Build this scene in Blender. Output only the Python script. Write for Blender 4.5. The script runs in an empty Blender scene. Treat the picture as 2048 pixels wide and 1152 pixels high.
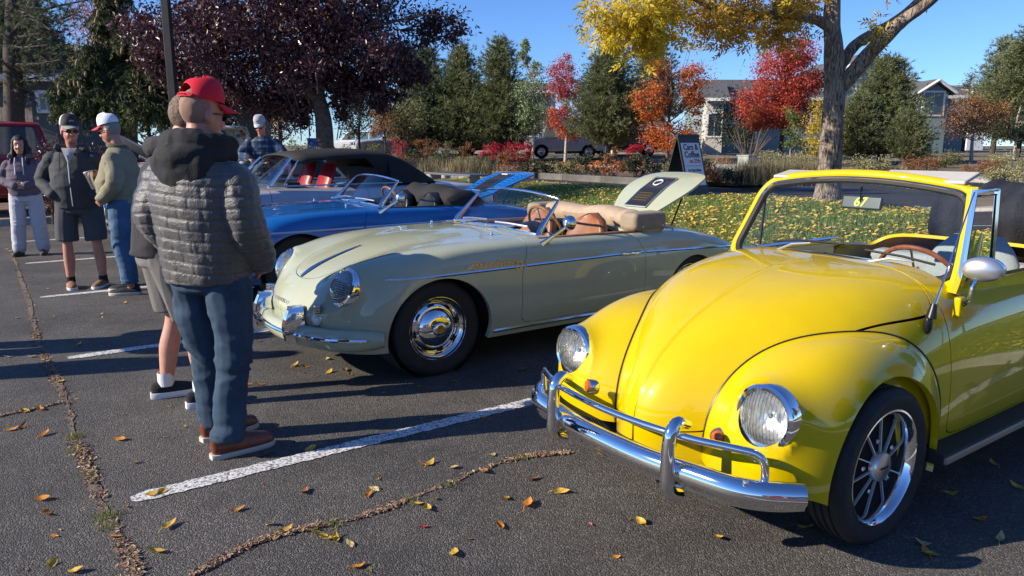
import bpy, bmesh, math, random
import numpy as np
from mathutils import Vector, Matrix
PI = math.pi
R = math.radians
SC = bpy.context.scene
COL = SC.collection
rng = np.random.default_rng(7)
random.seed(7)

# ------------------------------------------------------------------ camera, sky, sun, exposure
CAM_H = 1.53
cam_d = bpy.data.cameras.new('camera')
cam = bpy.data.objects.new('camera', cam_d)
COL.objects.link(cam)
cam.location = (0, 0, CAM_H)
cam.rotation_euler = (R(90) - math.atan(286 / 1479), 0, 0)
cam_d.sensor_width = 36.0
cam_d.lens = 36.0 * 1479 / 2048
cam_d.clip_start = 0.05
cam_d.clip_end = 2000
SC.camera = cam

SUN_DIR = Vector((-0.970, -0.243, 0)).normalized()      # towards the sun, on the ground
SUN_EL = R(26.5)
to_sun = Vector((SUN_DIR.x * math.cos(SUN_EL), SUN_DIR.y * math.cos(SUN_EL), math.sin(SUN_EL)))
world = bpy.data.worlds.new('World')
SC.world = world
world.use_nodes = True
wn = world.node_tree
bg = wn.nodes['Background']
sky = wn.nodes.new('ShaderNodeTexSky')
sky.sky_type = 'NISHITA'
sky.sun_disc = False
sky.sun_elevation = SUN_EL
sky.sun_rotation = math.atan2(to_sun.x, to_sun.y)
sky.altitude = 1100
sky.air_density = 1.0
sky.dust_density = 0.0
sky.ozone_density = 3.0
tint = wn.nodes.new('ShaderNodeMix'); tint.data_type = 'RGBA'; tint.blend_type = 'MULTIPLY'; tint.inputs[0].default_value = 1.0
tint.inputs[7].default_value = (0.68, 0.95, 1.42, 1)                  # the cold, clear high-desert blue
wn.links.new(sky.outputs[0], tint.inputs[6]); wn.links.new(tint.outputs[2], bg.inputs[0])
bg.inputs[1].default_value = 0.085
sun_d = bpy.data.lights.new('sun', 'SUN')
sun_d.energy = 5.0
sun_d.angle = R(0.55)
sun_d.color = (1.0, 0.90, 0.76)
sun = bpy.data.objects.new('sun', sun_d)
COL.objects.link(sun)
sun.rotation_euler = to_sun.to_track_quat('Z', 'Y').to_euler()
sun.location = to_sun * 60
SC.render.engine = 'CYCLES'
vs = SC.view_settings
vs.view_transform = 'Standard'
vs.look = 'None'
vs.exposure = 0.62
vs.gamma = 1.0
vs.use_curve_mapping = False
SC.cycles.max_bounces = 8
SC.cycles.transparent_max_bounces = 12
SC.cycles.caustics_reflective = False
SC.cycles.caustics_refractive = False

# ------------------------------------------------------------------ small maths
def spline(xs, ys):
    """natural cubic spline through points, straight beyond its ends"""
    xs = np.array(xs, float); ys = np.array(ys, float)
    if xs[0] > xs[-1]:
        xs = xs[::-1].copy(); ys = ys[::-1].copy()
    n = len(xs); h = np.diff(xs)
    A = np.eye(n); b = np.zeros(n)
    for i in range(1, n - 1):
        A[i, i - 1] = h[i - 1]; A[i, i] = 2 * (h[i - 1] + h[i]); A[i, i + 1] = h[i]
        b[i] = 6 * ((ys[i + 1] - ys[i]) / h[i] - (ys[i] - ys[i - 1]) / h[i - 1])
    m = np.linalg.solve(A, b)
    s0 = (ys[1] - ys[0]) / h[0] - h[0] * (2 * m[0] + m[1]) / 6
    s1 = (ys[-1] - ys[-2]) / h[-1] + h[-1] * (m[-2] + 2 * m[-1]) / 6
    def f(x):
        x = np.asarray(x, float)
        xc = np.clip(x, xs[0], xs[-1])
        i = np.clip(np.searchsorted(xs, xc) - 1, 0, n - 2)
        d = xc - xs[i]; e = xs[i + 1] - xc; hh = h[i]
        r = (m[i] * e ** 3 + m[i + 1] * d ** 3) / (6 * hh) + (ys[i] / hh - m[i] * hh / 6) * e + (ys[i + 1] / hh - m[i + 1] * hh / 6) * d
        return r + np.where(x < xs[0], (x - xs[0]) * s0, 0) + np.where(x > xs[-1], (x - xs[-1]) * s1, 0)
    return f

def smax(a, b, k):
    m = np.maximum(a, b)
    return m + k * np.log(np.exp((a - m) / k) + np.exp((b - m) / k))
def smin(a, b, k): return -smax(-a, -b, k)
def sstep(a, b, x):
    t = np.clip((np.asarray(x, float) - a) / (b - a), 0, 1)
    return t * t * (3 - 2 * t)

def _hash(i, j, k):
    n = (i * 374761393 + j * 668265263 + k * 2147483647 * 3) & 0xffffffff
    n = ((n ^ (n >> 13)) * 1274126177) & 0xffffffff
    n = (n ^ (n >> 16)) & 0xffff
    return n / 65535.0
def vnoise(P):
    """smooth value noise in [-1,1] for an (n,3) array"""
    P = np.asarray(P, float); I = np.floor(P).astype(np.int64); f = P - I
    u = f * f * (3 - 2 * f); r = np.zeros(len(P))
    for a in (0, 1):
        for b in (0, 1):
            for c in (0, 1):
                w = (u[:, 0] if a else 1 - u[:, 0]) * (u[:, 1] if b else 1 - u[:, 1]) * (u[:, 2] if c else 1 - u[:, 2])
                r += w * _hash(I[:, 0] + a, I[:, 1] + b, I[:, 2] + c)
    return r * 2 - 1
def fbm(P, o=4):
    P = np.asarray(P, float); r = np.zeros(len(P)); a = 1.0
    for k in range(o):
        r += a * vnoise(P * 2 ** k + 17.3 * k); a *= 0.5
    return r

# ------------------------------------------------------------------ materials
MATS = {}
def _set(b, k, v):
    if k in b.inputs: b.inputs[k].default_value = v
def mat(name, col, rough=0.6, metal=0.0, coat=0.0, coat_r=0.03, spec=0.5, var=0.0, vscale=8.0, bump=0.0, bscale=60.0,
        col2=None, trans=0.0, ior=1.45, sheen=0.0, alpha=1.0, sub=0.0, transl=0.0, detail=4.0, emit=None, emit_s=0.0, aniso=None):
    """principled material with object-space noise for colour, gloss and fine relief"""
    if name in MATS: return MATS[name]
    m = bpy.data.materials.new(name); MATS[name] = m; m.use_nodes = True
    nt = m.node_tree; b = nt.nodes['Principled BSDF']
    c = (*col, 1.0)
    b.inputs['Base Color'].default_value = c
    b.inputs['Roughness'].default_value = rough
    b.inputs['Metallic'].default_value = metal
    _set(b, 'Coat Weight', coat); _set(b, 'Coat Roughness', coat_r); _set(b, 'Specular IOR Level', spec)
    _set(b, 'Transmission Weight', trans); _set(b, 'IOR', ior); _set(b, 'Sheen Weight', sheen); _set(b, 'Alpha', alpha)
    _set(b, 'Subsurface Weight', sub)
    if sub: _set(b, 'Subsurface Radius', (0.02, 0.008, 0.004))
    if emit: _set(b, 'Emission Color', (*emit, 1)); _set(b, 'Emission Strength', emit_s)
    if var > 0 or col2 or bump > 0:
        tc = nt.nodes.new('ShaderNodeTexCoord')
    if var > 0 or col2:
        nz = nt.nodes.new('ShaderNodeTexNoise'); nz.inputs['Scale'].default_value = vscale
        nz.inputs['Detail'].default_value = detail; nz.inputs['Roughness'].default_value = 0.65
        nt.links.new(tc.outputs['Object'], nz.inputs['Vector'])
        rp = nt.nodes.new('ShaderNodeValToRGB')
        lo = col2 if col2 else tuple(max(0, x * (1 - var)) for x in col)
        hi = col if col2 else tuple(min(1, x * (1 + var)) for x in col)
        rp.color_ramp.elements[0].position = 0.33; rp.color_ramp.elements[1].position = 0.67
        rp.color_ramp.elements[0].color = (*lo, 1); rp.color_ramp.elements[1].color = (*hi, 1)
        nt.links.new(nz.outputs['Fac'], rp.inputs['Fac'])
        nt.links.new(rp.outputs['Color'], b.inputs['Base Color'])
    if bump > 0:
        n2 = nt.nodes.new('ShaderNodeTexNoise'); n2.inputs['Scale'].default_value = bscale
        n2.inputs['Detail'].default_value = 5.0
        nt.links.new(tc.outputs['Object'], n2.inputs['Vector'])
        bp = nt.nodes.new('ShaderNodeBump'); bp.inputs['Strength'].default_value = min(1.0, bump); bp.inputs['Distance'].default_value = 0.01
        nt.links.new(n2.outputs['Fac'], bp.inputs['Height']); nt.links.new(bp.outputs['Normal'], b.inputs['Normal'])
    if transl > 0:
        out = nt.nodes['Material Output']
        tr = nt.nodes.new('ShaderNodeBsdfTranslucent'); mx = nt.nodes.new('ShaderNodeMixShader')
        mx.inputs[0].default_value = transl
        tr.inputs[0].default_value = c
        src = [l for l in nt.links if l.to_socket == b.inputs['Base Color']]
        if src: nt.links.new(src[0].from_socket, tr.inputs[0])
        nt.links.new(b.outputs[0], mx.inputs[1]); nt.links.new(tr.outputs[0], mx.inputs[2]); nt.links.new(mx.outputs[0], out.inputs[0])
    return m

def leafmat(name, cols, rough=0.55, transl=0.35):
    """foliage: colour differs from leaf to leaf (random per mesh island)"""
    if name in MATS: return MATS[name]
    m = bpy.data.materials.new(name); MATS[name] = m; m.use_nodes = True
    nt = m.node_tree; b = nt.nodes['Principled BSDF']
    ge = nt.nodes.new('ShaderNodeNewGeometry')
    rp = nt.nodes.new('ShaderNodeValToRGB')
    el = rp.color_ramp.elements
    n = len(cols)
    el[0].position = 0; el[0].color = (*cols[0], 1); el[1].position = 1; el[1].color = (*cols[-1], 1)
    for i in range(1, n - 1):
        e = el.new(i / (n - 1)); e.color = (*cols[i], 1)
    nt.links.new(ge.outputs['Random Per Island'], rp.inputs['Fac'])
    nt.links.new(rp.outputs['Color'], b.inputs['Base Color'])
    b.inputs['Roughness'].default_value = rough
    tr = nt.nodes.new('ShaderNodeBsdfTranslucent'); mx = nt.nodes.new('ShaderNodeMixShader'); mx.inputs[0].default_value = transl
    nt.links.new(rp.outputs['Color'], tr.inputs[0])
    nt.links.new(b.outputs[0], mx.inputs[1]); nt.links.new(tr.outputs[0], mx.inputs[2])
    nt.links.new(mx.outputs[0], nt.nodes['Material Output'].inputs[0])
    return m

def glassmat(name, tint=(0.9, 0.95, 0.93), refl=1.0, dark=0.0):
    """thin window pane: mostly see-through, mirror-like at glancing angles; dark>0 tints it"""
    if name in MATS: return MATS[name]
    m = bpy.data.materials.new(name); MATS[name] = m; m.use_nodes = True
    nt = m.node_tree; nt.nodes.remove(nt.nodes['Principled BSDF'])
    tr = nt.nodes.new('ShaderNodeBsdfTransparent'); tr.inputs[0].default_value = tuple(x * (1 - dark) for x in tint) + (1,)
    gl = nt.nodes.new('ShaderNodeBsdfGlossy'); gl.inputs['Roughness'].default_value = 0.01; gl.inputs[0].default_value = (refl, refl, refl, 1)
    fr = nt.nodes.new('ShaderNodeFresnel'); fr.inputs[0].default_value = 1.5
    mx = nt.nodes.new('ShaderNodeMixShader')
    nt.links.new(fr.outputs[0], mx.inputs[0]); nt.links.new(tr.outputs[0], mx.inputs[1]); nt.links.new(gl.outputs[0], mx.inputs[2])
    nt.links.new(mx.outputs[0], nt.nodes['Material Output'].inputs[0])
    return m

# ------------------------------------------------------------------ objects
def link(o, parent=None):
    COL.objects.link(o)
    if parent is not None: o.parent = parent
    return o
def tag(o, label=None, cat=None, group=None, kind=None):
    if label: o['label'] = label
    if cat: o['category'] = cat
    if group: o['group'] = group
    if kind: o['kind'] = kind
    return o
def thing(name, label, cat, loc=(0, 0, 0), rz=0.0, group=None):
    o = bpy.data.objects.new(name, None); o.empty_display_size = 0.1
    o.location = loc; o.rotation_euler = (0, 0, rz); COL.objects.link(o)
    return tag(o, label, cat, group)
def copy_tree(o, parent=None):
    c = o.copy(); COL.objects.link(c); c.parent = parent
    for ch in o.children: copy_tree(ch, c)
    return c

def mesh_np(name, V, F, material, parent=None, smooth=True, sharp=None, N=None, midx=None):
    """V (n,3); F: (m,k) array or list of index lists; material or list of materials"""
    me = bpy.data.meshes.new(name)
    V = np.asarray(V, np.float32)
    if isinstance(F, np.ndarray):
        k = F.shape[1]; nf = len(F); loops = F.reshape(-1).astype(np.int32)
        starts = np.arange(0, nf * k, k, dtype=np.int32)
    else:
        nf = len(F); tot = np.array([len(f) for f in F], np.int32)
        loops = np.fromiter((i for f in F for i in f), np.int32, int(tot.sum()))
        starts = np.concatenate([[0], np.cumsum(tot)[:-1]]).astype(np.int32) if nf else np.zeros(0, np.int32)
    me.vertices.add(len(V)); me.vertices.foreach_set('co', V.reshape(-1))
    me.loops.add(len(loops)); me.loops.foreach_set('vertex_index', loops)
    me.polygons.add(nf); me.polygons.foreach_set('loop_start', starts)
    if midx is not None: me.polygons.foreach_set('material_index', np.asarray(midx, np.int32))
    me.polygons.foreach_set('use_smooth', np.full(nf, bool(smooth)))
    me.update(calc_edges=True); me.validate()
    if smooth and sharp: me.set_sharp_from_angle(angle=R(sharp))
    if N is not None and len(me.vertices) == len(N):
        me.normals_split_custom_set_from_vertices([tuple(x) for x in np.asarray(N, float)])
    for m in (material if isinstance(material, (list, tuple)) else [material]): me.materials.append(m)
    return link(bpy.data.objects.new(name, me), parent)

class MB:
    """collects simple solids into one mesh"""
    def __init__(s): s.v = []; s.f = []; s.m = []; s.mi = 0
    def add(s, V, F):
        o = len(s.v); s.v.extend([tuple(map(float, p)) for p in V]); s.f.extend([tuple(i + o for i in f) for f in F]); s.m.extend([s.mi] * len(F)); return s
    def box(s, c, d, rz=0, M=None):
        x, y, z = (q / 2 for q in d); V = []
        for k in range(8):
            p = Vector(((1 if k & 1 else -1) * x, (1 if k & 2 else -1) * y, (1 if k & 4 else -1) * z))
            if rz: p = Matrix.Rotation(rz, 3, 'Z') @ p
            p = p + Vector(c)
            if M is not None: p = M @ p
            V.append(p)
        return s.add(V, [(0, 2, 3, 1), (4, 5, 7, 6), (0, 1, 5, 4), (2, 6, 7, 3), (0, 4, 6, 2), (1, 3, 7, 5)])
    def tube(s, pts, r, n=8, cap=True, flat=1.0, up=None):
        P = [Vector(p) for p in pts]; k = len(P)
        rr = list(r) if isinstance(r, (list, tuple, np.ndarray)) else [r] * k
        T = []
        for i in range(k):
            a = P[max(i - 1, 0)]; b = P[min(i + 1, k - 1)]
            t = (b - a); T.append(t.normalized() if t.length > 1e-9 else Vector((0, 0, 1)))
        u = Vector(up) if up is not None else (Vector((0, 0, 1)) if abs(T[0].z) < 0.9 else Vector((1, 0, 0)))
        V = []
        for i in range(k):
            u = (u - T[i] * u.dot(T[i]))
            u = u.normalized() if u.length > 1e-6 else T[i].orthogonal().normalized()
            w = T[i].cross(u)
            for j in range(n):
                a = 2 * PI * j / n
                V.append(P[i] + (w * math.cos(a) + u * (math.sin(a) * flat)) * rr[i])
        F = [(i * n + j, i * n + (j + 1) % n, (i + 1) * n + (j + 1) % n, (i + 1) * n + j) for i in range(k - 1) for j in range(n)]
        if cap: F += [tuple(range(n - 1, -1, -1)), tuple((k - 1) * n + j for j in range(n))]
        return s.add(V, F)
    def lathe(s, prof, n=24, M=None, closed=False, a0=0.0, a1=2 * PI):
        """profile of (radius, height) turned round z, then moved by M"""
        full = abs(a1 - a0 - 2 * PI) < 1e-6; V = []; k = len(prof); nn = n if full else n + 1
        for (r, h) in prof:
            for j in range(nn):
                a = a0 + (a1 - a0) * j / n; p = Vector((r * math.cos(a), r * math.sin(a), h)); V.append(M @ p if M is not None else p)
        F = [(i * nn + j, i * nn + (j + 1) % nn, (i + 1) * nn + (j + 1) % nn, (i + 1) * nn + j) for i in range(k - 1) for j in range(n)]
        if closed: F += [((k - 1) * nn + j, (k - 1) * nn + (j + 1) % nn, (j + 1) % nn, j) for j in range(n)]
        return s.add(V, F)
    def loft(s, rings, cap=True, closed=True):
        n = len(rings[0]); k = len(rings); V = [p for r in rings for p in r]
        m = n if closed else n - 1
        F = [(i * n + j, i * n + (j + 1) % n, (i + 1) * n + (j + 1) % n, (i + 1) * n + j) for i in range(k - 1) for j in range(m)]
        if cap and closed: F += [tuple(range(n - 1, -1, -1)), tuple((k - 1) * n + j for j in range(n))]
        return s.add(V, F)
    def ball(s, c, r, n=12, m=8, M=None):
        rx, ry, rz = (r, r, r) if not isinstance(r, (tuple, list)) else r
        V = []; F = []
        for i in range(m + 1):
            t = PI * i / m
            for j in range(n):
                a = 2 * PI * j / n
                p = Vector((rx * math.sin(t) * math.cos(a), ry * math.sin(t) * math.sin(a), rz * math.cos(t)))
                if M is not None: p = M @ p
                V.append(p + Vector(c))
        F = [(i * n + j, (i + 1) * n + j, (i + 1) * n + (j + 1) % n, i * n + (j + 1) % n) for i in range(m) for j in range(n)]
        return s.add(V, F)
    def prism(s, outline, a, b, M=None):
        """flat outline in the xy plane pulled from height a to b"""
        n = len(outline); V = [Vector((x, y, a)) for x, y in outline] + [Vector((x, y, b)) for x, y in outline]
        if M is not None: V = [M @ p for p in V]
        return s.add(V, [tuple(range(n - 1, -1, -1)), tuple(range(n, 2 * n))] + [(i, (i + 1) % n, n + (i + 1) % n, n + i) for i in range(n)])
    def build(s, name, material, parent=None, smooth=True, sharp=38, bevel=0.0):
        o = mesh_np(name, s.v, s.f, material, parent, smooth, None if bevel else sharp, midx=s.m if isinstance(material, (list, tuple)) else None)
        if bevel:
            b = o.modifiers.new('bevel', 'BEVEL'); b.width = bevel; b.segments = 2; b.limit_method = 'ANGLE'; b.angle_limit = R(35); b.harden_normals = True
        return o

# surfaces that get cut into panels: dict V, N, F
def cut(S, g):
    """keep the part of a surface where g (one value per vertex) is positive; the cut edge is exact"""
    V = S['V']; N = S['N']; F = S['F']; inside = g >= 0
    V2 = list(map(tuple, V)); N2 = list(map(tuple, N)); cache = {}; out = []
    ins = inside.tolist(); gl = g.tolist()
    for f in F:
        c = sum(ins[i] for i in f)
        if c == len(f): out.append(f); continue
        if c == 0: continue
        poly = []
        for a in range(len(f)):
            i = f[a]; j = f[(a + 1) % len(f)]
            if ins[i]: poly.append(i)
            if ins[i] != ins[j]:
                key = (i, j) if i < j else (j, i)
                if key not in cache:
                    t = gl[key[0]] / (gl[key[0]] - gl[key[1]])
                    cache[key] = len(V2)
                    V2.append(tuple(V[key[0]] * (1 - t) + V[key[1]] * t))
                    q = N[key[0]] * (1 - t) + N[key[1]] * t; N2.append(tuple(q / (np.linalg.norm(q) + 1e-12)))
                poly.append(cache[key])
        if len(poly) >= 3: out.append(tuple(poly))
    V2 = np.array(V2); N2 = np.array(N2)
    used = np.zeros(len(V2), bool)
    for f in out: used[list(f)] = True
    mp = np.cumsum(used) - 1; mpl = mp.tolist()
    return dict(V=V2[used], N=N2[used], F=[tuple(mpl[i] for i in f) for f in out])
def edges_of(S):
    cnt = {}
    for f in S['F']:
        for a in range(len(f)):
            i = f[a]; j = f[(a + 1) % len(f)]; k = (i, j) if i < j else (j, i)
            cnt[k] = None if k in cnt else (i, j)
    return [e for e in cnt.values() if e is not None]
def hem(S, depth, sel=None, inward=None):
    """turn every open edge of the surface inwards so panels have visible thickness"""
    V = S['V']; N = S['N']; E = edges_of(S)
    if sel is not None: E = [e for e in E if sel(V[e[0]]) and sel(V[e[1]])]
    ids = sorted({i for e in E for i in e}); base = len(V)
    if not ids: return S
    m = {i: k for k, i in enumerate(ids)}; off = (-N[ids] * depth) if inward is None else np.tile(np.array(inward) * depth, (len(ids), 1))
    A = V[ids].copy(); B = A + off
    d = off / (np.linalg.norm(off, axis=1)[:, None] + 1e-9)
    # side normals: use the surface tangent away from the panel (approx): leave to average of edge cross
    EN = np.zeros((len(ids), 3))
    for (i, j) in E:
        t = V[j] - V[i]; q = np.cross(t, N[i]); q /= (np.linalg.norm(q) + 1e-9); EN[m[i]] += q; EN[m[j]] += q
    EN /= (np.linalg.norm(EN, axis=1)[:, None] + 1e-9)
    nv = np.concatenate([V, A, B]); nn = np.concatenate([N, EN, EN])
    L = len(ids); F = list(S['F'])
    for (i, j) in E: F.append((base + m[j], base + m[i], base + L + m[i], base + L + m[j]))
    return dict(V=nv, N=nn, F=F)
def panel(S, name, material, parent):
    return mesh_np(name, S['V'], S['F'], material, parent, True, None, N=S['N'])
def rays_surface(fn, O, D, rows, cols, rmax=2.5, wrap=False, it=42):
    """where rays O+r*D leave the solid fn<0; a rows x cols grid of quads"""
    lo = np.zeros(len(O)); hi = np.full(len(O), rmax)
    for _ in range(it):
        mid = (lo + hi) / 2; P = O + D * mid[:, None]; ins = fn(P[:, 0], P[:, 1], P[:, 2]) < 0
        lo = np.where(ins, mid, lo); hi = np.where(ins, hi, mid)
    V = O + D * lo[:, None]; N = grad(fn, V)
    F = []
    for i in range(rows - 1):
        for j in range(cols - (0 if wrap else 1)):
            a = i * cols + j; b = i * cols + (j + 1) % cols; F.append((a, b, b + cols, a + cols))
    return dict(V=V, N=N, F=F)
def grad(fn, V, e=1.5e-3):
    x, y, z = V[:, 0], V[:, 1], V[:, 2]
    G = np.stack([fn(x + e, y, z) - fn(x - e, y, z), fn(x, y + e, z) - fn(x, y - e, z), fn(x, y, z + e) - fn(x, y, z - e)], 1)
    return G / (np.linalg.norm(G, axis=1)[:, None] + 1e-12)
def mirror(S):
    V = S['V'].copy(); N = S['N'].copy(); V[:, 1] *= -1; N[:, 1] *= -1
    return dict(V=V, N=N, F=[tuple(reversed(f)) for f in S['F']])
def smooth_curve(pts, n=24):
    """Catmull-Rom through points"""
    P = [Vector(p) for p in pts]; P = [P[0] * 2 - P[1]] + P + [P[-1] * 2 - P[-2]]; out = []
    segs = len(P) - 3; per = max(2, n // segs)
    for i in range(segs):
        a, b, c, d = P[i:i + 4]
        for k in range(per):
            t = k / per
            out.append(0.5 * ((2 * b) + (c - a) * t + (2 * a - 5 * b + 4 * c - d) * t * t + (3 * b - a - 3 * c + d) * t ** 3))
    out.append(P[-2]); return out
def axis_matrix(loc, axis, up=(0, 0, 1)):
    """matrix whose z axis is 'axis'"""
    z = Vector(axis).normalized(); u = Vector(up)
    x = u.cross(z); x = x.normalized() if x.length > 1e-6 else z.orthogonal().normalized(); y = z.cross(x)
    return Matrix(((x.x, y.x, z.x, loc[0]), (x.y, y.y, z.y, loc[1]), (x.z, y.z, z.z, loc[2]), (0, 0, 0, 1)))
def text_obj(name, body, size, material, parent, M, extrude=0.001, align='CENTER', shear=0.0, space=1.0, bold=0.0):
    cu = bpy.data.curves.new(name, 'FONT'); cu.body = body; cu.size = size; cu.extrude = extrude; cu.align_x = align; cu.align_y = 'CENTER'
    cu.shear = shear; cu.space_character = space; cu.offset = bold; cu.resolution_u = 3
    o = bpy.data.objects.new(name, cu); COL.objects.link(o)
    dg = bpy.context.evaluated_depsgraph_get(); me = bpy.data.meshes.new_from_object(o.evaluated_get(dg))
    bpy.data.objects.remove(o); me.name = name; me.materials.clear(); me.materials.append(material)
    o = bpy.data.objects.new(name, me); COL.objects.link(o); o.parent = parent; o.matrix_local = M
    return o
# ------------------------------------------------------------------ layout: s runs along the parking stalls (away), t along the row (to the right)
DV = Vector((0.817, 0.5766, 0)); TV = Vector((0.5766, -0.817, 0))
def st(s, t, z=0.0): return DV * s + TV * t + Vector((0, 0, z))
def hill(s):
    return 0.13 + 0.46 * sstep(6.3, 10.9, s)
def asphalt_mat(name, base=0.052, warm=1.0, scale=1.0):
    m = bpy.data.materials.new(name); MATS[name] = m; m.use_nodes = True; nt = m.node_tree; b = nt.nodes['Principled BSDF']
    tc = nt.nodes.new('ShaderNodeTexCoord')
    vo = nt.nodes.new('ShaderNodeTexVoronoi'); vo.inputs['Scale'].default_value = 165 * scale
    n1 = nt.nodes.new('ShaderNodeTexNoise'); n1.inputs['Scale'].default_value = 260 * scale; n1.inputs['Detail'].default_value = 3
    n2 = nt.nodes.new('ShaderNodeTexNoise'); n2.inputs['Scale'].default_value = 0.9; n2.inputs['Detail'].default_value = 6; n2.inputs['Roughness'].default_value = 0.7
    n3 = nt.nodes.new('ShaderNodeTexNoise'); n3.inputs['Scale'].default_value = 9; n3.inputs['Detail'].default_value = 5
    for n in (vo, n1, n2, n3): nt.links.new(tc.outputs['Object'], n.inputs['Vector'])
    rp = nt.nodes.new('ShaderNodeValToRGB'); e = rp.color_ramp.elements          # stones: random grey per cell
    e[0].position = 0.0; e[0].color = (base * 0.57, base * 0.53 * warm, base * 0.48, 1); e[1].position = 1.0; e[1].color = (base * 1.9, base * 1.8, base * 1.7, 1)
    k = e.new(0.72); k.color = (base * 0.98, base * 0.91, base * 0.82, 1)
    sp = nt.nodes.new('ShaderNodeSeparateColor'); nt.links.new(vo.outputs['Color'], sp.inputs[0]); nt.links.new(sp.outputs[0], rp.inputs['Fac'])
    r2 = nt.nodes.new('ShaderNodeValToRGB'); r2.color_ramp.elements[0].color = (0.55, 0.55, 0.56, 1); r2.color_ramp.elements[1].color = (1.45, 1.41, 1.36, 1)
    r2.color_ramp.elements[0].position = 0.3; r2.color_ramp.elements[1].position = 0.75
    nt.links.new(n2.outputs['Fac'], r2.inputs['Fac'])
    mx = nt.nodes.new('ShaderNodeMix'); mx.data_type = 'RGBA'; mx.blend_type = 'MULTIPLY'; mx.inputs[0].default_value = 1.0
    nt.links.new(rp.outputs['Color'], mx.inputs[6]); nt.links.new(r2.outputs['Color'], mx.inputs[7])
    r3 = nt.nodes.new('ShaderNodeValToRGB'); r3.color_ramp.elements[0].color = (0.8, 0.8, 0.8, 1); r3.color_ramp.elements[1].color = (1.2, 1.2, 1.2, 1)
    nt.links.new(n3.outputs['Fac'], r3.inputs['Fac'])
    m2 = nt.nodes.new('ShaderNodeMix'); m2.data_type = 'RGBA'; m2.blend_type = 'MULTIPLY'; m2.inputs[0].default_value = 1.0
    nt.links.new(mx.outputs[2], m2.inputs[6]); nt.links.new(r3.outputs['Color'], m2.inputs[7])
    nt.links.new(m2.outputs[2], b.inputs['Base Color'])
    b.inputs['Roughness'].default_value = 0.78; _set(b, 'Specular IOR Level', 0.35)
    add = nt.nodes.new('ShaderNodeMath'); add.operation = 'MULTIPLY_ADD'; add.inputs[1].default_value = 0.5
    nt.links.new(n1.outputs['Fac'], add.inputs[0]); nt.links.new(vo.outputs['Distance'], add.inputs[2])
    bp = nt.nodes.new('ShaderNodeBump'); bp.inputs['Strength'].default_value = 0.9; bp.inputs['Distance'].default_value = 0.006; bp.invert = True
    nt.links.new(add.outputs[0], bp.inputs['Height']); nt.links.new(bp.outputs['Normal'], b.inputs['Normal'])
    return m
M_ASPH = asphalt_mat('lot_asphalt', 0.100)
M_STREET = asphalt_mat('street_asphalt', 0.05, scale=0.6)
M_CONC = mat('concrete', (0.36, 0.34, 0.31), 0.9, var=0.22, vscale=6, bump=0.4, bscale=80)
M_SOIL = mat('bark_mulch', (0.17, 0.105, 0.065), 0.95, var=0.45, vscale=3.5, bump=0.9, bscale=30)
M_TURF = mat('turf_soil', (0.055, 0.075, 0.025), 0.95, var=0.35, vscale=5, bump=0.8, bscale=60)
M_FAR = mat('dry_ground', (0.16, 0.13, 0.075), 0.95, var=0.35, vscale=0.35, bump=0.8, bscale=9)

def sheet(name, pts, material, kind='structure', parent=None):
    return tag(mesh_np(name, [tuple(p) for p in pts], [tuple(range(len(pts)))], material, parent, False), kind=kind)
sheet('ground', [(-900, -900, -0.03), (900, -900, -0.03), (900, 900, -0.03), (-900, 900, -0.03)], M_FAR)
sheet('parking_lot', [st(-70, -17.2), st(-70, 60), st(6.1, 60), st(6.1, -17.2)][::-1], M_ASPH)
# land beyond the lot: verge, street level and the rise further off, one sheet out to the horizon
ss = [6.25, 6.6, 7.0, 7.5, 8.0, 8.6, 9.2, 9.8, 10.4, 11.0, 11.5]
tt = np.linspace(-40, 40, 161)
V = []; F = []
for t in tt:
    for s in ss:
        z = float(hill(s)) + 0.02 * math.sin(t * 1.3 + s) + 0.015 * math.sin(t * 3.1 - s * 2)
        V.append(st(s, t, z - (0.06 if s in (ss[0], ss[-1]) else 0)))
n = len(ss)
for i in range(len(tt) - 1):
    for j in range(n - 1): F.append((i * n + j, (i + 1) * n + j, (i + 1) * n + j + 1, i * n + j + 1))
tag(mesh_np('verge', [tuple(p) for p in V], [f[::-1] for f in F], M_TURF), kind='structure')
sheet('street', [st(11.62, -60, 0.50), st(11.62, 80, 0.50), st(23, 80, 0.50), st(23, -60, 0.50)][::-1], M_STREET)
# far land rises very slightly
V = []; F = []
fs = [22.9, 25, 28, 32, 38, 46, 60, 90, 160, 400, 900]; ft = np.concatenate([np.linspace(-900, -100, 6), np.linspace(-90, 60, 61), np.linspace(80, 700, 6)])
fz = [0.52, 0.62, 0.70, 0.78, 0.88, 0.95, 1.02, 1.05, 1.0, 0.9, 0.4]
for t in ft:
    for s, z in zip(fs, fz): V.append(st(s, t, z + 0.05 * math.sin(t * .6 + s * .7) + (0.05 * math.sin(t * 1.7 - s) if s < 60 else 0)))
n = len(fs)
for i in range(len(ft) - 1):
    for j in range(n - 1): F.append((i * n + j, i * n + j + 1, (i + 1) * n + j + 1, (i + 1) * n + j))
tag(mesh_np('far_ground', [tuple(p) for p in V], F, M_FAR), kind='structure')
# planted end of the lot on the left, mulch
sheet('planting_bed', [st(-70, -17.35, 0.1), st(-70, -90, 0.1), st(6.3, -90, 0.1), st(6.3, -17.35, 0.1)], M_SOIL)
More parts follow.
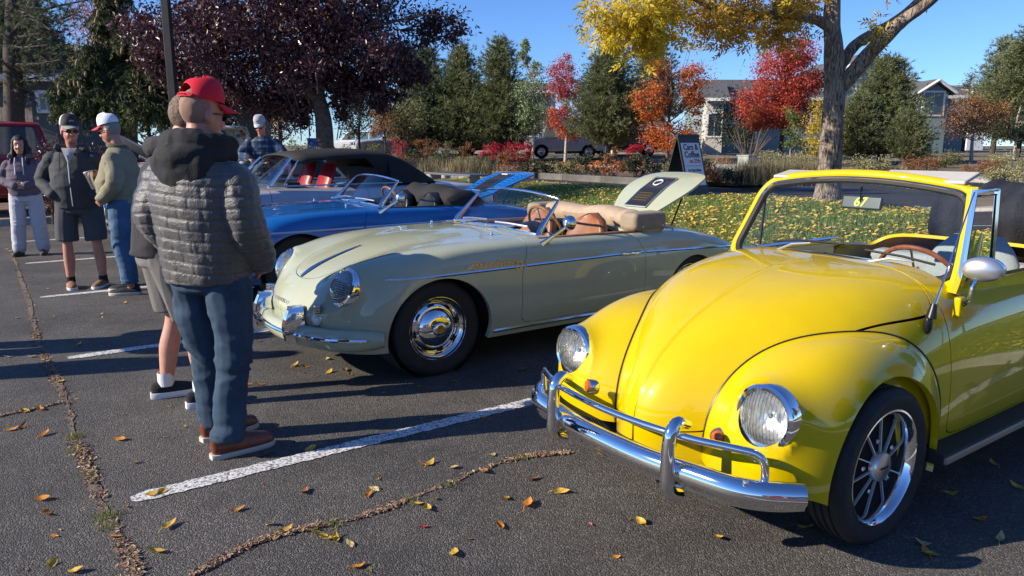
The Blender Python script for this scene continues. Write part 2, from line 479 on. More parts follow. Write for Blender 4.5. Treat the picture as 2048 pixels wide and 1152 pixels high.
# ---- kerbs, one stone length at a time
def kerb_run(name, a, b, z0, h, w, label, length=2.4, cm=None):
    root = thing(name, label, 'kerb', a)
    d = (b - a); L = d.length; d.normalize(); ang = math.atan2(d.y, d.x); k = int(L / length)
    proto = None
    for i in range(k):
        if proto is None:
            mb = MB(); ln = length - 0.012
            prof = [(-w / 2, 0), (w / 2, 0), (w / 2, h - 0.03), (w / 2 - 0.03, h), (-w / 2 + 0.02, h), (-w / 2, h - 0.02)]
            mb.loft([[(-ln / 2, y, z) for y, z in prof], [(ln / 2, y, z) for y, z in prof]])
            o = mb.build('kerb_stone', cm or M_CONC, root, bevel=0.006); proto = o
        else:
            o = proto.copy(); COL.objects.link(o); o.parent = root
        p = d * (length * (i + 0.5)); o.location = (p.x, p.y, z0 - a.z); o.rotation_euler = (0, 0, ang + random.uniform(-.002, .002))
    return root
kerb_run('kerb', st(6.18, -28), st(6.18, 24), -0.05, 0.19, 0.15, 'concrete kerb between the parked cars and the grass verge')
kerb_run('kerb', st(11.55, -34), st(11.55, 22), 0.36, 0.26, 0.14, 'concrete kerb along the street side of the leafy verge')
kerb_run('kerb', st(-30, -17.28), st(6, -17.28), -0.05, 0.19, 0.15, 'kerb at the planted far left end of the lot')
# planted island in the street: bed with its own kerb
isl = [st(14.3, -70), st(14.2, -13.2), st(14.7, -11.8), st(16.2, -11.4), st(18.2, -11.8), st(18.7, -14.2), st(19.0, -70)]
tag(mesh_np('street_island', [(p.x, p.y, 0.64) for p in isl], [tuple(range(len(isl)))[::-1]], M_SOIL, None, False), kind='structure')
kerb_run('kerb', st(14.15, -70), st(14.15, -12.6), 0.46, 0.22, 0.2, 'shaded concrete kerb of the planted street island', 1.7, mat('shaded_concrete', (0.13, 0.12, 0.105), 0.9, var=0.5, vscale=1.2, bump=0.4, bscale=60))  # dark mottling paints the kerb's shade and its few lit bits
# far pavement along the other side of the street
tag(MB().box((0, 0, 0), (120, 1.8, 0.16)).build('pavement', M_CONC, None, False), kind='structure')
o = bpy.data.objects['pavement']; c = st(23.6, 0, 0.52); o.location = c; o.rotation_euler = (0, 0, math.atan2(TV.y, TV.x))
# ---- painted lines: worn white
def paint_mat(name, col, wear, under):
    m = bpy.data.materials.new(name); m.use_nodes = True; nt = m.node_tree; b = nt.nodes['Principled BSDF']
    tc = nt.nodes.new('ShaderNodeTexCoord'); vo = nt.nodes.new('ShaderNodeTexNoise'); vo.inputs['Scale'].default_value = 75; vo.inputs['Detail'].default_value = 6; vo.inputs['Roughness'].default_value = 0.75
    nt.links.new(tc.outputs['Object'], vo.inputs['Vector'])
    rp = nt.nodes.new('ShaderNodeValToRGB'); rp.color_ramp.elements[0].position = wear; rp.color_ramp.elements[1].position = wear + 0.1
    rp.color_ramp.elements[0].color = (*under, 1); rp.color_ramp.elements[1].color = (*col, 1)
    nt.links.new(vo.outputs['Fac'], rp.inputs['Fac']); nt.links.new(rp.outputs['Color'], b.inputs['Base Color']); b.inputs['Roughness'].default_value = 0.7
    bp = nt.nodes.new('ShaderNodeBump'); bp.inputs['Strength'].default_value = 0.5; bp.inputs['Distance'].default_value = 0.004
    nt.links.new(vo.outputs['Fac'], bp.inputs['Height']); nt.links.new(bp.outputs['Normal'], b.inputs['Normal'])
    return m
M_LINE = paint_mat('line_paint', (0.74, 0.73, 0.70), 0.42, (0.11, 0.105, 0.10))
def paint_line(a, b, w, z, label, kind='structure'):
    a = Vector(a); b = Vector(b); d = (b - a); L = d.length; d.normalize(); q = Vector((-d.y, d.x, 0)); k = max(4, int(L / 0.02)); V = []
    r = random.Random(int(a.x * 100))
    for i in range(k + 1):
        p = a + d * (L * i / k); e = 1.0 if 3 < i else 0.55 + 0.12 * i
        V += [p + q * (w / 2 * e + r.uniform(-.007, .005)) + Vector((0, 0, z)), p - q * (w / 2 * e + r.uniform(-.007, .005)) + Vector((0, 0, z))]
    F = [(2 * i, 2 * i + 1, 2 * i + 3, 2 * i + 2) for i in range(k)]
    o = tag(mesh_np('painted_line', [tuple(p) for p in V], F, M_LINE, None, False), kind=kind)
    o['label'] = label; return o
for i, lab in enumerate(['white stall line running under the yellow car', 'white stall line running under the sage green roadster', 'white stall line behind the men in caps', 'white stall line by the girl in the hoodie', 'white stall line furthest left']):
    t0 = -3.425 - 2.70 * i
    paint_line(st(0.37 - 0.02 * i, t0), st(5.9, t0), 0.105, 0.004, lab)
paint_line(st(0.4, -0.68), st(5.9, -0.68), 0.105, 0.004, 'white stall line right of the yellow car')
paint_line(st(15.6, -4), st(15.6, 30), 0.12, 0.504, 'thin white edge line on the street')

# ---- debris in the cracks
M_SAND = mat('crack_sand', (0.25, 0.18, 0.125), 0.95, var=0.4, vscale=35, bump=0.8, bscale=150, col2=(0.075, 0.06, 0.05))
M_CRUMB = leafmat('crack_crumbs', [(0.20, 0.10, 0.06), (0.40, 0.29, 0.17), (0.46, 0.36, 0.22), (0.26, 0.09, 0.08), (0.36, 0.25, 0.14), (0.16, 0.11, 0.07)], 0.9, 0.05)
M_WEED = leafmat('crack_weeds', [(0.10, 0.13, 0.03), (0.22, 0.24, 0.07), (0.28, 0.26, 0.10), (0.13, 0.17, 0.05)], 0.7, 0.3)
def crack(pts, w, label, weeds=(), crumbs=900, sand_w=1.0):
    C = smooth_curve([(x, y, 0) for x, y in pts], 160)
    L = [0.0]
    for i in range(1, len(C)): L.append(L[-1] + (C[i] - C[i - 1]).length)
    V = []; r = np.random.default_rng(len(pts))
    nz = vnoise(np.array([(l * 9, 3.1, 0) for l in L])); nz2 = vnoise(np.array([(l * 14, 9.1, 5) for l in L])); nz3 = vnoise(np.array([(l * 30, 19.1, 5) for l in L]))
    for i, p in enumerate(C):
        d = (C[min(i + 1, len(C) - 1)] - C[max(i - 1, 0)]).normalized(); q = Vector((-d.y, d.x, 0))
        ww = max(.003, w * (0.42 + 0.5 * nz[i] + 0.3 * nz3[i]) * sand_w + 0.004)
        ce = p + q * nz2[i] * w * 0.4
        V += [ce + q * ww + Vector((0, 0, 0.004)), ce - q * ww + Vector((0, 0, 0.004))]
    F = [(2 * i, 2 * i + 1, 2 * i + 3, 2 * i + 2) for i in range(len(C) - 1)]
    root = tag(mesh_np('pavement_crack', [tuple(p) for p in V], F, M_SAND, None, False), label, None, kind='structure')
    # crumbs: small flakes and stalks
    n = crumbs; pw = np.clip(.25 + vnoise(np.array([(l * 3.1, 1.7, 4.2) for l in L]))[:-1] + .6 * vnoise(np.array([(l * 11, 5.7, 4.2) for l in L]))[:-1], .03, None); pw = pw / pw.sum(); idx = r.choice(len(C) - 1, n, p=pw); A = np.array([tuple(c) for c in C])
    T = A[idx + 1] - A[idx]; T /= np.linalg.norm(T, axis=1)[:, None] + 1e-9; Q = np.stack([-T[:, 1], T[:, 0], T[:, 2] * 0], 1)
    P = A[idx] + T * r.uniform(-.02, .02, n)[:, None] + Q * (r.normal(0, 0.6, n) * w)[:, None]; P[:, 2] = 0.004 + r.uniform(0, .005, n)
    a = r.uniform(0, 2 * PI, n); ln = r.uniform(.004, .016, n); wd = r.uniform(.002, .006, n); lift = r.uniform(-.003, .006, n)
    e1 = np.stack([np.cos(a) * ln, np.sin(a) * ln, lift], 1); e2 = np.stack([-np.sin(a) * wd, np.cos(a) * wd, r.uniform(-.002, .004, n)], 1)
    V4 = np.stack([P - e1, P + e2, P + e1, P - e2 + np.array([0, 0, .002])], 1).reshape(-1, 3)
    tag(mesh_np('crack_litter', V4, np.arange(4 * n).reshape(n, 4), M_CRUMB, root, False), kind='stuff')
    if len(weeds):
        Vs = []; Fs = []
        for (cx, cy, rad, cnt, hh) in weeds:
            for _ in range(cnt):
                px, py = cx + r.normal(0, rad), cy + r.normal(0, rad); a = r.uniform(0, 2 * PI); l = hh * r.uniform(.4, 1); b = len(Vs); tl = r.uniform(.2, 1.2)
                dx, dy = math.cos(a), math.sin(a)
                Vs += [(px - dy * .002, py + dx * .002, .003), (px + dy * .002, py - dx * .002, .003), (px + dx * l * tl, py + dy * l * tl, .003 + l * (1.1 - tl * .6))]
                Fs.append((b, b + 1, b + 2))
        tag(mesh_np('crack_weeds', Vs, Fs, M_WEED, root, False), kind='stuff')
crack([(-7.24, 10.62), (-4.55, 6.82), (-3.79, 5.72), (-3.11, 4.81), (-2.73, 4.31), (-2.35, 3.75), (-2.07, 3.37), (-1.77, 2.96), (-1.61, 2.75), (-1.41, 2.5), (-1.22, 2.2)], 0.028,
      'long crack filled with sand and weeds running down the left of the lot', [(-2.33, 3.72, .028, 150, .035), (-2.22, 3.55, .025, 90, .03), (-1.70, 2.86, .028, 150, .035), (-1.63, 2.77, .022, 90, .03), (-2.0, 3.25, .02, 40, .03)], 2600)
crack([(-1.25, 2.25), (-1.05, 2.6), (-0.86, 2.75), (-0.67, 2.83), (-0.51, 2.96), (-0.33, 3.13), (-0.15, 3.32), (0.06, 3.46), (0.31, 3.52)], 0.018,
      'thin crack with dry weeds leading to the front of the yellow car', [(-0.74, 2.80, .025, 110, .03), (-0.45, 3.0, .02, 60, .03), (-0.3, 3.15, .02, 60, .03), (0.03, 3.45, .02, 90, .022)], 2600, 0.6)
crack([(-3.15, 3.8), (-2.99, 3.97), (-2.83, 4.13), (-2.73, 4.24)], 0.009, 'short hairline crack at the left edge', (), 260, 0.6)

# ---- fallen leaves on the asphalt: real little curled leaves
M_LEAF = {k: mat('leaf_' + k, c, 0.6, var=0.35, vscale=60, transl=0.2) for k, c in dict(yellow=(0.62, 0.40, 0.06), amber=(0.60, 0.24, 0.03), pale=(0.60, 0.46, 0.20), brown=(0.30, 0.14, 0.05), red=(0.42, 0.03, 0.05), pink=(0.55, 0.16, 0.18)).items()}
def leaf_mesh(seed, L=0.075, W=0.034, curl=0.5, fold=0.4, stem=0.03):
    r = random.Random(seed); m = 9; V = []; F = []
    bend = r.uniform(-.4, .4)
    for i in range(m):
        u = i / (m - 1); w = W / 2 * math.sin(PI * u ** 0.8) ** 0.9 + 0.0006
        x = (u - .5) * L; z0 = 0.002 + curl * L * (u - .45) ** 2 * 1.2
        yb = bend * L * (u - .5) ** 2
        for q in (-1, -.5, 0, .5, 1):
            V.append((x, yb + q * w, z0 + abs(q) ** 1.3 * fold * w + 0.0015 * math.sin(u * 9 + q * 3 + seed)))
    for i in range(m - 1):
        for j in range(4): a = i * 5 + j; F.append((a, a + 1, a + 6, a + 5))
    b = len(V); s0 = V[2]
    for k in range(4):
        u = k / 3; x = -L / 2 - stem * u; y = stem * .5 * u * u * r.uniform(-1, 1)
        V += [(x, y - .0009, s0[2] * (1 - u) + .003), (x, y + .0009, s0[2] * (1 - u) + .003)]
    for k in range(3): F.append((b + 2 * k, b + 2 * k + 1, b + 2 * k + 3, b + 2 * k + 2))
    return V, F
LEAFMESH = {}
for kind in M_LEAF:
    for q in range(5):
        r = random.Random(q * 7 + len(kind))
        V, F = leaf_mesh(q + len(kind) * 5, r.uniform(.05, .08), r.uniform(.022, .038), r.uniform(.05, .7), r.uniform(.05, .45), r.uniform(.01, .05))
        o = mesh_np('fallen_leaf', V, F, M_LEAF[kind], None, True); LEAFMESH[kind, q] = o.data; bpy.data.objects.remove(o)
LABEL = dict(yellow='curled yellow leaf lying on the asphalt', amber='orange amber leaf lying on the asphalt', pale='pale straw yellow leaf lying on the asphalt',
             brown='dry brown leaf lying on the asphalt', red='small dark red leaf lying on the asphalt', pink='small pink leaf lying on the asphalt')
def put_leaf(x, y, z=0.004, kind=None, sc=1.0):
    k = kind or random.choices(['yellow', 'amber', 'pale', 'brown'], [5, 2.5, 3, 1.5])[0]
    o = bpy.data.objects.new('fallen_leaf', LEAFMESH[k, random.randrange(5)]); COL.objects.link(o)
    o.location = (x, y, z); o.rotation_euler = (random.gauss(0, .18), random.gauss(0, .18), random.uniform(0, 2 * PI)); o.scale = (sc, sc, sc)
    return tag(o, LABEL[k], 'leaf', k + ' leaves fallen on the asphalt')
for (x, y) in [(-0.44, 3.37), (-0.40, 3.38), (-1.57, 3.08), (-1.6, 3.05), (-0.93, 3.08), (-1.17, 2.91), (-0.99, 2.79), (-0.91, 2.74), (-1.4, 2.78), (-1.36, 2.58), (-0.73, 2.68), (-0.77, 2.71), (-0.81, 2.74), (-0.7, 2.68), (-0.63, 2.64), (0.53, 2.81), (0.82, 2.68), (1.19, 2.76), (1.6, 2.64), (1.58, 2.58), (1.59, 2.56), (-0.05, 2.77), (-0.22, 2.57), (-0.57, 2.48), (0.1, 3.21), (-0.41, 2.96), (-0.34, 3.01), (-0.36, 2.92), (-0.62, 3.11), (-0.29, 3.33), (-0.1, 3.48), (-0.13, 3.29), (1.94, 2.83), (1.93, 2.68), (2.29, 3.13), (-1.96, 2.88), (-1.59, 2.45), (-2.06, 3.01), (-2.07, 3.68), (-2.7, 3.86), (-2.73, 3.82), (-2.51, 3.75), (-2.97, 4.65), (-3.53, 5.23), (-3.7, 5.23), (-3.72, 6.51), (-1.64, 4.59), (-1.72, 4.59), (-1.1, 4.81), (-1.15, 4.9), (-0.37, 4.65), (-1.24, 3.48), (0.06, 4.9), (0.09, 4.92), (-0.59, 4.54), (-1.03, 3.55), (-1.71, 2.5), (-1.53, 5.02), (-1.45, 4.98), (-1.25, 4.86), (-1.58, 2.69), (-0.64, 3.06), (-0.03, 3.01), (0.22, 3.08), (-2.87, 6.41), (-3.37, 5.57), (1.95, 3.06), (2.34, 3.37), (2.3, 3.52)]:
    put_leaf(x, y)
put_leaf(0.07, 2.96, kind='amber', sc=1.25); put_leaf(0.32, 2.79, kind='pink', sc=.6); put_leaf(-0.36, 2.77, kind='red', sc=.6)
rl = random.Random(5)
for _ in range(34): put_leaf(rl.uniform(-3.2, .6), rl.uniform(2.3, 5.0), kind=rl.choice(['yellow', 'pale', 'amber', 'brown', 'brown']), sc=rl.uniform(.3, .6))
for _ in range(70):
    s, t = rl.uniform(-2.5, 2.0), rl.uniform(-16, -4.5); p = st(s, t); put_leaf(p.x, p.y, sc=rl.uniform(.5, 1.15))
for _ in range(14):
    p = st(rl.uniform(.5, 5), rl.uniform(-.9, 1.2)); put_leaf(p.x, p.y, kind=rl.choice(['brown', 'pale', 'amber']), sc=rl.uniform(.7, 1.1))
# ---- turf blades and the thick carpet of leaves on the verge
def scatter_verge(n, r, smin_=6.3, smax_=11.45, t0=-18, t1=4):
    s = r.uniform(smin_, smax_, n); t = r.uniform(t0, t1, n)
    z = hill(s) + 0.02 * np.sin(t * 1.3 + s) + 0.015 * np.sin(t * 3.1 - s * 2)
    return np.stack([DV.x * s + TV.x * t, DV.y * s + TV.y * t, z], 1), s, t
r = np.random.default_rng(11)
n = 230000; P, s_, t_ = scatter_verge(n, r)
a = r.uniform(0, 2 * PI, n); h = r.uniform(.03, .075, n); ln = r.uniform(.1, .7, n)
d = np.stack([np.cos(a), np.sin(a), a * 0], 1); q = np.stack([-np.sin(a), np.cos(a), a * 0], 1) * 0.004
V3 = np.stack([P - q, P + q, P + d * (h * ln)[:, None] + np.stack([a * 0, a * 0, h], 1)], 1).reshape(-1, 3)
M_GRASS = leafmat('grass_blades', [(0.10, 0.19, 0.03), (0.17, 0.29, 0.05), (0.25, 0.35, 0.08), (0.34, 0.36, 0.12)], 0.5, 0.35)
tag(mesh_np('grass', V3, np.arange(3 * n).reshape(n, 3), M_GRASS, None, False), 'short green lawn grass of the verge behind the cars', 'grass', kind='stuff')
n = 23000; P, s_, t_ = scatter_verge(n * 2, r)
w = np.clip(0.36 + 0.38 * vnoise(np.stack([s_ * 1.5, t_ * 1.3, t_ * 0], 1)) + 0.28 * vnoise(np.stack([s_ * 4.1, t_ * 3.7, t_ * 0 + 4], 1)) + 0.25 * np.exp(-((t_ + 4.5) / 3.0) ** 2), 0, 1)
P = P[r.uniform(0, 1, len(P)) < w]; n = len(P); P[:, 2] += r.uniform(.025, .07, n)
a = r.uniform(0, 2 * PI, n); L = r.uniform(.022, .042, n); W = L * r.uniform(.35, .55, n)
nr = np.stack([r.normal(0, .35, n), r.normal(0, .35, n), np.ones(n)], 1); nr /= np.linalg.norm(nr, axis=1)[:, None]
u = np.stack([np.cos(a), np.sin(a), a * 0], 1); u -= nr * (u * nr).sum(1)[:, None]; u /= np.linalg.norm(u, axis=1)[:, None]; v = np.cross(nr, u)
up = nr * (W * 0.5)[:, None]
V6 = np.stack([P - u * L[:, None], P - v * W[:, None] + up, P + u * (L * .35)[:, None] - v * (W * .9)[:, None] + up, P + u * L[:, None] + up * .6, P + u * (L * .35)[:, None] + v * (W * .9)[:, None] + up, P + v * W[:, None] + up], 1).reshape(-1, 3)
i0 = np.arange(n)[:, None] * 6
F4 = np.concatenate([i0 + np.array([[0, 1, 2, 3]]), i0 + np.array([[0, 3, 4, 5]])], 0)
M_LITTER = leafmat('leaf_litter', [(0.74, 0.52, 0.07), (0.82, 0.62, 0.12), (0.66, 0.38, 0.05), (0.78, 0.64, 0.26), (0.50, 0.27, 0.07), (0.80, 0.55, 0.07)], 0.6, 0.2)
tag(mesh_np('leaf_litter', V6, F4, M_LITTER, None, True), 'carpet of yellow ash leaves on the lawn verge', 'leaves', kind='stuff')

def ground_z(x, y):
    s = DV.x * x + DV.y * y
    if s < 6.2: return 0.0
    if s < 11.6: return float(hill(s))
    if s < 22.9: return 0.50
    return float(np.interp(s, fs, fz))
def spot(px, py, Y):
    """point at distance Y on the line of sight of the photograph"""
    u = px - 1024; v = py - 576; a = math.atan(286 / 1479); c, q = math.cos(a), math.sin(a); k = Y / (1479 * c - v * q)
    return Vector((u * k, Y, CAM_H - (1479 * q + v * c) * k))
# ------------------------------------------------------------------ cars: shared pieces.  Car space: x forward, y to the driver's (left) side, origin on the ground under the front axle
M_CHROME = mat('chrome', (0.82, 0.82, 0.82), 0.06, 1.0)
M_CHROME2 = mat('brushed_alloy', (0.72, 0.72, 0.72), 0.28, 1.0)
M_RUBBER = mat('rubber', (0.018, 0.018, 0.018), 0.62, var=0.2, vscale=14)
M_TYRE = mat('tyre', (0.022, 0.021, 0.021), 0.72, var=0.3, vscale=9, bump=0.15, bscale=120)
M_BLACK = mat('black_trim', (0.012, 0.012, 0.013), 0.35)
M_DARKIN = mat('dark_inside', (0.012, 0.012, 0.012), 0.9)
M_SCREEN = glassmat('windscreen_glass')
M_LENS = glassmat('lamp_glass', (0.95, 0.96, 0.94), 1.0)
M_FLUTE = glassmat('lamp_flutes', (0.80, 0.81, 0.80), 1.0)
M_REFL = mat('lamp_reflector', (0.88, 0.88, 0.88), 0.30, 0.85, bump=0.5, bscale=40)
M_AMBER = mat('amber_lens', (0.55, 0.10, 0.01), 0.12, coat=0.6)
M_CLEAR = mat('clear_lens', (0.75, 0.77, 0.76), 0.12, coat=0.8, bump=0.4, bscale=120)
def paint(name, col, rough=0.32):
    m = mat(name, col, rough, coat=1.0, coat_r=0.025, spec=0.12, var=0.05, vscale=3)
    return m

def orient(S):
    f = S['F'][len(S['F']) // 2]; V = S['V']
    d = np.dot(np.cross(V[f[1]] - V[f[0]], V[f[2]] - V[f[0]]), S['N'][f[0]])
    if d < 0: S['F'] = [tuple(reversed(f)) for f in S['F']]
    return S
def capsule_rays(x0, x1, z0, nx, ncap, nth, th0=-88, th1=268, dense=None):
    """ray bundle leaving a spine (x0..x1, y=0, z0): quarter-sphere cap at both ends"""
    th = np.radians(np.linspace(th0, th1, nth)); O = []; D = []; rows = 0
    for ph in np.radians(np.linspace(89.8, 0, ncap, endpoint=False)):
        O.append(np.tile([x0, 0, z0], (nth, 1))); D.append(np.stack([np.full(nth, math.sin(ph)), math.cos(ph) * np.cos(th), math.cos(ph) * np.sin(th)], 1)); rows += 1
    for x in np.linspace(x0, x1, nx):
        O.append(np.tile([x, 0, z0], (nth, 1))); D.append(np.stack([np.zeros(nth), np.cos(th), np.sin(th)], 1)); rows += 1
    for ph in np.radians(np.linspace(0, 89.8, ncap + 1)[1:]):
        O.append(np.tile([x1, 0, z0], (nth, 1))); D.append(np.stack([np.full(nth, -math.sin(ph)), math.cos(ph) * np.cos(th), math.cos(ph) * np.sin(th)], 1)); rows += 1
    return np.concatenate(O), np.concatenate(D), rows, nth
def chains(S, sel):
    """open-edge polylines of a surface whose points satisfy sel"""
    V = S['V']; E = [e for e in edges_of(S) if sel(V[e[0]]) and sel(V[e[1]])]
    nxt = {}
    for i, j in E: nxt.setdefault(i, []).append(j); nxt.setdefault(j, []).append(i)
    out = []; seen = set()
    ends = [i for i in nxt if len(nxt[i]) == 1] + list(nxt)
    for s in ends:
        if s in seen: continue
        c = [s]; seen.add(s)
        while True:
            n = [j for j in nxt[c[-1]] if j not in seen]
            if not n: break
            c.append(n[0]); seen.add(n[0])
        if len(c) > 6: out.append(V[c])
    return out
def thin(P, step=0.02):
    o = [P[0]]
    for p in P[1:]:
        if np.linalg.norm(p - o[-1]) > step: o.append(p)
    if len(o) > 1: o[-1] = P[-1]
    return [tuple(p) for p in o]
def lathe_on(name, prof, loc, axis, material, parent, n=40, sharp=30):
    return MB().lathe(prof, n, axis_matrix(loc, axis)).build(name, material, parent, True, sharp)
def tyre(parent, loc, side, Rr, w, rim, grooves=True, name='tyre', n=56):
    h = w / 2
    p = [(rim - .01, -h * .75), (rim + .008, -h * .86), (rim + .02, -h * .9), (rim + (Rr - rim) * .5, -h), (Rr - .022, -h * .94), (Rr - .006, -h * .8), (Rr - .001, -h * .66)]
    if grooves:
        for c in (-.38, 0, .38):
            p += [(Rr, h * (c - .09)), (Rr - .008, h * (c - .06)), (Rr - .008, h * (c + .06)), (Rr, h * (c + .09))]
    p += [(Rr - .001, h * .66), (Rr - .006, h * .8), (Rr - .022, h * .94), (rim + (Rr - rim) * .72, h * .995), (rim + (Rr - rim) * .68, h * 1.012), (rim + (Rr - rim) * .5, h), (rim + .02, h * .9), (rim + .008, h * .86), (rim - .01, h * .75)]
    return lathe_on(name, p, loc, (0, side, 0), M_TYRE, parent, n, 32)
def headlamp(parent, loc, axis, r, ring=0.02, depth=0.05, guard=False, bulge=0.035):
    M = axis_matrix(loc, axis)
    lamp = MB().lathe([(r - .004, .012), (r + ring * .3, .016), (r + ring * .8, .008), (r + ring, -.012), (r + ring * .96, -depth)], 48, M).build('headlamp_ring', M_CHROME, parent)
    MB().lathe([(r, .006), (r * .85, -.03), (r * .55, -.06), (r * .2, -.075), (.001, -.078)], 40, M).build('reflector', M_REFL, lamp)
    MB().ball((0, 0, 0), (.016, .016, .02), 10, 8, None).build('bulb', M_CHROME, lamp).matrix_local = M @ Matrix.Translation((0, 0, -.045))
    prof = [(r * math.sin(a), bulge * math.cos(a) / 1.0 - bulge * .18) for a in np.linspace(PI / 2 * .94, 0.001, 9)]
    V = []; nn = 48; Fq = []
    mb = MB().lathe([(r * 1.0, 0.004)] + prof, nn, M); lens = mb.build('lens', M_LENS, lamp)
    # moulded flutes across the glass
    fl = MB()
    for k in range(-6, 7):
        x = k * r / 7.5; hh = math.sqrt(max(0, (r * .93) ** 2 - x * x)); pts = []
        for q in np.linspace(-1, 1, 9):
            y = hh * q; rr = min(1, math.hypot(x, y) / r); zz = bulge * math.sqrt(max(0, 1 - rr * rr)) - bulge * .18 + .0005
            pts.append(M @ Vector((x, y, zz)))
        fl.tube(pts, .0022, 4)
    fl.build('lens_flutes', M_FLUTE, lamp)
    if guard:
        g = MB()
        for k in range(-7, 8):
            x = k * r / 8; hh = math.sqrt(max(0, r * r - x * x))
            for sw in (0, 1):
                pts = []
                for q in np.linspace(-1, 1, 9):
                    y = hh * q; rr = min(1, math.hypot(x, y) / r); zz = (bulge + .012) * math.sqrt(max(0, 1 - rr * rr)) + .004
                    pts.append(M @ Vector((x, y, zz) if sw == 0 else (y, x, zz)))
                g.tube(pts, .0017, 4)
        g.build('stone_guard', M_CHROME, lamp)
    return lamp
def steering(parent, loc, axis, r, m_rim):
    M = axis_matrix(loc, axis)
    w = MB().tube([M @ Vector((r * math.cos(a), r * math.sin(a), 0)) for a in np.linspace(0, 2 * PI, 37)], .012, 8, False).build('steering_wheel', m_rim, parent)
    sp = MB()
    for a in (R(90), R(210), R(330)): sp.tube([M @ Vector((0, 0, -.03)), M @ Vector((r * math.cos(a), r * math.sin(a), 0))], .006, 6)
    sp.lathe([(.001, -.01), (.03, -.012), (.035, -.03), (.02, -.2)], 16, M); sp.build('spokes', M_CHROME2, w)
    return w
def rounded_outline(hwb, hwt, h, rb, rt, off=0.0, n=10):
    """trapezium windscreen outline (y along the car's width, v up the slope), corner radii, grown by off; starts bottom centre"""
    b, t = hwb + off, hwt + off; v0, v1 = -off, h + off; rb += off; rt += off; P = []
    def corner(cx, cy, r, a0, a1): return [(cx + r * math.cos(a), cy + r * math.sin(a)) for a in np.linspace(a0, a1, n)]
    P += [(x, v0) for x in np.linspace(0, b - rb, 8)[:-1]]
    P += corner(b - rb, v0 + rb, rb, -PI / 2, R(4))
    P += [(b + (t - b) * q, v0 + rb + (v1 - rt - v0 - rb) * q) for q in (.25, .5, .75)]
    P += corner(t - rt, v1 - rt, rt, R(4), PI / 2)
    P += [(x, v1) for x in np.linspace(t - rt, 0, 9)[1:-1]]
    P += [(0, v1)]
    return P + [(-x, v) for x, v in P[-2:0:-1]]
# ------------------------------------------------------------------ yellow round-nosed convertible
Y_PAINT = paint('yellow_paint', (0.63, 0.445, 0.0))
by_W = spline([-3, -2.6, -1.8, -1.1, -.62, -.3, 0, .3, .5, .64], [.5, .62, .69, .70, .70, .69, .66, .565, .475, .40])
ey_s = spline([-.9, -.6, -.3, 0, .3, .5, .66], [6, 5.8, 5.2, 4.4, 3.0, 2.4, 2.2])
def beetle_hull(x, y, z):
    x0, xn, xr, xt, zb = -.62, .64, -1.65, -2.98, .38
    tx = np.where(x > x0, (x - x0) / (xn - x0), np.where(x < xr, (xr - x) / (xr - xt), 0.0))
    ey = ey_s(np.clip(x, -.9, .66)); ez = 2.1 + .8 * sstep(.1, -.7, x)
    tuck = 1 - .25 * np.clip(zb - z, 0, 1) ** 1.0 * .8
    ty = np.abs(y) / (by_W(x) * tuck)
    tz = np.maximum(z - zb, 0) / .62
    ridge = .0075 * np.exp(-(y / .009) ** 2) * sstep(-.55, -.35, x)          # stamped centre ridge of the bonnet
    tz = np.maximum(z - ridge - zb, 0) / .62
    s = np.abs(tx) ** 2.05 + ty ** ey + tz ** ez
    return (s ** .48 - 1) * .6
def beetle_fender(x, y, z, front=True):
    dx = x + .05; dy = y - .50; dz = z - .35
    ax = np.where(dx > 0, .625, .49); ay = np.where(dy > 0, .265, .45); az = np.where(dz > 0, .458, .62)
    f = (np.abs(dx / ax) ** np.where(dx > 0, 2.2, 2.9) + np.abs(dy / ay) ** 2.5 + np.abs(dz / az) ** 2.25) ** .42 - 1
    f = f * .42
    if front:
        cx, cy, cz = .495, .53, .573                                           # headlamp pod
        u = (x - cx); rr = np.sqrt((y - cy - .02 * u) ** 2 + (z - cz - .05 * u) ** 2)
        pod = np.maximum(rr - (.112 - .05 * np.minimum(u, 0) * 0), u)
        pod = smax(rr - .112, u, .004)
        f = smin(f, pod, .030)
    return f
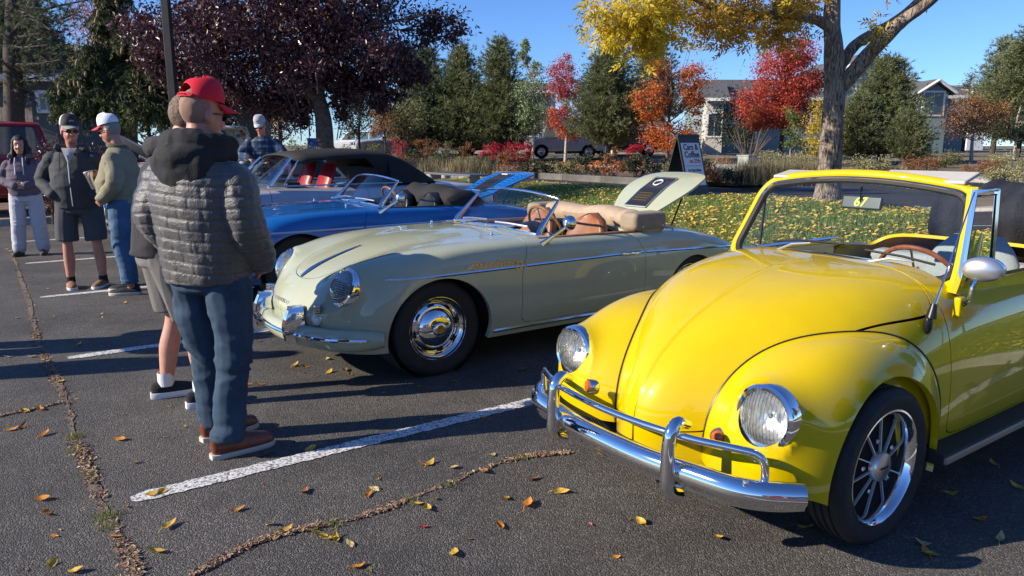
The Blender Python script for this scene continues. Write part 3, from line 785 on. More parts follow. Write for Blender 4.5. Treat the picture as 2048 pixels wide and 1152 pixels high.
def make_beetle():
    root = thing('convertible_car', 'bright yellow round nosed convertible parked nose out with chrome towel bar bumper', 'car', (1.02, 3.24, 0), R(215.2))
    O, D, rows, cols = capsule_rays(.12, -2.3, .52, 120, 60, 181)
    H = orient(rays_surface(beetle_hull, O, D, rows, cols))
    H = cut(H, H['V'][:, 2] - .27)
    x, y, z = H['V'].T
    # bonnet outline
    hood_w = spline([-.62, -.3, 0, .3, .5, .64], [.64, .60, .515, .395, .305, .245])
    def g_hood(x, y, z): return smin(smin(hood_w(x) - np.abs(y), x - (-.595 + .34 * y * y), .02), z - .405, .05)
    g = g_hood(x, y, z)
    hood = cut(H, g - .003); rest = cut(H, -g - .003)
    panel(hem(hood, .02), 'bonnet', Y_PAINT, root)
    # cockpit opening
    x, y, z = rest['V'].T
    def g_cock(x, y, z): return -smin(smin(-.70 + .15 * y * y - x, x + 2.12, .1), np.minimum(z - .8, .575 + .03 * np.sin(0) - np.abs(y)), .03)
    rest = cut(rest, g_cock(x, y, z))
    # doors
    x, y, z = rest['V'].T
    def g_door(x, z): return smin(smin(-.515 - x, x + 1.72, .05), z - .31, .03)
    g = g_door(x, z)
    doors = cut(rest, g - .003); body = cut(rest, -g - .003)
    for sgn in (1, -1):
        d = cut(doors, sgn * doors['V'][:, 1]); dp = panel(hem(d, .02), 'door', Y_PAINT, root)
        MB().tube(smooth_curve([(-1.52, sgn * .70, .80), (-1.58, sgn * .725, .80), (-1.66, sgn * .725, .80), (-1.69, sgn * .70, .80)], 12), .009, 8).build('handle', M_CHROME, dp)
        b = MB(); b.loft([[(-.70, sgn * yy, zz) for yy, zz in ((.635, .33), (.655, .33), (.60, .93), (.57, .93))], [(-1.70, sgn * yy, zz) for yy, zz in ((.655, .33), (.675, .33), (.62, .93), (.59, .93))]])
        b.build('inner_panel', Y_PAINT, dp)
        MB().tube([(-.68, sgn * .605, .945), (-1.2, sgn * .622, .945), (-1.75, sgn * .625, .94)], .012, 6).build('sill_strip', M_CHROME, dp)
    panel(hem(body, .02), 'body', Y_PAINT, root)
    MB().box((-1.3, 0, .33), (2.2, 1.15, .06)).box((-.1, 0, .5), (.9, .5, .3)).box((-.62, 0, .62), (.05, 1.05, .5)).build('floor_pan', M_DARKIN, root)
    # wings (front pair with headlamps, rear pair)
    n1, n2 = 76, 150
    ph = np.radians(np.linspace(1, 128, n1)); th = np.linspace(0, 2 * PI, n2, endpoint=False)
    P_, T_ = np.meshgrid(ph, th, indexing='ij')
    Dd = np.stack([np.sin(P_) * np.cos(T_), np.cos(P_), np.sin(P_) * np.sin(T_)], -1).reshape(-1, 3); Oo = np.tile([.06, .50, .46], (len(Dd), 1))
    for front in (True, False):
        fn = lambda x, y, z: beetle_fender(x, y, z, front)
        S = orient(rays_surface(fn, Oo, Dd, n1, n2, 1.2, True))
        x, y, z = S['V'].T
        S = cut(S, beetle_hull(x, y, z) - .001) if front else S
        x, y, z = S['V'].T
        S = cut(S, np.hypot(x, z - .30) - .372)
        if front:
            x, y, z = S['V'].T; S = cut(S, np.maximum(np.hypot(y - .531, z - .574) - .098, .42 - x))
        x, y, z = S['V'].T
        S = cut(S, z - .205 - .10 * sstep(.2, .5, x))
        for sgn in (1, -1):
            Q = S if sgn > 0 else mirror(S)
            if not front:
                Q = dict(V=Q['V'].copy(), N=Q['N'].copy(), F=Q['F']); Q['V'][:, 0] = -2.4 - Q['V'][:, 0] * 1.05; Q['N'][:, 0] *= -1; Q['F'] = [tuple(reversed(f)) for f in Q['F']]
            arch = lambda p: (math.hypot(p[0] if front else p[0] + 2.4, p[2] - .30) < .42) and abs(p[1]) > .5
            Q2 = hem(Q, .03, arch, (0, -sgn, 0))
            w = panel(Q2, 'wing', Y_PAINT, root)
            if front:
                bead = MB()
                for c in chains(Q, lambda p: abs(float(beetle_hull(p[0], p[1], p[2])) - .001) < .003 and p[2] > .36):
                    bead.tube(thin(c, .025), .0055, 6)
                if bead.v: bead.build('wing_beading', M_BLACK, w)
    for sgn in (1, -1):
        headlamp(root, (.517, sgn * .531, .574), (1, 0, .06), .103, .021, .04)
        # flasher on the front panel
        M = axis_matrix((.555, sgn * .365, .455), (1, sgn * .35, .1))
        f = MB().lathe([(.034, -.03), (.034, .006), (.03, .012), (.026, .012)], 24, M).build('flasher', M_CHROME, root)
        MB().lathe([(.027, .008), (.022, .02), (.001, .026)], 24, M).build('lens', M_AMBER, f)
        MB().tube([(.545, sgn * .50, .465), (.56, sgn * .50, .46)], .008, 8).build('lamp_screw', M_CHROME, root)
    # ---- bumper: pressed blade, overriders, towel rail
    bc = spline([-.74, -.64, -.45, -.2, 0, .2, .45, .64, .74], [.52, .645, .725, .77, .78, .77, .725, .645, .52])
    rings = []
    for yv in np.linspace(-.725, .725, 61):
        xc = float(bc(yv)); e = 1e-3; tx = (float(bc(yv + e)) - float(bc(yv - e))) / (2 * e); nrm = Vector((1, -tx, 0)).normalized()
        pr = [(-.03, .050), (-.008, .057), (.008, .052), (.024, .032), (.031, .006), (.027, -.016), (.014, -.026), (.010, -.046), (-.006, -.054), (-.03, -.048), (-.034, 0)]
        e2 = 1 - .12 * max(0, (abs(yv) - .66) / .065) ** 2
        rings.append([(xc + nrm.x * a, yv + nrm.y * a, .347 + b * e2) for a, b in pr])
    bump = MB().loft(rings).build('bumper', M_CHROME, root, sharp=50)
    for sgn in (1, -1):
        yv = sgn * .335; xc = float(bc(yv))
        pts = smooth_curve([(xc - .02, yv, .255), (xc + .04, yv, .29), (xc + .047, yv, .39), (xc + .045, yv, .465), (xc + .035, yv, .515), (xc + .0, yv, .545), (xc - .05, yv, .525)], 28)
        rad = np.interp(np.linspace(0, 1, len(pts)), [0, .15, .6, .8, 1], [.026, .028, .026, .025, .018])
        MB().tube(pts, list(rad), 16).build('overrider', M_CHROME, bump)
        for zz in (.36, .43): MB().lathe([(.001, .012), (.008, .010), (.011, 0)], 12, axis_matrix((float(bc(sgn * .60)) + .02, sgn * .60, .40), (1, sgn * .5, 0))).build('bolt', M_CHROME2, bump) if zz < .4 else None
    rail = smooth_curve([(.62, -.62, .38), (.625, -.62, .45), (.64, -.595, .487), (.685, -.52, .497), (.755, -.335, .499), (.79, 0, .499), (.755, .335, .499), (.685, .52, .497), (.64, .595, .487), (.625, .62, .45), (.62, .62, .38)], 90)
    MB().tube(rail, .014, 14).build('towel_rail', M_CHROME, bump)
    # ---- windscreen
    hb, ht, hh = .57, .535, .42; base = Vector((-.645, 0, .992)); slope = Vector((-.215, 0, .36)).normalized(); nrm = Vector((slope.z, 0, -slope.x))
    def ws(y, v, d=0.0):
        p = base + slope * v + nrm * d; return Vector((p.x - .12 * y * y, y, p.z - .05 * (y / .5) ** 2 * (1 - v / hh) - .048 * (y / .5) ** 2 * (v / hh)))
    o0 = rounded_outline(hb, ht, hh, .09, .075); n = len(o0)
    gl = MB(); rows_ = []
    for v in np.linspace(0, hh, 12): rows_.append([ws((hb + (ht - hb) * v / hh) * q, v, .004) for q in np.linspace(-1, 1, 25)])
    gl.loft(rows_, False, False); gl.build('windscreen', M_SCREEN, root)
    rings = []
    for (off_a, off_b) in ((.016, .066),):
        oa = rounded_outline(hb, ht, hh, .09, .075, off_a); ob = rounded_outline(hb, ht, hh, .09, .075, off_b)
        for k in range(n):
            a, b = oa[k], ob[k]; m1 = (a[0] * .5 + b[0] * .5, a[1] * .5 + b[1] * .5)
            rings.append([ws(a[0], a[1], .006), ws(a[0] * .8 + b[0] * .2, a[1] * .8 + b[1] * .2, .016), ws(m1[0], m1[1], .021), ws(a[0] * .15 + b[0] * .85, a[1] * .15 + b[1] * .85, .014), ws(b[0], b[1], -.006), ws(b[0], b[1], -.035), ws(a[0], a[1], -.035)])
    rings.append(rings[0]); MB().loft(rings, False).build('windscreen_frame', Y_PAINT, root, sharp=50)
    MB().tube([ws(q[0], q[1], .004) for q in rounded_outline(hb, ht, hh, .09, .075, .004)] + [ws(*o0[0], .004)], .019, 8, False).build('windscreen_seal', M_RUBBER, root)
    ch = rounded_outline(hb, ht, hh, .09, .075, .006); k0 = n // 2 - 20
    MB().tube([ws(q[0], q[1], .022) for q in ch[n // 2 - 17:n // 2 + 18]], .004, 6).build('bright_strip', M_CHROME, root)
    # cowl between bonnet and screen is part of the body; add side pillars of the door opening
    for sgn in (1,):
        MB().tube(smooth_curve([(-.655, sgn * .60, .90), (-.69, sgn * .605, 1.0), (-.80, sgn * .575, 1.2), (-.875, sgn * .545, 1.335)], 16), [.03] * 16 + [.022], 8).build('pillar', Y_PAINT, root)
    # sun visors flipped up over the header
    M_VISOR = mat('cream_vinyl', (0.50, 0.47, 0.41), 0.6, var=.08)
    for sgn, tl in ((1, .16), (-1, .07)):
        b = MB().box((0, 0, 0), (.15, .42, .018)); o = b.build('sun_visor', M_VISOR, root, bevel=.008); o.location = (-.955, sgn * .29, 1.365 + tl * .1); o.rotation_euler = (0, .12 + tl, 0)
    # ---- wipers
    for yb, y2 in ((-.19, .28), (.30, .78)):
        p0 = ws(yb - .33 * 0, -.03, .02); tip = ws(yb - .36 + .62 * 0, .07, .03)
    for (ya, yb_) in ((-.34, .08), (.16, .50)):
        a = ws(ya, -.035, .03); m_ = ws(ya + .16, .03, .045); e1 = ws(yb_, .05, .035)
        w = MB().tube([a, m_, ws(ya + .26, .045, .04)], [.009, .006, .004], 6).ball(a, .014, 10, 6).build('wiper', M_CHROME2, root)
        MB().tube([ws(ya + .03, .055, .022), ws(ya + .2, .062, .026), ws(yb_, .065, .024)], .006, 6).build('blade', M_BLACK, w)
    MB().ball(ws(-.1, -.06, .03), .012, 10, 6).build('washer_jet', M_CHROME, root)
    # mirror with the numerals on its back
    im = MB().tube([ws(.02, .41, -.03), ws(.02, .36, -.06), ws(.02, .345, -.075)], .006, 6).build('mirror_stem', M_CHROME, root)
    b = MB().box((0, 0, 0), (.02, .21, .068)); mo = b.build('mirror', mat('mirror_back', (.045, .055, .055), .3, coat=.4), root, bevel=.0095); mo.location = ws(.02, .345, -.085); mo.rotation_euler = (0, R(-12), 0)
    text_obj('numerals', '67', .065, mat('yellow_marker', (.62, .62, .10), .6), mo, Matrix.Translation((.0115, -.005, 0)) @ axis_matrix((0, 0, 0), (1, 0, 0)), .0006, shear=.15, bold=.002)
    # ---- dashboard, wheel, seats
    MB().loft([[(-.68, yy, .955 - .05 * (yy / .5) ** 2) for yy in np.linspace(-.54, .54, 13)], [(-.78, yy, .945 - .03 * (yy / .5) ** 2) for yy in np.linspace(-.54, .54, 13)], [(-.82, yy, .90) for yy in np.linspace(-.54, .54, 13)], [(-.80, yy, .70) for yy in np.linspace(-.54, .54, 13)]], False, False).build('dashboard', M_BLACK, root)
    M_WOOD = mat('wood_rim', (0.30, 0.09, 0.025), .25, coat=.7, var=.3, vscale=20)
    steering(root, (-.97, .30, .895), (-.80, 0, .55), .19, M_WOOD)
    M_SEAT = mat('grey_tweed', (0.33, 0.35, 0.35), .95, var=.25, vscale=220, bump=.4, bscale=300)
    def seat(y, lean, x, hgt=1.0):
        rb = []
        for q in np.linspace(0, 1, 10):
            wv = .25 - .03 * q - .10 * max(0, q - .82) / .18; th = .06 - .02 * max(0, q - .8) / .2; xx = x - lean * q; zz = .48 + (hgt - .48) * q
            rb.append([(xx + th * math.cos(a), y + wv * (abs(math.sin(a)) ** .6) * (1 if math.sin(a) > 0 else -1), zz) for a in np.linspace(0, 2 * PI, 20, endpoint=False)])
        b = MB().loft(rb).build('seat_back', M_SEAT, root, sharp=70)
        MB().box((x + .26, y, .45), (.5, .46, .14)).build('seat_cushion', M_SEAT, b, bevel=.04)
    seat(.30, .20, -1.36, 1.06); seat(-.30, -.05, -1.28, .78)
    b = MB().box((-2.05, 0, .62), (.16, 1.05, .5)).build('rear_seat', M_SEAT, root, bevel=.05)
    # folded hood: thick dark stack behind the seats
    M_TOP = mat('dark_canvas', (0.018, 0.02, 0.028), .85, var=.4, vscale=6, bump=.5, bscale=60)
    rings = []
    for q in np.linspace(-1, 1, 33):
        yy = .44 * q + .20; e = (1 - abs(q) ** 5); bul = .02 * math.sin(q * 11) + .015 * math.sin(q * 23)
        rings.append([(-2.37 + (.27 + bul) * math.cos(a) * (1 + .12 * math.sin(3 * a + q * 2)) - .05, yy, 1.08 + (.22 + bul * .6) * (.7 + .3 * e) * math.sin(a) * (1 + .10 * math.sin(4 * a))) for a in np.linspace(0, 2 * PI, 26, endpoint=False)])
    MB().loft(rings).build('folded_hood', M_TOP, root, sharp=80)
    for sgn in (1,):
        fr = MB().tube(smooth_curve([(-1.95, sgn * .63, .90), (-1.82, sgn * .64, 1.05), (-1.97, sgn * .63, 1.20), (-2.25, sgn * .62, 1.26)], 14), [.05, .05, .055, .06, .06, .065, .07, .07, .07, .07, .07, .06, .06], 8).build('hood_side_fold', M_TOP, root)
    # quarter light of the driver's door in bright metal, with mirror below
    for sgn in (1,):
        A = [(-.665, .965), (-.745, 1.335), (-.965, 1.335), (-.955, .965)]
        q = MB().tube([(x, .62 - .05 * (z - .95), z) for x, z in A] + [(A[0][0], .62, A[0][1])], .0125, 6, False, flat=1.3).build('quarter_light', M_CHROME, root)
        MB().tube([(x * .9 - .088, .62 - .05 * (z - .95), (z - 1.13) * .9 + 1.13) for x, z in A] + [(A[0][0] * .9 - .088, .62, (A[0][1] - 1.13) * .9 + 1.13)], .008, 6, False).build('rubber_seal', M_RUBBER, q)
        mesh_np('pane', [(x, .62 - .05 * (z - .95), z) for x, z in A], [(0, 1, 2, 3)], glassmat('dark_glass', dark=.25), q, False)
    vb = MB().tube([(-.94, -.60, .965), (-.95, -.585, 1.33)], .009, 6).build('quarter_light', M_RUBBER, root)
    arm = MB().tube(smooth_curve([(-.535, .685, .87), (-.525, .72, .91), (-.525, .73, .97), (-.56, .73, 1.02)], 16), .009, 8).build('mirror_arm', M_CHROME, root)
    MB().box((-.53, .685, .87), (.05, .03, .09)).build('hinge', Y_PAINT, root, bevel=.008)
    mm = MB(); mm.ball((0, 0, 0), (.032, .076, .050), 24, 14); o = mm.build('door_mirror', mat('satin_alloy', (.68, .68, .68), .32, .85), arm); o.location = (-.555, .745, 1.035); o.rotation_euler = (0, 0, R(12))
    MB().ball((0, 0, 0), (.006, .078, .05), 20, 10).build('mirror_glass', M_CHROME, o).location = (-.033, 0, 0)
    # aerial
    a = MB().tube([(-.385, .645, .835), (-.40, .645, .895)], [.022, .012], 12).ball((-.375, .642, .81), (.022, .016, .04), 12, 8).build('aerial_base', M_BLACK, root)
    MB().tube([(-.40, .646, .88), (-.70, .62, 1.335)], [.0045, .003], 8).build('aerial', M_CHROME, a)
    # running boards
    for sgn in (1, -1):
        rb = MB().box((-1.2, sgn * .70, .275), (1.75, .17, .05)).build('running_board', M_RUBBER, root, bevel=.012)
        MB().box((-1.2, sgn * .789, .28), (1.75, .012, .022)).build('bright_strip', M_CHROME2, rb)
    # ---- wheels: black centres, bright spokes, polished rim
    def wheel(x, y, sgn):
        c = Vector((x, y, .312)); M = axis_matrix(c, (0, sgn, 0)); w = tyre(root, c, sgn, .315, .165, .225)
        MB().lathe([(.229, .066), (.234, .070), (.233, .074), (.226, .074), (.216, .066), (.210, .05), (.204, .028), (.203, .0), (.203, -.07)], 56, M).build('rim', M_CHROME, w)
        MB().lathe([(.204, .012), (.18, .018), (.09, .030), (.05, .036), (.001, .036)], 40, M).build('wheel_centre', mat('matt_black', (.008, .008, .008), .7, spec=.2), w)
        for k in range(10):
            sp = MB()
            a = 2 * PI * k / 10 + .2; ca, sa = math.cos(a), math.sin(a); px, py = -sa, ca
            V = []
            for (rr, hw, z0, z1) in ((.05, .0024, .036, .046), (.205, .0024, .018, .028)):
                for (w_, zz) in ((-hw, z0), (hw, z0), (hw, z1), (-hw, z1)): V.append(M @ Vector((ca * rr + px * w_, sa * rr + py * w_, zz)))
            sp.add(V, [(0, 1, 2, 3), (7, 6, 5, 4), (0, 4, 5, 1), (1, 5, 6, 2), (2, 6, 7, 3), (3, 7, 4, 0)])
            sp.build('spoke', mat('machined_alloy', (.78, .78, .76), .45, .55), w, False)
        cp = MB().lathe([(.058, .01), (.058, .058), (.054, .064), (.044, .066), (.001, .068)], 32, M).build('hub_cap', M_CHROME2, w)
        MB().box((0, 0, .0685), (.05, .008, .001), M=M).build('emblem', M_BLACK, cp, False)
        for k in range(5):
            a = 2 * PI * k / 5 + .5; MB().lathe([(.001, .046), (.008, .045), (.010, .040), (.010, .02)], 6, M @ Matrix.Translation((.105 * math.cos(a), .105 * math.sin(a), 0))).build('wheel_nut', M_CHROME, w, False)
    for x in (0, -2.4):
        for sgn in (1, -1): wheel(x, sgn * .645, sgn)
    MB().box((0, 0, .30), (.10, 1.1, .10)).box((-2.4, 0, .3), (.1, 1.1, .1)).box((-.1, 0, .42), (.75, .7, .2)).build('axle', M_DARKIN, root)
    return root
beetle = make_beetle()
# ------------------------------------------------------------------ small rear-engined roadster (two of them)
rs_top = spline([-3.2, -3.0, -2.75, -2.5, -2.2, -1.8, -1.4, -1.0, -.7, -.4, -.1, .2, .45, .65, .80], [.50, .66, .79, .85, .885, .90, .905, .912, .915, .908, .885, .83, .752, .655, .54])
rs_fen = spline([-3.2, -2.9, -2.6, -2.3, -1.9, -1.2, -.7, -.3, 0, .25, .45, .60, .72], [.44, .65, .765, .825, .852, .866, .872, .870, .860, .833, .788, .725, .63])
rs_yf = spline([-3.2, -2.5, -1.5, -.6, 0, .4, .7], [.5, .60, .62, .62, .60, .56, .53])
rs_wid = spline([-3.2, -2.9, -2.5, -1.9, -1.1, -.5, 0, .35, .6, .8], [.66, .735, .79, .82, .825, .825, .82, .79, .73, .66])
rs_sec = spline([.18, .28, .40, .54, .68, .78, .88, .98], [.925, .962, .99, 1.0, .990, .968, .93, .875])
def roadster_hull(x, y, z):
    ay = np.abs(y); x = np.where(x < -1.9, -1.9 + (x + 1.9) / 1.16, x)
    hood = rs_top(x) - .16 * ay ** 2.2
    bow = rs_fen(x) - 1.15 * np.abs(ay - rs_yf(x)) ** 2.0 * (.6 + .9 * sstep(-.3, .5, x))
    k = .030
    H = smax(hood, bow, k) - k * .35
    W = rs_wid(x) * rs_sec(z)
    f = smax(ay - W, z - H, .028)
    nose = x - (.815 - .55 * ay ** 2.2 - .55 * np.maximum(ay - .45, 0) ** 2 - .95 * np.maximum(z - .44, 0) ** 1.5 - .30 * np.maximum(.44 - z, 0) ** 1.3)
    f = smax(f, nose, .032)
    tail = (-3.22 + .28 * ay ** 2.2 + .5 * np.maximum(z - .45, 0) ** 1.5 + .5 * np.maximum(.40 - z, 0) ** 1.3) - x
    f = smax(f, tail, .045)
    # the lamp pods push the wings forward
    u = x - .56; rr = np.sqrt((ay - .555) ** 2 + ((z - .635 - .10 * u) / 1.10) ** 2)
    pod = smax(rr - .128, (x - .565) + .45 * (z - .635) + .12 * (ay - .555), .005)
    pod = np.maximum(pod, -(x - .1))
    return smin(f, pod, .028)
def side_y(x, z):
    lo, hi = .2, 1.2
    for _ in range(30):
        m_ = (lo + hi) / 2
        if float(roadster_hull(np.float64(x), np.float64(m_), np.float64(z))) < 0: lo = m_
        else: hi = m_
    return lo
_rs = {}
def roadster_panels():
    if _rs: return _rs
    O, D, rows, cols = capsule_rays(.10, -2.80, .50, 130, 60, 221)
    S = orient(rays_surface(roadster_hull, O, D, rows, cols)); S = cut(S, S['V'][:, 2] - .215)
    for ax in (0, -2.45):
        x, y, z = S['V'].T; rr = .365 if ax == 0 else .335
        S = cut(S, np.maximum(np.hypot((x - ax) / 1.04, z - (.31 if ax == 0 else .29)) - rr, .5 - np.abs(y)))
    x, y, z = S['V'].T
    gb = smin(smin((.35 + .10 * sstep(.2, -.6, x)) - .10 * sstep(.35, .75, x) - np.abs(y), x - (-.70 + .2 * y * y), .05), (.66 - .5 * y * y) - x, .06)
    gb = np.minimum(gb, z - .3)
    _rs['bonnet'] = cut(S, gb - .0022); S = cut(S, -gb - .0022)
    # cockpit opening with rounded corners
    x, y, z = S['V'].T
    gc = smin(smin(-.93 - .10 * y * y - x, x + 1.88 - .25 * y * y, .06), smin(z - .65, .655 - np.abs(y), .02), .02)
    S = cut(S, -gc)
    x, y, z = S['V'].T
    gl = np.minimum(smin(smin(-2.37 - x, x + 3.18, .10), .30 + .12 * sstep(-2.4, -2.9, x) - np.abs(y), .10), z - .5)
    _rs['lid'] = cut(S, gl - .0022); S = cut(S, -gl - .0022)
    x, y, z = S['V'].T
    gd = smin(smin((-.63 - .10 * sstep(.6, .95, z)) - x, x + 1.84 + .0 * z - .12 * sstep(.65, .95, z), .05), z - .285, .03)
    gd = np.minimum(gd, np.abs(y) - .6)
    _rs['door'] = cut(S, gd - .0022); _rs['body'] = cut(S, -gd - .0022)
    return _rs
def make_roadster(name, label, loc, rz, P):
    root = thing(name, label, 'car', loc, rz); Q = roadster_panels(); PM = P['paint']
    panel(hem(Q['bonnet'], .015), 'bonnet', PM, root)
    panel(hem(Q['body'], .035), 'body', PM, root)
    for sgn in (1, -1):
        d = cut(Q['door'], sgn * Q['door']['V'][:, 1]); dp = panel(hem(d, .02), 'door', PM, root)
        hy = float(rs_wid(-1.6) * rs_sec(.70)) * sgn
        MB().tube(smooth_curve([(-1.58, hy, .705), (-1.60, hy + sgn * .03, .707), (-1.70, hy + sgn * .034, .707), (-1.76, hy + sgn * .022, .705)], 14), [.010] * 8 + [.008] * 7, 8, flat=1.4).ball((-1.765, hy + sgn * .012, .705), (.018, .016, .014), 10, 8).build('handle', M_CHROME, dp)
        MB().loft([[(-.86, sgn * a, b) for a, b in ((.70, .3), (.76, .3), (.70, .87), (.655, .87))], [(-1.82, sgn * a, b) for a, b in ((.72, .3), (.77, .3), (.71, .86), (.655, .86))]]).build('door_card', P['trim'], dp, False)
        # bright rubbing strip, broken at the shut lines
        for nm, par, xa, xb in (('side_strip', root, .37, -.655), ('side_strip', dp, -.67, -1.825), ('side_strip', root, -1.85, -3.05)):
            pts = []
            for xx in np.linspace(xa, xb, 18):
                zz = .692 - .05 * max(0, (-xx - 1.6) / 1.2) ** 1.3 + .006 * (.4 - xx)
                pts.append((xx, sgn * (side_y(xx, zz) - .001), zz))
            MB().tube(pts, [.004] + [.0075] * 16 + [.006] if xa > 0 else .0075, 6, flat=1.3).build(nm, M_CHROME, par)
        MB().tube([(-.42, sgn * .785, .262), (-1.75, sgn * .79, .262)], .016, 8, flat=1.0).ball((-.42, sgn * .785, .262), .016, 10, 6).build('sill_trim', M_CHROME, root)
        headlamp(root, (.582, sgn * .558, .642), (1, sgn * .12, .45), .112, .022, .05, P.get('guard', False), .045)
        # turn lamp pod and horn grille on the nose
        M = axis_matrix((.725, sgn * .44, .43), (1, sgn * .45, .05))
        tl = MB().lathe([(.042, -.11), (.046, -.04), (.045, .0), (.040, .006)], 24, M).build('turn_lamp', M_CHROME, root)
        MB().lathe([(.040, .004), (.034, .016), (.018, .024), (.001, .026)], 24, M).build('lens', M_CLEAR, tl)
        gr = MB()
        for k in range(5): gr.box((.72, sgn * .45, .475 + .012 * k), (.04, .10, .005), rz=-sgn * .4)
        gr.build('horn_grille', M_CHROME, root, False)['kind'] = 'stuff'
    if P.get('script'):
        xx = -.42; zz = .585; yy = float(rs_wid(xx) * rs_sec(zz)) + .001
        M = Matrix.Translation((xx, yy, zz)) @ axis_matrix((0, 0, 0), (.0, 1, .08))
        text_obj('script', 'Speedster', .075, P['gold'], root, Matrix.Translation((-.40, side_y(-.40, .735) + .001, .735)) @ axis_matrix((0, 0, 0), (0, 1, .14)), .002, shear=.35, space=1.12)
        text_obj('badge', 'D', .085, P['gold'], root, Matrix.Translation((-.60, side_y(-.60, .71) + .006, .705)) @ axis_matrix((0, 0, 0), (0, 1, .10)), .002, shear=.2)
    # bonnet handle: tapering chrome strip down the nose
    pts = []
    for xx in np.linspace(.21, .66, 18):
        lo, hi = 0.3, 1.0
        for _ in range(30):
            mid = (lo + hi) / 2
            if float(roadster_hull(np.float64(xx), np.float64(0), np.float64(mid))) < 0: lo = mid
            else: hi = mid
        pts.append((xx, 0, lo + .007))
    MB().tube(pts, list(np.interp(np.linspace(0, 1, 18), [0, .6, .85, 1], [.006, .014, .022, .012])), 10, flat=.6).build('bonnet_handle', M_CHROME, root)
    text_obj('nose_script', 'PORSCHE', .035, P['gold'], root, Matrix.Translation((.812, 0, .50)) @ axis_matrix((0, 0, 0), (1, 0, .25)), .001, space=1.5)
    # bumper: painted blade with bright insert and overriders
    bc = spline([-.80, -.70, -.55, -.35, 0, .35, .55, .70, .80], [.40, .585, .72, .81, .86, .81, .72, .585, .40]); rings = []; strip = []
    for yv in np.linspace(-.79, .79, 65):
        xc = float(bc(yv)); tx = (float(bc(yv + .001)) - float(bc(yv - .001))) / .002; nr = Vector((1, -tx, 0)).normalized(); e = 1 - .35 * max(0, (abs(yv) - .70) / .09) ** 2
        pr = [(-.06, .050), (-.02, .062), (.012, .050), (.028, .02), (.030, -.01), (.020, -.05), (.0, -.075), (-.04, -.08), (-.06, -.06), (-.05, 0)]
        rings.append([(xc + nr.x * a, yv + nr.y * a, .325 + b * e) for a, b in pr])
        if abs(yv) < .755: strip.append((xc + nr.x * .030, yv + nr.y * .030, .328))
    bump = MB().loft(rings).build('bumper', PM, root, sharp=60)
    for part in ([q for q in strip if q[1] > .34], [q for q in strip if abs(q[1]) < .285], [q for q in strip if q[1] < -.34]):
        MB().tube(part, .0135, 8, flat=1.0).build('bumper_strip', M_CHROME, bump)
    for sgn in (1, -1):
        yv = sgn * .312; xc = float(bc(yv)); rr = []
        for q in np.linspace(0, 1, 16):
            zz = .265 + .245 * q; xo = .045 + .028 * math.sin(PI * min(1, q * 1.1)) - .02 * q; w = .030 - .006 * q + .008 * math.sin(PI * q); t = .05
            if q > .93: w *= .7
            rr.append([(xc + xo + (.018 if abs(a) < 1 else .0), yv + w * a * (1 if abs(a) <= 1 else 1), zz) for a in (-1, -.8, 0, .8, 1)] + [(xc - .05, yv + w, zz), (xc - .05, yv - w, zz)])
        MB().loft(rr).build('overrider', M_CHROME, bump, sharp=40)
    rear = MB()
    rg = []
    for yv in np.linspace(-.78, .78, 31):
        xc = -3.42 - (.10 - .62 * abs(yv) ** 2.6); rg.append([(xc - a, yv, .36 + b) for a, b in ((-.04, .06), (.02, .05), (.035, 0), (.02, -.06), (-.04, -.06))])
    rear.loft(rg).build('rear_bumper', PM, root, sharp=60)
    # ---- windscreen
    def ws(y, v):
        a = abs(y) / .60; x0 = -.86 - .07 * a ** 2.2; z0 = .905 - .025 * a ** 2
        hgt = .275 * (1 - .10 * a ** 3); return Vector((x0 - .235 * v, y * (1 - .07 * v), z0 + hgt * v))
    Yw = np.linspace(-.60, .60, 37)
    MB().loft([[ws(y, v) for y in Yw] for v in np.linspace(0, 1, 8)], False, False).build('windscreen', M_SCREEN, root)
    fr = MB().tube([ws(y, 1.0) for y in Yw], .011, 8, flat=1.0)
    for sgn in (1, -1):
        fr.tube([ws(sgn * .60, v) + Vector((0, 0, -.04 if v == 0 else 0)) for v in np.linspace(0, 1, 8)], [.034, .030, .026, .022, .019, .017, .015, .011], 8, flat=.5, up=(0, 1, 0))
    fr.build('windscreen_frame', P['frame'], root, sharp=60)
    MB().tube([ws(y, 0) + Vector((.012, 0, .0)) for y in Yw], .013, 8).build('screen_base_trim', M_CHROME, root)
    for (y0, y1) in ((-.40, .02), (.12, .50)):
        a = ws(y0, 0) + Vector((.07, 0, .02)); w = MB().tube([a, ws(y0 + .2, .10) + Vector((.05, 0, 0)), ws(y0 + .26, .12) + Vector((.03, 0, 0))], [.010, .008, .005], 6).ball(a, .016, 8, 6).build('wiper', M_CHROME, root)
        MB().tube([ws(y0 + .02, .13) + Vector((.03, 0, 0)), ws(y0 + .2, .15) + Vector((.03, 0, 0)), ws(y1, .16) + Vector((.03, 0, 0))], .009, 6).build('blade', M_CHROME2, w)
    for yy in (-.36, .36):
        MB().lathe([(.018, 0), (.012, .01), (.008, .03), (.011, .036), (.001, .04)], 12, axis_matrix((-.62, yy * 1.25, float(rs_top(-.62)) - .035), (0, 0, 1))).build('washer_jet', M_CHROME, root)
    # round door mirror on a raked arm
    ym = .775; A = [(-.84, ym - .015, .825), (-.92, ym, .875), (-1.0, ym + .02, .925), (-1.05, ym + .03, .96)]
    arm = MB().tube(smooth_curve(A, 12), [.018, .016, .014, .012, .011, .010, .010, .010, .009, .009, .009, .009, .009], 8, flat=1.4).build('mirror_arm', M_CHROME, root)
    M = axis_matrix((-1.06, ym + .03, .975), (1, .25, .1))
    MB().lathe([(.001, .045), (.022, .042), (.042, .028), (.054, .0), (.055, -.012), (.048, -.014), (.001, -.012)], 28, M).build('mirror_head', M_CHROME, arm)
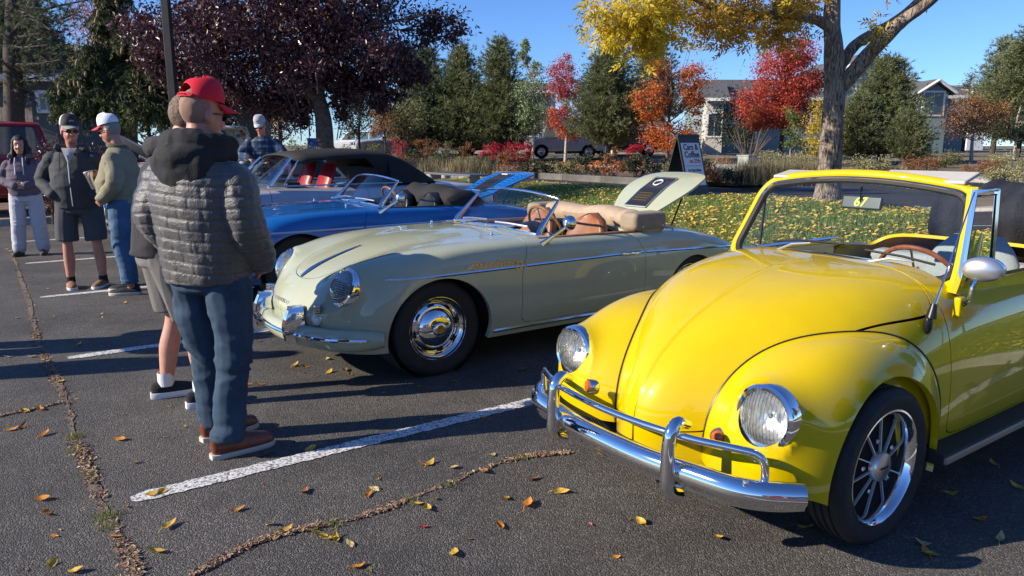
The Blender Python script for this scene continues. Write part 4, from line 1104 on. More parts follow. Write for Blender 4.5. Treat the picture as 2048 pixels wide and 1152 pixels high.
    # ---- cockpit
    MB().loft([[(-2.05, y, z) for y, z in ((-.66, .80), (-.60, .28), (.60, .28), (.66, .80))], [(-.88, y, z) for y, z in ((-.66, .74), (-.60, .28), (.60, .28), (.66, .74))]], False, False).build('cockpit_tub', M_DARKIN, root, False)
    MB().loft([[(-.92 - .1 * y * y, y, .895 - .05 * y * y) for y in np.linspace(-.64, .64, 13)], [(-1.0 - .1 * y * y, y, .875 - .05 * y * y) for y in np.linspace(-.64, .64, 13)], [(-1.03, y, .66) for y in np.linspace(-.64, .64, 13)]], False, False).build('dashboard', M_BLACK, root)
    MB().loft([[(-.96, .33 + .15 * math.cos(a), .865 + .07 * math.sin(a)) for a in np.linspace(0, PI, 12)], [(-1.10, .33 + .17 * math.cos(a), .875 + .075 * math.sin(a)) for a in np.linspace(0, PI, 12)]], False, False).build('instrument_hood', M_BLACK, root)
    steering(root, (-1.22, .33, .885), (-.86, 0, .45), .195, P['wheel_rim'])
    for y in (.33, -.33):
        rb = []
        for q in np.linspace(0, 1, 12):
            e = math.sqrt(max(0, 1 - max(0, (q - .45) / .55) ** 2.4)); wv = .235 * (e * .98 + .02); xx = -1.55 - .17 * q; zz = .44 + .54 * q
            rb.append([(xx + .065 * math.cos(a) * (1 - .3 * q) - (.05 * (math.sin(a)) ** 2 if math.cos(a) > 0 else 0) * -1, y + wv * (abs(math.sin(a)) ** .7) * (1 if math.sin(a) > 0 else -1), zz) for a in np.linspace(0, 2 * PI, 22, endpoint=False)])
        b = MB().loft(rb).build('seat_back', P['seat'], root, sharp=75)
        MB().box((-1.32, y, .45), (.5, .45, .14)).build('seat_cushion', P['seat'], b, bevel=.05)
    if P.get('tonneau'):
        # folded canvas hood under its buff cover
        rings = []
        for q in np.linspace(-1, 1, 41):
            yy = .72 * q; e = max(0.0, 1 - abs(q) ** 6); ht = .11 * e ** .6 + .012 * math.sin(q * 7) + .03 * (q > .55) * (1 - abs(q)) ; xo = .10 * (1 - q * q)
            rings.append([(-1.86 - xo * .8, yy, .845), (-1.82 - xo * .6, yy, .87 + ht * .75), (-1.90 - xo * .6, yy, .905 + ht), (-2.02 - xo * .8, yy, .905 + ht * .95), (-2.15 - xo * .6, yy, .89 + ht * .6), (-2.20 - xo * .4, yy, .87 + ht * .1), (-2.1, yy, .80)])
        t = MB().loft(rings).build('hood_cover', P['canvas'], root, sharp=80)
        t.modifiers.new('sub', 'SUBSURF').levels = 1; t.modifiers['sub'].render_levels = 1
        for sgn in (1, -1):
            b = MB().box((-1.98, sgn * .635, .925), (.37, .20, .15)).build('hood_cover_flap', P['canvas2'], t, bevel=.045)
            b.rotation_euler = (0, 0, 0)
            for qx in (-1.88, -2.10): MB().ball((qx, sgn * .737, .89), .008, 8, 6).build('stud', M_CHROME, b)
    else:
        rings = []
        for q in np.linspace(-1, 1, 31):
            yy = .70 * q; e = max(0.0, 1 - abs(q) ** 4); ht = .16 * e ** .5 + .02 * math.sin(q * 9)
            rings.append([(-1.74, yy, .83), (-1.72 + .02 * math.sin(9 * q), yy, .87 + ht * .5), (-1.84, yy, .89 + ht), (-2.07, yy, .90 + ht * .7), (-2.17, yy, .87), (-2.1, yy, .79)])
        MB().loft(rings).build('folded_hood', P['canvas'], root, sharp=80)
    # engine lid propped open, outer face up
    L = Q['lid']; V = L['V'].copy(); N = L['N'].copy(); piv = np.array([-2.37, 0, .885]); a = R(P.get('lid_angle', 44)); ca, sa = math.cos(a), math.sin(a)
    def rot(A, c): 
        B = A - c; return np.stack([B[:, 0] * ca + B[:, 2] * sa, B[:, 1], -B[:, 0] * sa + B[:, 2] * ca], 1) + c
    L2 = dict(V=rot(V, piv), N=rot(N, 0 * piv), F=L['F'])
    lid = panel(hem(L2, .02), 'engine_lid', PM, root)
    mesh_np('lid_lining', L2['V'] - L2['N'] * .018, [tuple(reversed(f)) for f in L2['F']], PM, lid, True)
    mid = np.array([[-2.34, 0, 0.0]]); 
    LV = L['V']
    def lidpt(x, y, up):
        d = (LV[:, 0] - x) ** 2 + (LV[:, 1] - y) ** 2; i = np.argpartition(d, 6)[:6]; w_ = 1 / (d[i] + 1e-6); lo = float((LV[i, 2] * w_).sum() / w_.sum())
        return Vector(rot(np.array([[x, y, lo + up]]), piv)[0])
    gr = MB().loft([[lidpt(x, y, .012) for y in np.linspace(-.135, .135, 7)] for x in np.linspace(-2.53, -3.00, 9)], False, False).build('grille_panel', mat('grille_dark', (.03, .032, .04), .45), lid)
    ed = [lidpt(x, y, .013) for x, y in [(-2.53, -.135), (-2.53, .135), (-2.77, .135), (-3.00, .135), (-3.00, -.135), (-2.77, -.135), (-2.53, -.135)]]
    MB().tube(ed, .006, 6, False).build('grille_frame', M_CHROME2, gr)
    br = MB()
    for y in np.linspace(-.115, .115, 15): br.tube([lidpt(x, y, .016) for x in (-2.55, -2.77, -2.98)], .0025, 4)
    br.build('grille_bar', mat('grille_bars', (.16, .16, .18), .4, .6), gr)
    if P.get('script'):
        c = [lidpt(-2.89 + .045 * math.cos(t), .045 * math.sin(t), .021) for t in np.linspace(0, 2 * PI, 29)]
        MB().tube(c, .007, 6, False).build('ring_emblem', mat('white_enamel', (.75, .75, .72), .4), gr)
        for k, xx in enumerate((-2.61, -2.645, -2.68, -2.715)):
            MB().tube([lidpt(xx, y, .019 + .002 * math.sin(y * 150)) for y in np.linspace(-.09, .09, 12)], [.003 + .004 * (i % 2) for i in range(12)], 4).build('gold_lettering', P['gold'], gr)
    else:
        for sgn in (1, -1):
            for k in range(9):
                xx = -2.53 - .062 * k; MB().tube([lidpt(xx, sgn * .18, .004), lidpt(xx, sgn * .25, .012), lidpt(xx, sgn * .33, .004)], [.006, .013, .006], 6).build('louvre', PM, lid)
        MB().tube([lidpt(-2.96, y, .019) for y in np.linspace(-.06, .06, 6)], .008, 4).build('white_badge', mat('white_enamel', (.75, .75, .72), .4), gr)
    MB().tube([(-2.65, .32, .80), tuple(lidpt(-2.85, .33, -.02))], .008, 8).build('lid_prop', M_BLACK, lid)
    MB().box((-2.77, 0, .62), (.75, .8, .1)).build('engine_bay', M_DARKIN, root)
    # ---- wheels: chrome discs with slots and domed caps
    def wheel(x, y, sgn):
        c = Vector((x, y, .325)); M = axis_matrix(c, (0, sgn, 0)); w = tyre(root, c, sgn, .328, .165, .21)
        MB().lathe([(.216, .058), (.222, .064), (.221, .069), (.213, .070), (.205, .060), (.200, .046), (.192, .040), (.186, .034), (.180, .018), (.172, .016), (.150, .030), (.135, .034), (.12, .034)], 56, M).build('rim', P['rim'], w)
        for k in range(8):
            a = 2 * PI * k / 8 + .2; MB().lathe([(.001, .0335), (.017, .0335)], 12, M @ Matrix.Rotation(a, 4, 'Z') @ Matrix.Translation((.158, 0, -.004)) @ Matrix.Diagonal((.75, 1.6, 1, 1))).build('slot', M_DARKIN, w, False)
        cp = MB().lathe([(.135, .034), (.136, .042), (.130, .050), (.110, .066), (.075, .080), (.052, .084), (.047, .094), (.040, .100), (.001, .102)], 48, M).build('hub_cap', P['rim'], w)
        MB().lathe([(.030, .1005), (.028, .104), (.001, .105)], 20, M).build('crest', P['gold'], cp)
    for x in (0, -2.45):
        for sgn in (1, -1): wheel(x, sgn * .665, sgn)
    for sgn in (1, -1):
        MB().lathe([(.36, -.02), (.36, -.30), (.001, -.30)], 28, axis_matrix((0, sgn * .74, .33), (0, sgn, 0))).build('wheel_housing', M_DARKIN, root); MB().lathe([(.34, -.02), (.34, -.30), (.001, -.30)], 28, axis_matrix((-2.45, sgn * .74, .33), (0, sgn, 0))).build('wheel_housing', M_DARKIN, root)
    MB().box((-1.2, 0, .25), (3.4, 1.2, .06)).build('underfloor', M_DARKIN, root)
    return root
M_GOLD = mat('gilt', (0.55, 0.36, 0.12), .3, .9)
M_TANLEATHER = mat('tan_leather', (0.28, 0.105, 0.04), .42, var=.2, vscale=12, bump=.15, bscale=90)
M_BUFF = mat('buff_canvas', (0.42, 0.31, 0.22), .9, var=.12, vscale=9, bump=.25, bscale=160)
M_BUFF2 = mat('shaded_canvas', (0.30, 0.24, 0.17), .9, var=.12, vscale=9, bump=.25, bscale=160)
M_WOODRIM = mat('blond_wood', (0.35, 0.15, 0.05), .3, coat=.6, var=.3, vscale=25)
M_BLUECHROME = mat('screen_frame_metal', (0.62, 0.66, 0.74), .08, 1.0)
roadster = make_roadster('roadster_car', 'sage green open roadster with tan seats and engine lid propped up', (-.915, 5.40, 0), R(215.2),
    dict(paint=paint('sage_paint', (0.43, 0.45, 0.31)), trim=M_TANLEATHER, seat=M_TANLEATHER, canvas=M_BUFF, canvas2=M_BUFF2, tonneau=True, guard=True, script=True, gold=M_GOLD, frame=M_BLUECHROME, wheel_rim=M_WOODRIM, rim=M_CHROME, lid_angle=44))
blue = make_roadster('roadster_car', 'blue open roadster parked beyond the sage green one with black interior', (-2.47, 7.62, .03), R(215.2),
    dict(paint=paint('blue_paint', (0.008, 0.115, 0.38)), trim=M_BLACK, seat=M_BLACK, canvas=mat('black_canvas', (.014, .014, .015), .85, bump=.4, bscale=60), canvas2=M_BLACK, gold=M_CHROME2, frame=M_BLUECHROME, wheel_rim=M_WOODRIM, rim=mat('dark_alloy', (.10, .10, .10), .4, .8), lid_angle=36))
# ------------------------------------------------------------------ vegetation
def furrowed_bark():
    m = bpy.data.materials.new('ash_bark'); m.use_nodes = True; nt = m.node_tree; b = nt.nodes['Principled BSDF']; b.inputs['Roughness'].default_value = .95
    tc = nt.nodes.new('ShaderNodeTexCoord'); mp = nt.nodes.new('ShaderNodeMapping'); mp.inputs['Scale'].default_value = (1, 1, .16); nt.links.new(tc.outputs['Object'], mp.inputs[0])
    n = nt.nodes.new('ShaderNodeTexNoise'); n.inputs['Scale'].default_value = 34; n.inputs['Detail'].default_value = 5; n.inputs['Distortion'].default_value = 1.2; nt.links.new(mp.outputs[0], n.inputs['Vector'])
    rp = nt.nodes.new('ShaderNodeValToRGB'); e = rp.color_ramp.elements; e[0].position = .36; e[0].color = (.055, .038, .028, 1); e[1].position = .62; e[1].color = (.40, .315, .24, 1); nt.links.new(n.outputs['Fac'], rp.inputs['Fac']); nt.links.new(rp.outputs['Color'], b.inputs['Base Color'])
    bp = nt.nodes.new('ShaderNodeBump'); bp.inputs['Strength'].default_value = 1; bp.inputs['Distance'].default_value = .03; nt.links.new(n.outputs['Fac'], bp.inputs['Height']); nt.links.new(bp.outputs['Normal'], b.inputs['Normal']); return m
M_BARK = furrowed_bark()
M_BARKD = mat('dark_bark', (0.075, 0.06, 0.05), .95, var=.4, vscale=20, bump=.8, bscale=50)
M_BARKP = mat('pale_bark', (0.42, 0.38, 0.32), .9, var=.35, vscale=14, bump=.4, bscale=50)
M_TWIG = mat('twig', (0.16, 0.11, 0.08), .9, var=.3, vscale=20)
def leaf_cloud(P, size, r, aspect=.45, droop=0.0, spread=1.0, fold=.25):
    """one folded four-cornered leaf at every point"""
    n = len(P); L = size * r.uniform(.7, 1.25, n)
    d = r.normal(0, 1, (n, 3)); d[:, 2] = d[:, 2] * spread - droop; d /= np.linalg.norm(d, axis=1)[:, None]
    h = r.normal(0, 1, (n, 3)); w = np.cross(d, h); w /= np.linalg.norm(w, axis=1)[:, None] + 1e-9; nn = np.cross(d, w)
    W = (L * aspect * .5)[:, None]; L = L[:, None]
    mid = P + d * L * .5
    V = np.stack([P, mid + w * W + nn * W * fold, P + d * L, mid - w * W + nn * W * fold], 1).reshape(-1, 3)
    i = np.arange(n)[:, None] * 4
    F = np.concatenate([i + np.array([[0, 1, 2]]), i + np.array([[0, 2, 3]])], 1).reshape(-1, 3)
    return V, F
def tufts(P, D, r, L=.12, k=7, w=.012, spread=.6):
    """needle tufts: k thin triangles fanning round direction D at each point"""
    n = len(P); Pk = np.repeat(P, k, 0); Dk = np.repeat(D, k, 0) + r.normal(0, spread, (n * k, 3)) * .6; Dk /= np.linalg.norm(Dk, axis=1)[:, None]
    h = r.normal(0, 1, (n * k, 3)); q = np.cross(Dk, h); q /= np.linalg.norm(q, axis=1)[:, None] + 1e-9
    l = (L * r.uniform(.6, 1.2, n * k))[:, None]
    base = Pk + Dk * l * r.uniform(-.2, .1, (n * k, 1))
    V = np.stack([base - q * w, base + q * w, base + Dk * l], 1).reshape(-1, 3)
    return V, np.arange(len(V)).reshape(-1, 3)
def clump_points(ells, n, r, clumps=40, tight=.28, shell=.55):
    """points bunched round random centres inside a set of ellipsoids (centre, radii, weight)"""
    C = []; S = []
    w = np.array([e[2] if len(e) > 2 else e[1][0] * e[1][1] * e[1][2] for e in ells], float); w /= w.sum()
    pick = r.choice(len(ells), clumps, p=w)
    for i in pick:
        d = r.normal(0, 1, 3); d /= np.linalg.norm(d); q = r.uniform(shell, 1.0) if r.random() < .8 else r.uniform(.15, .8)
        C.append(np.array(ells[i][0]) + d * np.array(ells[i][1]) * q); S.append(np.mean(ells[i][1]) * tight * r.uniform(.6, 1.4))
    C = np.array(C); S = np.array(S); k = r.integers(0, clumps, n)
    return C[k] + r.normal(0, 1, (n, 3)) * S[k][:, None] * np.array([1, 1, .75]), C
def grow(base, tips, r, r0, r1=.01, wob=.08, n=6):
    """limbs curving from points on a leader out to tips"""
    mb = MB()
    for (a, b) in tips:
        a = Vector(a); b = Vector(b); L = (b - a).length; pts = []
        for i in range(n + 1):
            u = i / n; p = a.lerp(b, u) + Vector(r.normal(0, wob * L * .25, 3)) * math.sin(PI * u) + Vector((0, 0, -.06 * L * math.sin(PI * u))); pts.append(p)
        mb.tube(pts, list(np.linspace(r0, r1, n + 1)), 5, False)
    return mb
def groundpoint(px, Y): p = spot(px, 300, Y); return Vector((p.x, Y, ground_z(p.x, Y)))
def zat(py, Y): return spot(1024, py, Y).z

def broad_tree(name, label, px, Y, top, low, hw, leafm, n, size, r, bark=M_BARKD, ells=None, clumps=60, trunk_r=.10, cat='tree', group=None, tight=.22, bare=0, droop=.2, aspect=.5):
    b = groundpoint(px, Y); zt = zat(top, Y); zl = zat(low, Y); w = hw * Y / 1479
    root = thing(name, label, cat, b, 0, group)
    H = zt - b.z; cz = (zt + zl) / 2 - b.z; rz = (zt - zl) / 2
    E_ = ells or [((0, 0, cz), (w, w * .85, rz)), ((-w * .3, 0, cz - rz * .3), (w * .7, w * .6, rz * .6)), ((w * .25, 0, cz + rz * .3), (w * .6, w * .6, rz * .6))]
    P, C = clump_points(E_, n, r, clumps, tight)
    P = P[P[:, 2] > .05]
    V, F = leaf_cloud(P, size, r, aspect, droop); o = mesh_np('crown', V, F, leafm, root, False)
    tr = MB().tube(smooth_curve([(0, 0, -.15), (r.normal(0, .04), r.normal(0, .04), cz * .5), (r.normal(0, .08), 0, cz), (0, 0, cz + rz * .7)], 12), list(np.linspace(trunk_r, trunk_r * .25, 13)), 8)
    tr.build('trunk', bark, root)
    tips = []
    for c in C[:max(10, clumps // 2)]:
        z0 = min(cz + rz * .3, max(.3 * H, c[2] - math.hypot(c[0], c[1]) * .9)); tips.append(((0, 0, z0), tuple(c)))
    for _ in range(bare):
        d = r.normal(0, 1, 3); d[2] = abs(d[2]); d /= np.linalg.norm(d); tips.append(((0, 0, cz * .7), (d[0] * w * 1.05, d[1] * w, cz + d[2] * rz * 1.1)))
    grow(None, tips, r, trunk_r * .26, .008).build('limb', bark, root)['kind'] = 'stuff'
    return root
def pine_tree(name, label, px, Y, top, low, hw, leafm, r, dens=1.0, cat='tree', group=None, bark=M_BARKD, trunk_show=.16):
    b = groundpoint(px, Y); zt = zat(top, Y) - b.z; w = 1.22 * hw * Y / 1479; zl = max(.3, zat(low, Y) - b.z)
    root = thing(name, label, cat, b, 0, group)
    MB().tube([(0, 0, -.2), (.05, 0, zt * .4), (0, 0, zt * .97)], [.16, .11, .02], 8).build('trunk', bark, root)
    P = []; D = []; limbs = MB(); lv = int(26 * dens ** .5)
    for i in range(lv):
        u = (i + r.uniform(-.3, .3)) / lv; u = min(max(u, 0), 1); z = zl + (zt - zl) * u
        env = w * ((1 - u) ** .75) * (1.0 if u > .12 else .75 + 2 * u) + .12
        for k in range(int((9 - 4 * u) * dens) + 2):
            a = r.uniform(0, 2 * PI); L = env * r.uniform(.45, 1.22); up = r.uniform(.05, .6); tip = np.array([math.cos(a) * L, math.sin(a) * L, z + up * L])
            st_ = np.array([0, 0, z - .1]); limbs.tube([tuple(st_), tuple((st_ + tip) / 2 + np.array([0, 0, -.05 * L])), tuple(tip)], [.03, .018, .006], 4, False)
            m = max(4, int(16 * L / max(w, .3) * (.5 + .5 * dens)) + 3)
            for q in range(m):
                t = r.uniform(.3, 1.05); p = st_ * (1 - t) + tip * t + r.normal(0, .09 * w * (.4 + t) + .03, 3) * np.array([1, 1, .7]); P.append(p); d = np.array([math.cos(a), math.sin(a), .55]); D.append(d)
    P = np.array(P); D = np.array(D); D /= np.linalg.norm(D, axis=1)[:, None]
    V, F = tufts(P, D, r, L=max(.15, w * .14), k=9, w=max(.010, w * .010), spread=.8)
    mesh_np('crown', V, F, leafm, root, False); limbs.build('limb', bark, root)['kind'] = 'stuff'
    return root
def shrub(name, label, px, Y, top, hw, leafm, n, size, r, group=None, base=None, cat='shrub', at=None, aspect=.5, stems=True, droop=-.1):
    b = Vector(at) if at else groundpoint(px, Y)
    zt = zat(top, Y) - b.z if top else base; w = hw * Y / 1479
    root = thing(name, label, cat, b, 0, group)
    P, C = clump_points([((0, 0, zt * .45), (w, w * .8, zt * .5)), ((w * .3, 0, zt * .5), (w * .5, w * .5, zt * .45)), ((-w * .35, 0, zt * .45), (w * .5, w * .5, zt * .42))], n, r, max(8, n // 120), .22, .5)
    P = P[P[:, 2] > .02]; V, F = leaf_cloud(P, size, r, aspect, droop); mesh_np('foliage', V, F, leafm, root, False)
    if stems:
        grow(None, [((r.normal(0, .05), r.normal(0, .05), 0), tuple(c)) for c in C[:10]], r, .012, .004, n=3).build('stem', M_TWIG, root)['kind'] = 'stuff'
    return root
def grass_clump(name, label, px, Y, h, hw, leafm, n, r, at=None, group=None, lean=.35):
    b = Vector(at) if at else groundpoint(px, Y); w = hw * Y / 1479
    P = np.stack([r.normal(0, w * .4, n), r.normal(0, w * .4, n), np.zeros(n)], 1); a = r.uniform(0, 2 * PI, n); l = h * r.uniform(.5, 1.1, n); t = np.abs(r.normal(0, lean, n))
    d = np.stack([np.cos(a) * t, np.sin(a) * t, np.ones(n)], 1); d /= np.linalg.norm(d, axis=1)[:, None]; q = np.stack([-np.sin(a), np.cos(a), a * 0], 1) * .006
    m = P + d * (l * .55)[:, None]; e = P + d * l[:, None] + np.stack([np.cos(a), np.sin(a), -a * 0 - .35], 1) * (l * t * .5)[:, None]
    V = np.stack([P - q, P + q, m + q * .8, m - q * .8, e], 1).reshape(-1, 3); i = np.arange(n) * 5
    F = [(k, k + 1, k + 2, k + 3) for k in i] + [(k + 3, k + 2, k + 4) for k in i]
    o = mesh_np(name, V, F, leafm, None, False); o.location = b
    return tag(o, label, 'grass', group)
r = np.random.default_rng(21)
L_PINE = leafmat('pine_needles', [(0.10, 0.14, 0.05), (0.18, 0.21, 0.085), (0.25, 0.26, 0.11), (0.14, 0.18, 0.09), (0.28, 0.25, 0.11)], .6, .28)
L_PINED = leafmat('dark_pine_needles', [(0.07, 0.11, 0.055), (0.13, 0.165, 0.075), (0.17, 0.20, 0.10), (0.09, 0.13, 0.07)], .6, .25)
L_BLUESP = leafmat('blue_green_needles', [(0.14, 0.19, 0.13), (0.21, 0.26, 0.17), (0.26, 0.29, 0.19), (0.12, 0.15, 0.08)], .6, .15)
L_ASPEN = leafmat('aspen_leaves', [(0.18, 0.25, 0.11), (0.28, 0.35, 0.18), (0.37, 0.42, 0.25), (0.26, 0.30, 0.10)], .5, .35)
L_RED = leafmat('crimson_leaves', [(0.42, 0.04, 0.03), (0.56, 0.09, 0.05), (0.48, 0.05, 0.06), (0.64, 0.19, 0.06), (0.34, 0.03, 0.03), (0.62, 0.14, 0.09)], .55, .4)
L_PINK = leafmat('pink_red_leaves', [(0.45, 0.05, 0.06), (0.55, 0.10, 0.10), (0.38, 0.03, 0.06), (0.60, 0.18, 0.12)], .55, .4)
L_ORANGE = leafmat('orange_leaves', [(0.60, 0.12, 0.02), (0.66, 0.20, 0.03), (0.50, 0.06, 0.02), (0.62, 0.28, 0.05), (0.45, 0.08, 0.03)], .55, .4)
L_RUST = leafmat('rust_leaves', [(0.28, 0.10, 0.04), (0.36, 0.15, 0.05), (0.20, 0.09, 0.04), (0.16, 0.13, 0.05)], .6, .3)
L_GOLD = leafmat('golden_leaves', [(0.55, 0.36, 0.02), (0.62, 0.46, 0.04), (0.35, 0.36, 0.05), (0.50, 0.28, 0.03)], .5, .4)
L_GREEN = leafmat('green_leaves', [(0.06, 0.10, 0.025), (0.11, 0.16, 0.04), (0.16, 0.21, 0.06), (0.20, 0.22, 0.05)], .55, .35)
L_OLIVE = leafmat('olive_leaves', [(0.10, 0.12, 0.035), (0.17, 0.18, 0.06), (0.24, 0.23, 0.09), (0.13, 0.13, 0.05)], .6, .3)
L_DARKG = leafmat('dark_shrub_leaves', [(0.018, 0.032, 0.014), (0.035, 0.055, 0.022), (0.06, 0.07, 0.03), (0.09, 0.08, 0.045)], .65, .2)
L_STRAW = leafmat('straw_blades', [(0.36, 0.28, 0.14), (0.46, 0.37, 0.20), (0.28, 0.22, 0.10), (0.20, 0.19, 0.08)], .7, .35)
L_RABBIT = leafmat('rabbitbrush', [(0.20, 0.19, 0.08), (0.32, 0.29, 0.13), (0.40, 0.36, 0.18), (0.24, 0.24, 0.12)], .7, .25)
L_BURN = leafmat('burning_bush_leaves', [(0.42, 0.008, 0.03), (0.55, 0.02, 0.06), (0.34, 0.006, 0.03), (0.60, 0.06, 0.09)], .55, .4)
GP = 'trees across the street'
# ---- row of trees across the street, left to right
pine_tree('pine_tree', 'dark pine left of the row, half behind the purple leaved tree', 850, 42, 92, 292, 62, L_PINED, r, 1.5, group=GP)
pine_tree('pine_tree', 'broad olive green pine second in the row across the street', 925, 41, 88, 290, 55, L_PINE, r, 1.4, group=GP)
pine_tree('pine_tree', 'pointed pine left of the pale poplar', 1000, 40, 76, 290, 52, L_PINE, r, 1.5, group=GP)
b = groundpoint(1062, 39)
broad_tree('poplar_tree', 'slender pale green poplar with white trunk between pine and red maple', 1065, 39, 110, 272, 40, L_ASPEN, 9500, .12, r, M_BARKP,
    [((-.1, 0, 3.2), (1.05, .9, 1.7)), ((-.15, 0, 4.7), (.55, .5, .9)), ((-.45, 0, 5.4), (.24, .2, .6), .5), ((.3, 0, 2.3), (.95, .8, .9)), ((-.35, 0, 6.0), (.16, .14, .5), .35)], 70, .07, group=GP, tight=.2)
broad_tree('maple_tree', 'slim maple red at the crown and orange below beside the white building', 1130, 38, 100, 275, 38, L_PINK, 6000, .11, r, M_BARKP,
    [((0, 0, 4.7), (.95, .8, .75)), ((.1, 0, 3.6), (.9, .8, .8)), ((-.1, 0, 2.6), (1.0, .8, .8))], 46, .08, group=GP, tight=.22, bare=14)
o = groundpoint(1130, 37.9); P, C = clump_points([((.2, 0, 1.75), (.85, .6, .5)), ((-.7, 0, 2.3), (.4, .4, .5))], 1300, r, 18, .25); V, F = leaf_cloud(P, .11, r, .5, .2)
mesh_np('lower_crown', V, F, L_ORANGE, bpy.data.objects['maple_tree'], False)
pine_tree('pine_tree', 'tall dense pine between the slim maple and the orange maple', 1215, 37, 88, 285, 58, L_PINE, r, 1.9, group=GP)
pine_tree('pine_tree', 'far pine rising behind the orange maple', 1300, 47, 60, 240, 50, L_PINED, r, 1.2, group=GP)
m7 = broad_tree('maple_tree', 'wide thinning orange maple with bare grey twigs behind the sign', 1335, 35, 90, 288, 74, L_ORANGE, 11500, .11, r, M_TWIG,
    [((-.9, 0, 2.9), (.8, .8, .9)), ((.9, 0, 3.6), (.8, .7, 1.2)), ((.1, 0, 1.3), (1.4, .9, .65)), ((-.5, 0, 4.2), (.6, .5, .6)), ((1.2, 0, 2.4), (.6, .6, .7))], 90, .09, group=GP, tight=.24, bare=36)
broad_tree('maple_tree', 'big crimson maple left of the grey ash trunk', 1562, 37, 72, 268, 84, L_RED, 21000, .12, r, M_BARKD,
    [((.2, 0, 4.2), (1.7, 1.4, 1.5)), ((-.7, 0, 2.9), (1.5, 1.3, 1.1)), ((.6, 0, 2.7), (1.4, 1.3, 1.0)), ((.7, 0, 4.9), (.8, .8, .8)), ((-.2, 0, 1.9), (1.6, 1.1, .6))], 120, .12, group=GP, tight=.2)
P, C = clump_points([((-.9, -.6, 2.0), (1.1, .7, .7)), ((.5, -.8, 1.7), (1.0, .6, .5))], 2200, r, 26, .22); V, F = leaf_cloud(P, .11, r, .5, .2)
mesh_np('lower_crown', V, F, L_ORANGE, bpy.data.objects['maple_tree.002'], False)
broad_tree('young_tree', 'young green tree with a thin trunk in front of the crimson maple', 1585, 31, 215, 305, 20, L_GREEN, 1500, .09, r, M_BARKP, None, 22, .03, group=GP)
broad_tree('young_tree', 'yellow and green young tree just left of the ash trunk', 1640, 30, 195, 318, 36, L_GOLD, 3200, .09, r, M_BARKD, None, 36, .05, group=GP)
pine_tree('pine_tree', 'spreading green pine right of the ash trunk before the grey house', 1762, 32, 114, 305, 58, L_PINE, r, 1.9, group=GP)
pine_tree('pine_tree', 'low green pine in front of the spreading one', 1812, 30, 225, 318, 36, L_PINE, r, 1.2, group=GP)
pine_tree('pine_tree', 'low pine close to the right of the ash trunk', 1715, 31, 190, 312, 45, L_PINE, r, 1.3, group=GP)
broad_tree('hawthorn_tree', 'rust coloured small tree right of the grey house', 1945, 34, 188, 285, 58, L_RUST, 5200, .10, r, M_BARKP, None, 60, .09, group=GP)
pine_tree('spruce_tree', 'pale blue green spruce beside the frame edge on the right', 1985, 42, 72, 260, 48, L_BLUESP, r, 1.3, group=GP)
pine_tree('spruce_tree', 'tall olive conifer at the right edge of the view', 2035, 38, 50, 280, 62, L_PINE, r, 1.6, group=GP)
broad_tree('hawthorn_tree', 'dark shaded tree at the right edge below the conifers', 2030, 36, 200, 290, 60, L_DARKG, 3600, .11, r, M_BARKP, None, 40, .09, group=GP)
pine_tree('pine_tree', 'small distant pine behind the grey roof', 1925, 60, 145, 250, 26, L_PINE, r, .6, group=GP)
broad_tree('olive_tree', 'loose olive green tree below the purple crown', 805, 38, 185, 285, 55, L_OLIVE, 5200, .11, r, M_BARKD, None, 60, .08, group=GP)
broad_tree('shade_tree', 'dark green tree under the purple crown by the parked cars', 720, 40, 165, 275, 60, L_DARKG, 4200, .13, r, M_BARKD, None, 60, .09, group=GP)
broad_tree('shade_tree', 'reddish brown tree low under the purple crown', 770, 36, 205, 280, 36, L_RUST, 2400, .10, r, M_BARKD, None, 30, .06, group=GP)
broad_tree('shade_tree', 'dull green tree behind the row of pines', 885, 50, 130, 285, 60, L_DARKG, 3000, .15, r, M_BARKD, None, 40, .09, group=GP)
broad_tree('shade_tree', 'dark tree filling the gap behind the crimson maple', 1490, 46, 170, 292, 62, L_DARKG, 5200, .14, r, M_BARKD, None, 40, .09, group=GP)
# ---- shrubs across the street
GS = 'shrubs across the street'
for px, tp, hw, lm, lab in [(862, 268, 15, L_RUST, 'rust brown shrub below the dark pine'), (838, 272, 14, L_RUST, 'small rust shrub left of its neighbour below the dark pine'), (900, 278, 16, L_OLIVE, 'olive green shrub under the second pine'), (935, 278, 15, L_RUST, 'brownish shrub left of the red bushes'),
        (968, 280, 14, L_PINK, 'dull red bush left of the brightest one'), (990, 276, 14, L_BURN, 'small crimson bush left of the brightest one'), (1022, 274, 21, L_BURN, 'brightest crimson bush, roundest in the bed'), (1052, 276, 16, L_BURN, 'crimson bush right of the brightest one'), (798, 262, 22, L_PINK, 'pinkish shrub under the olive tree'), (745, 275, 24, L_OLIVE, 'olive shrub left of the pinkish one'), (1268, 280, 16, L_BURN, 'small red shrub right of the tall pine trunk'), (820, 280, 20, L_DARKG, 'dark evergreen shrub beside the pinkish one')]:
    shrub('shrub', lab, px, 33 + r.uniform(-1, 1), tp, hw, lm, 1500, .07, r, GS)
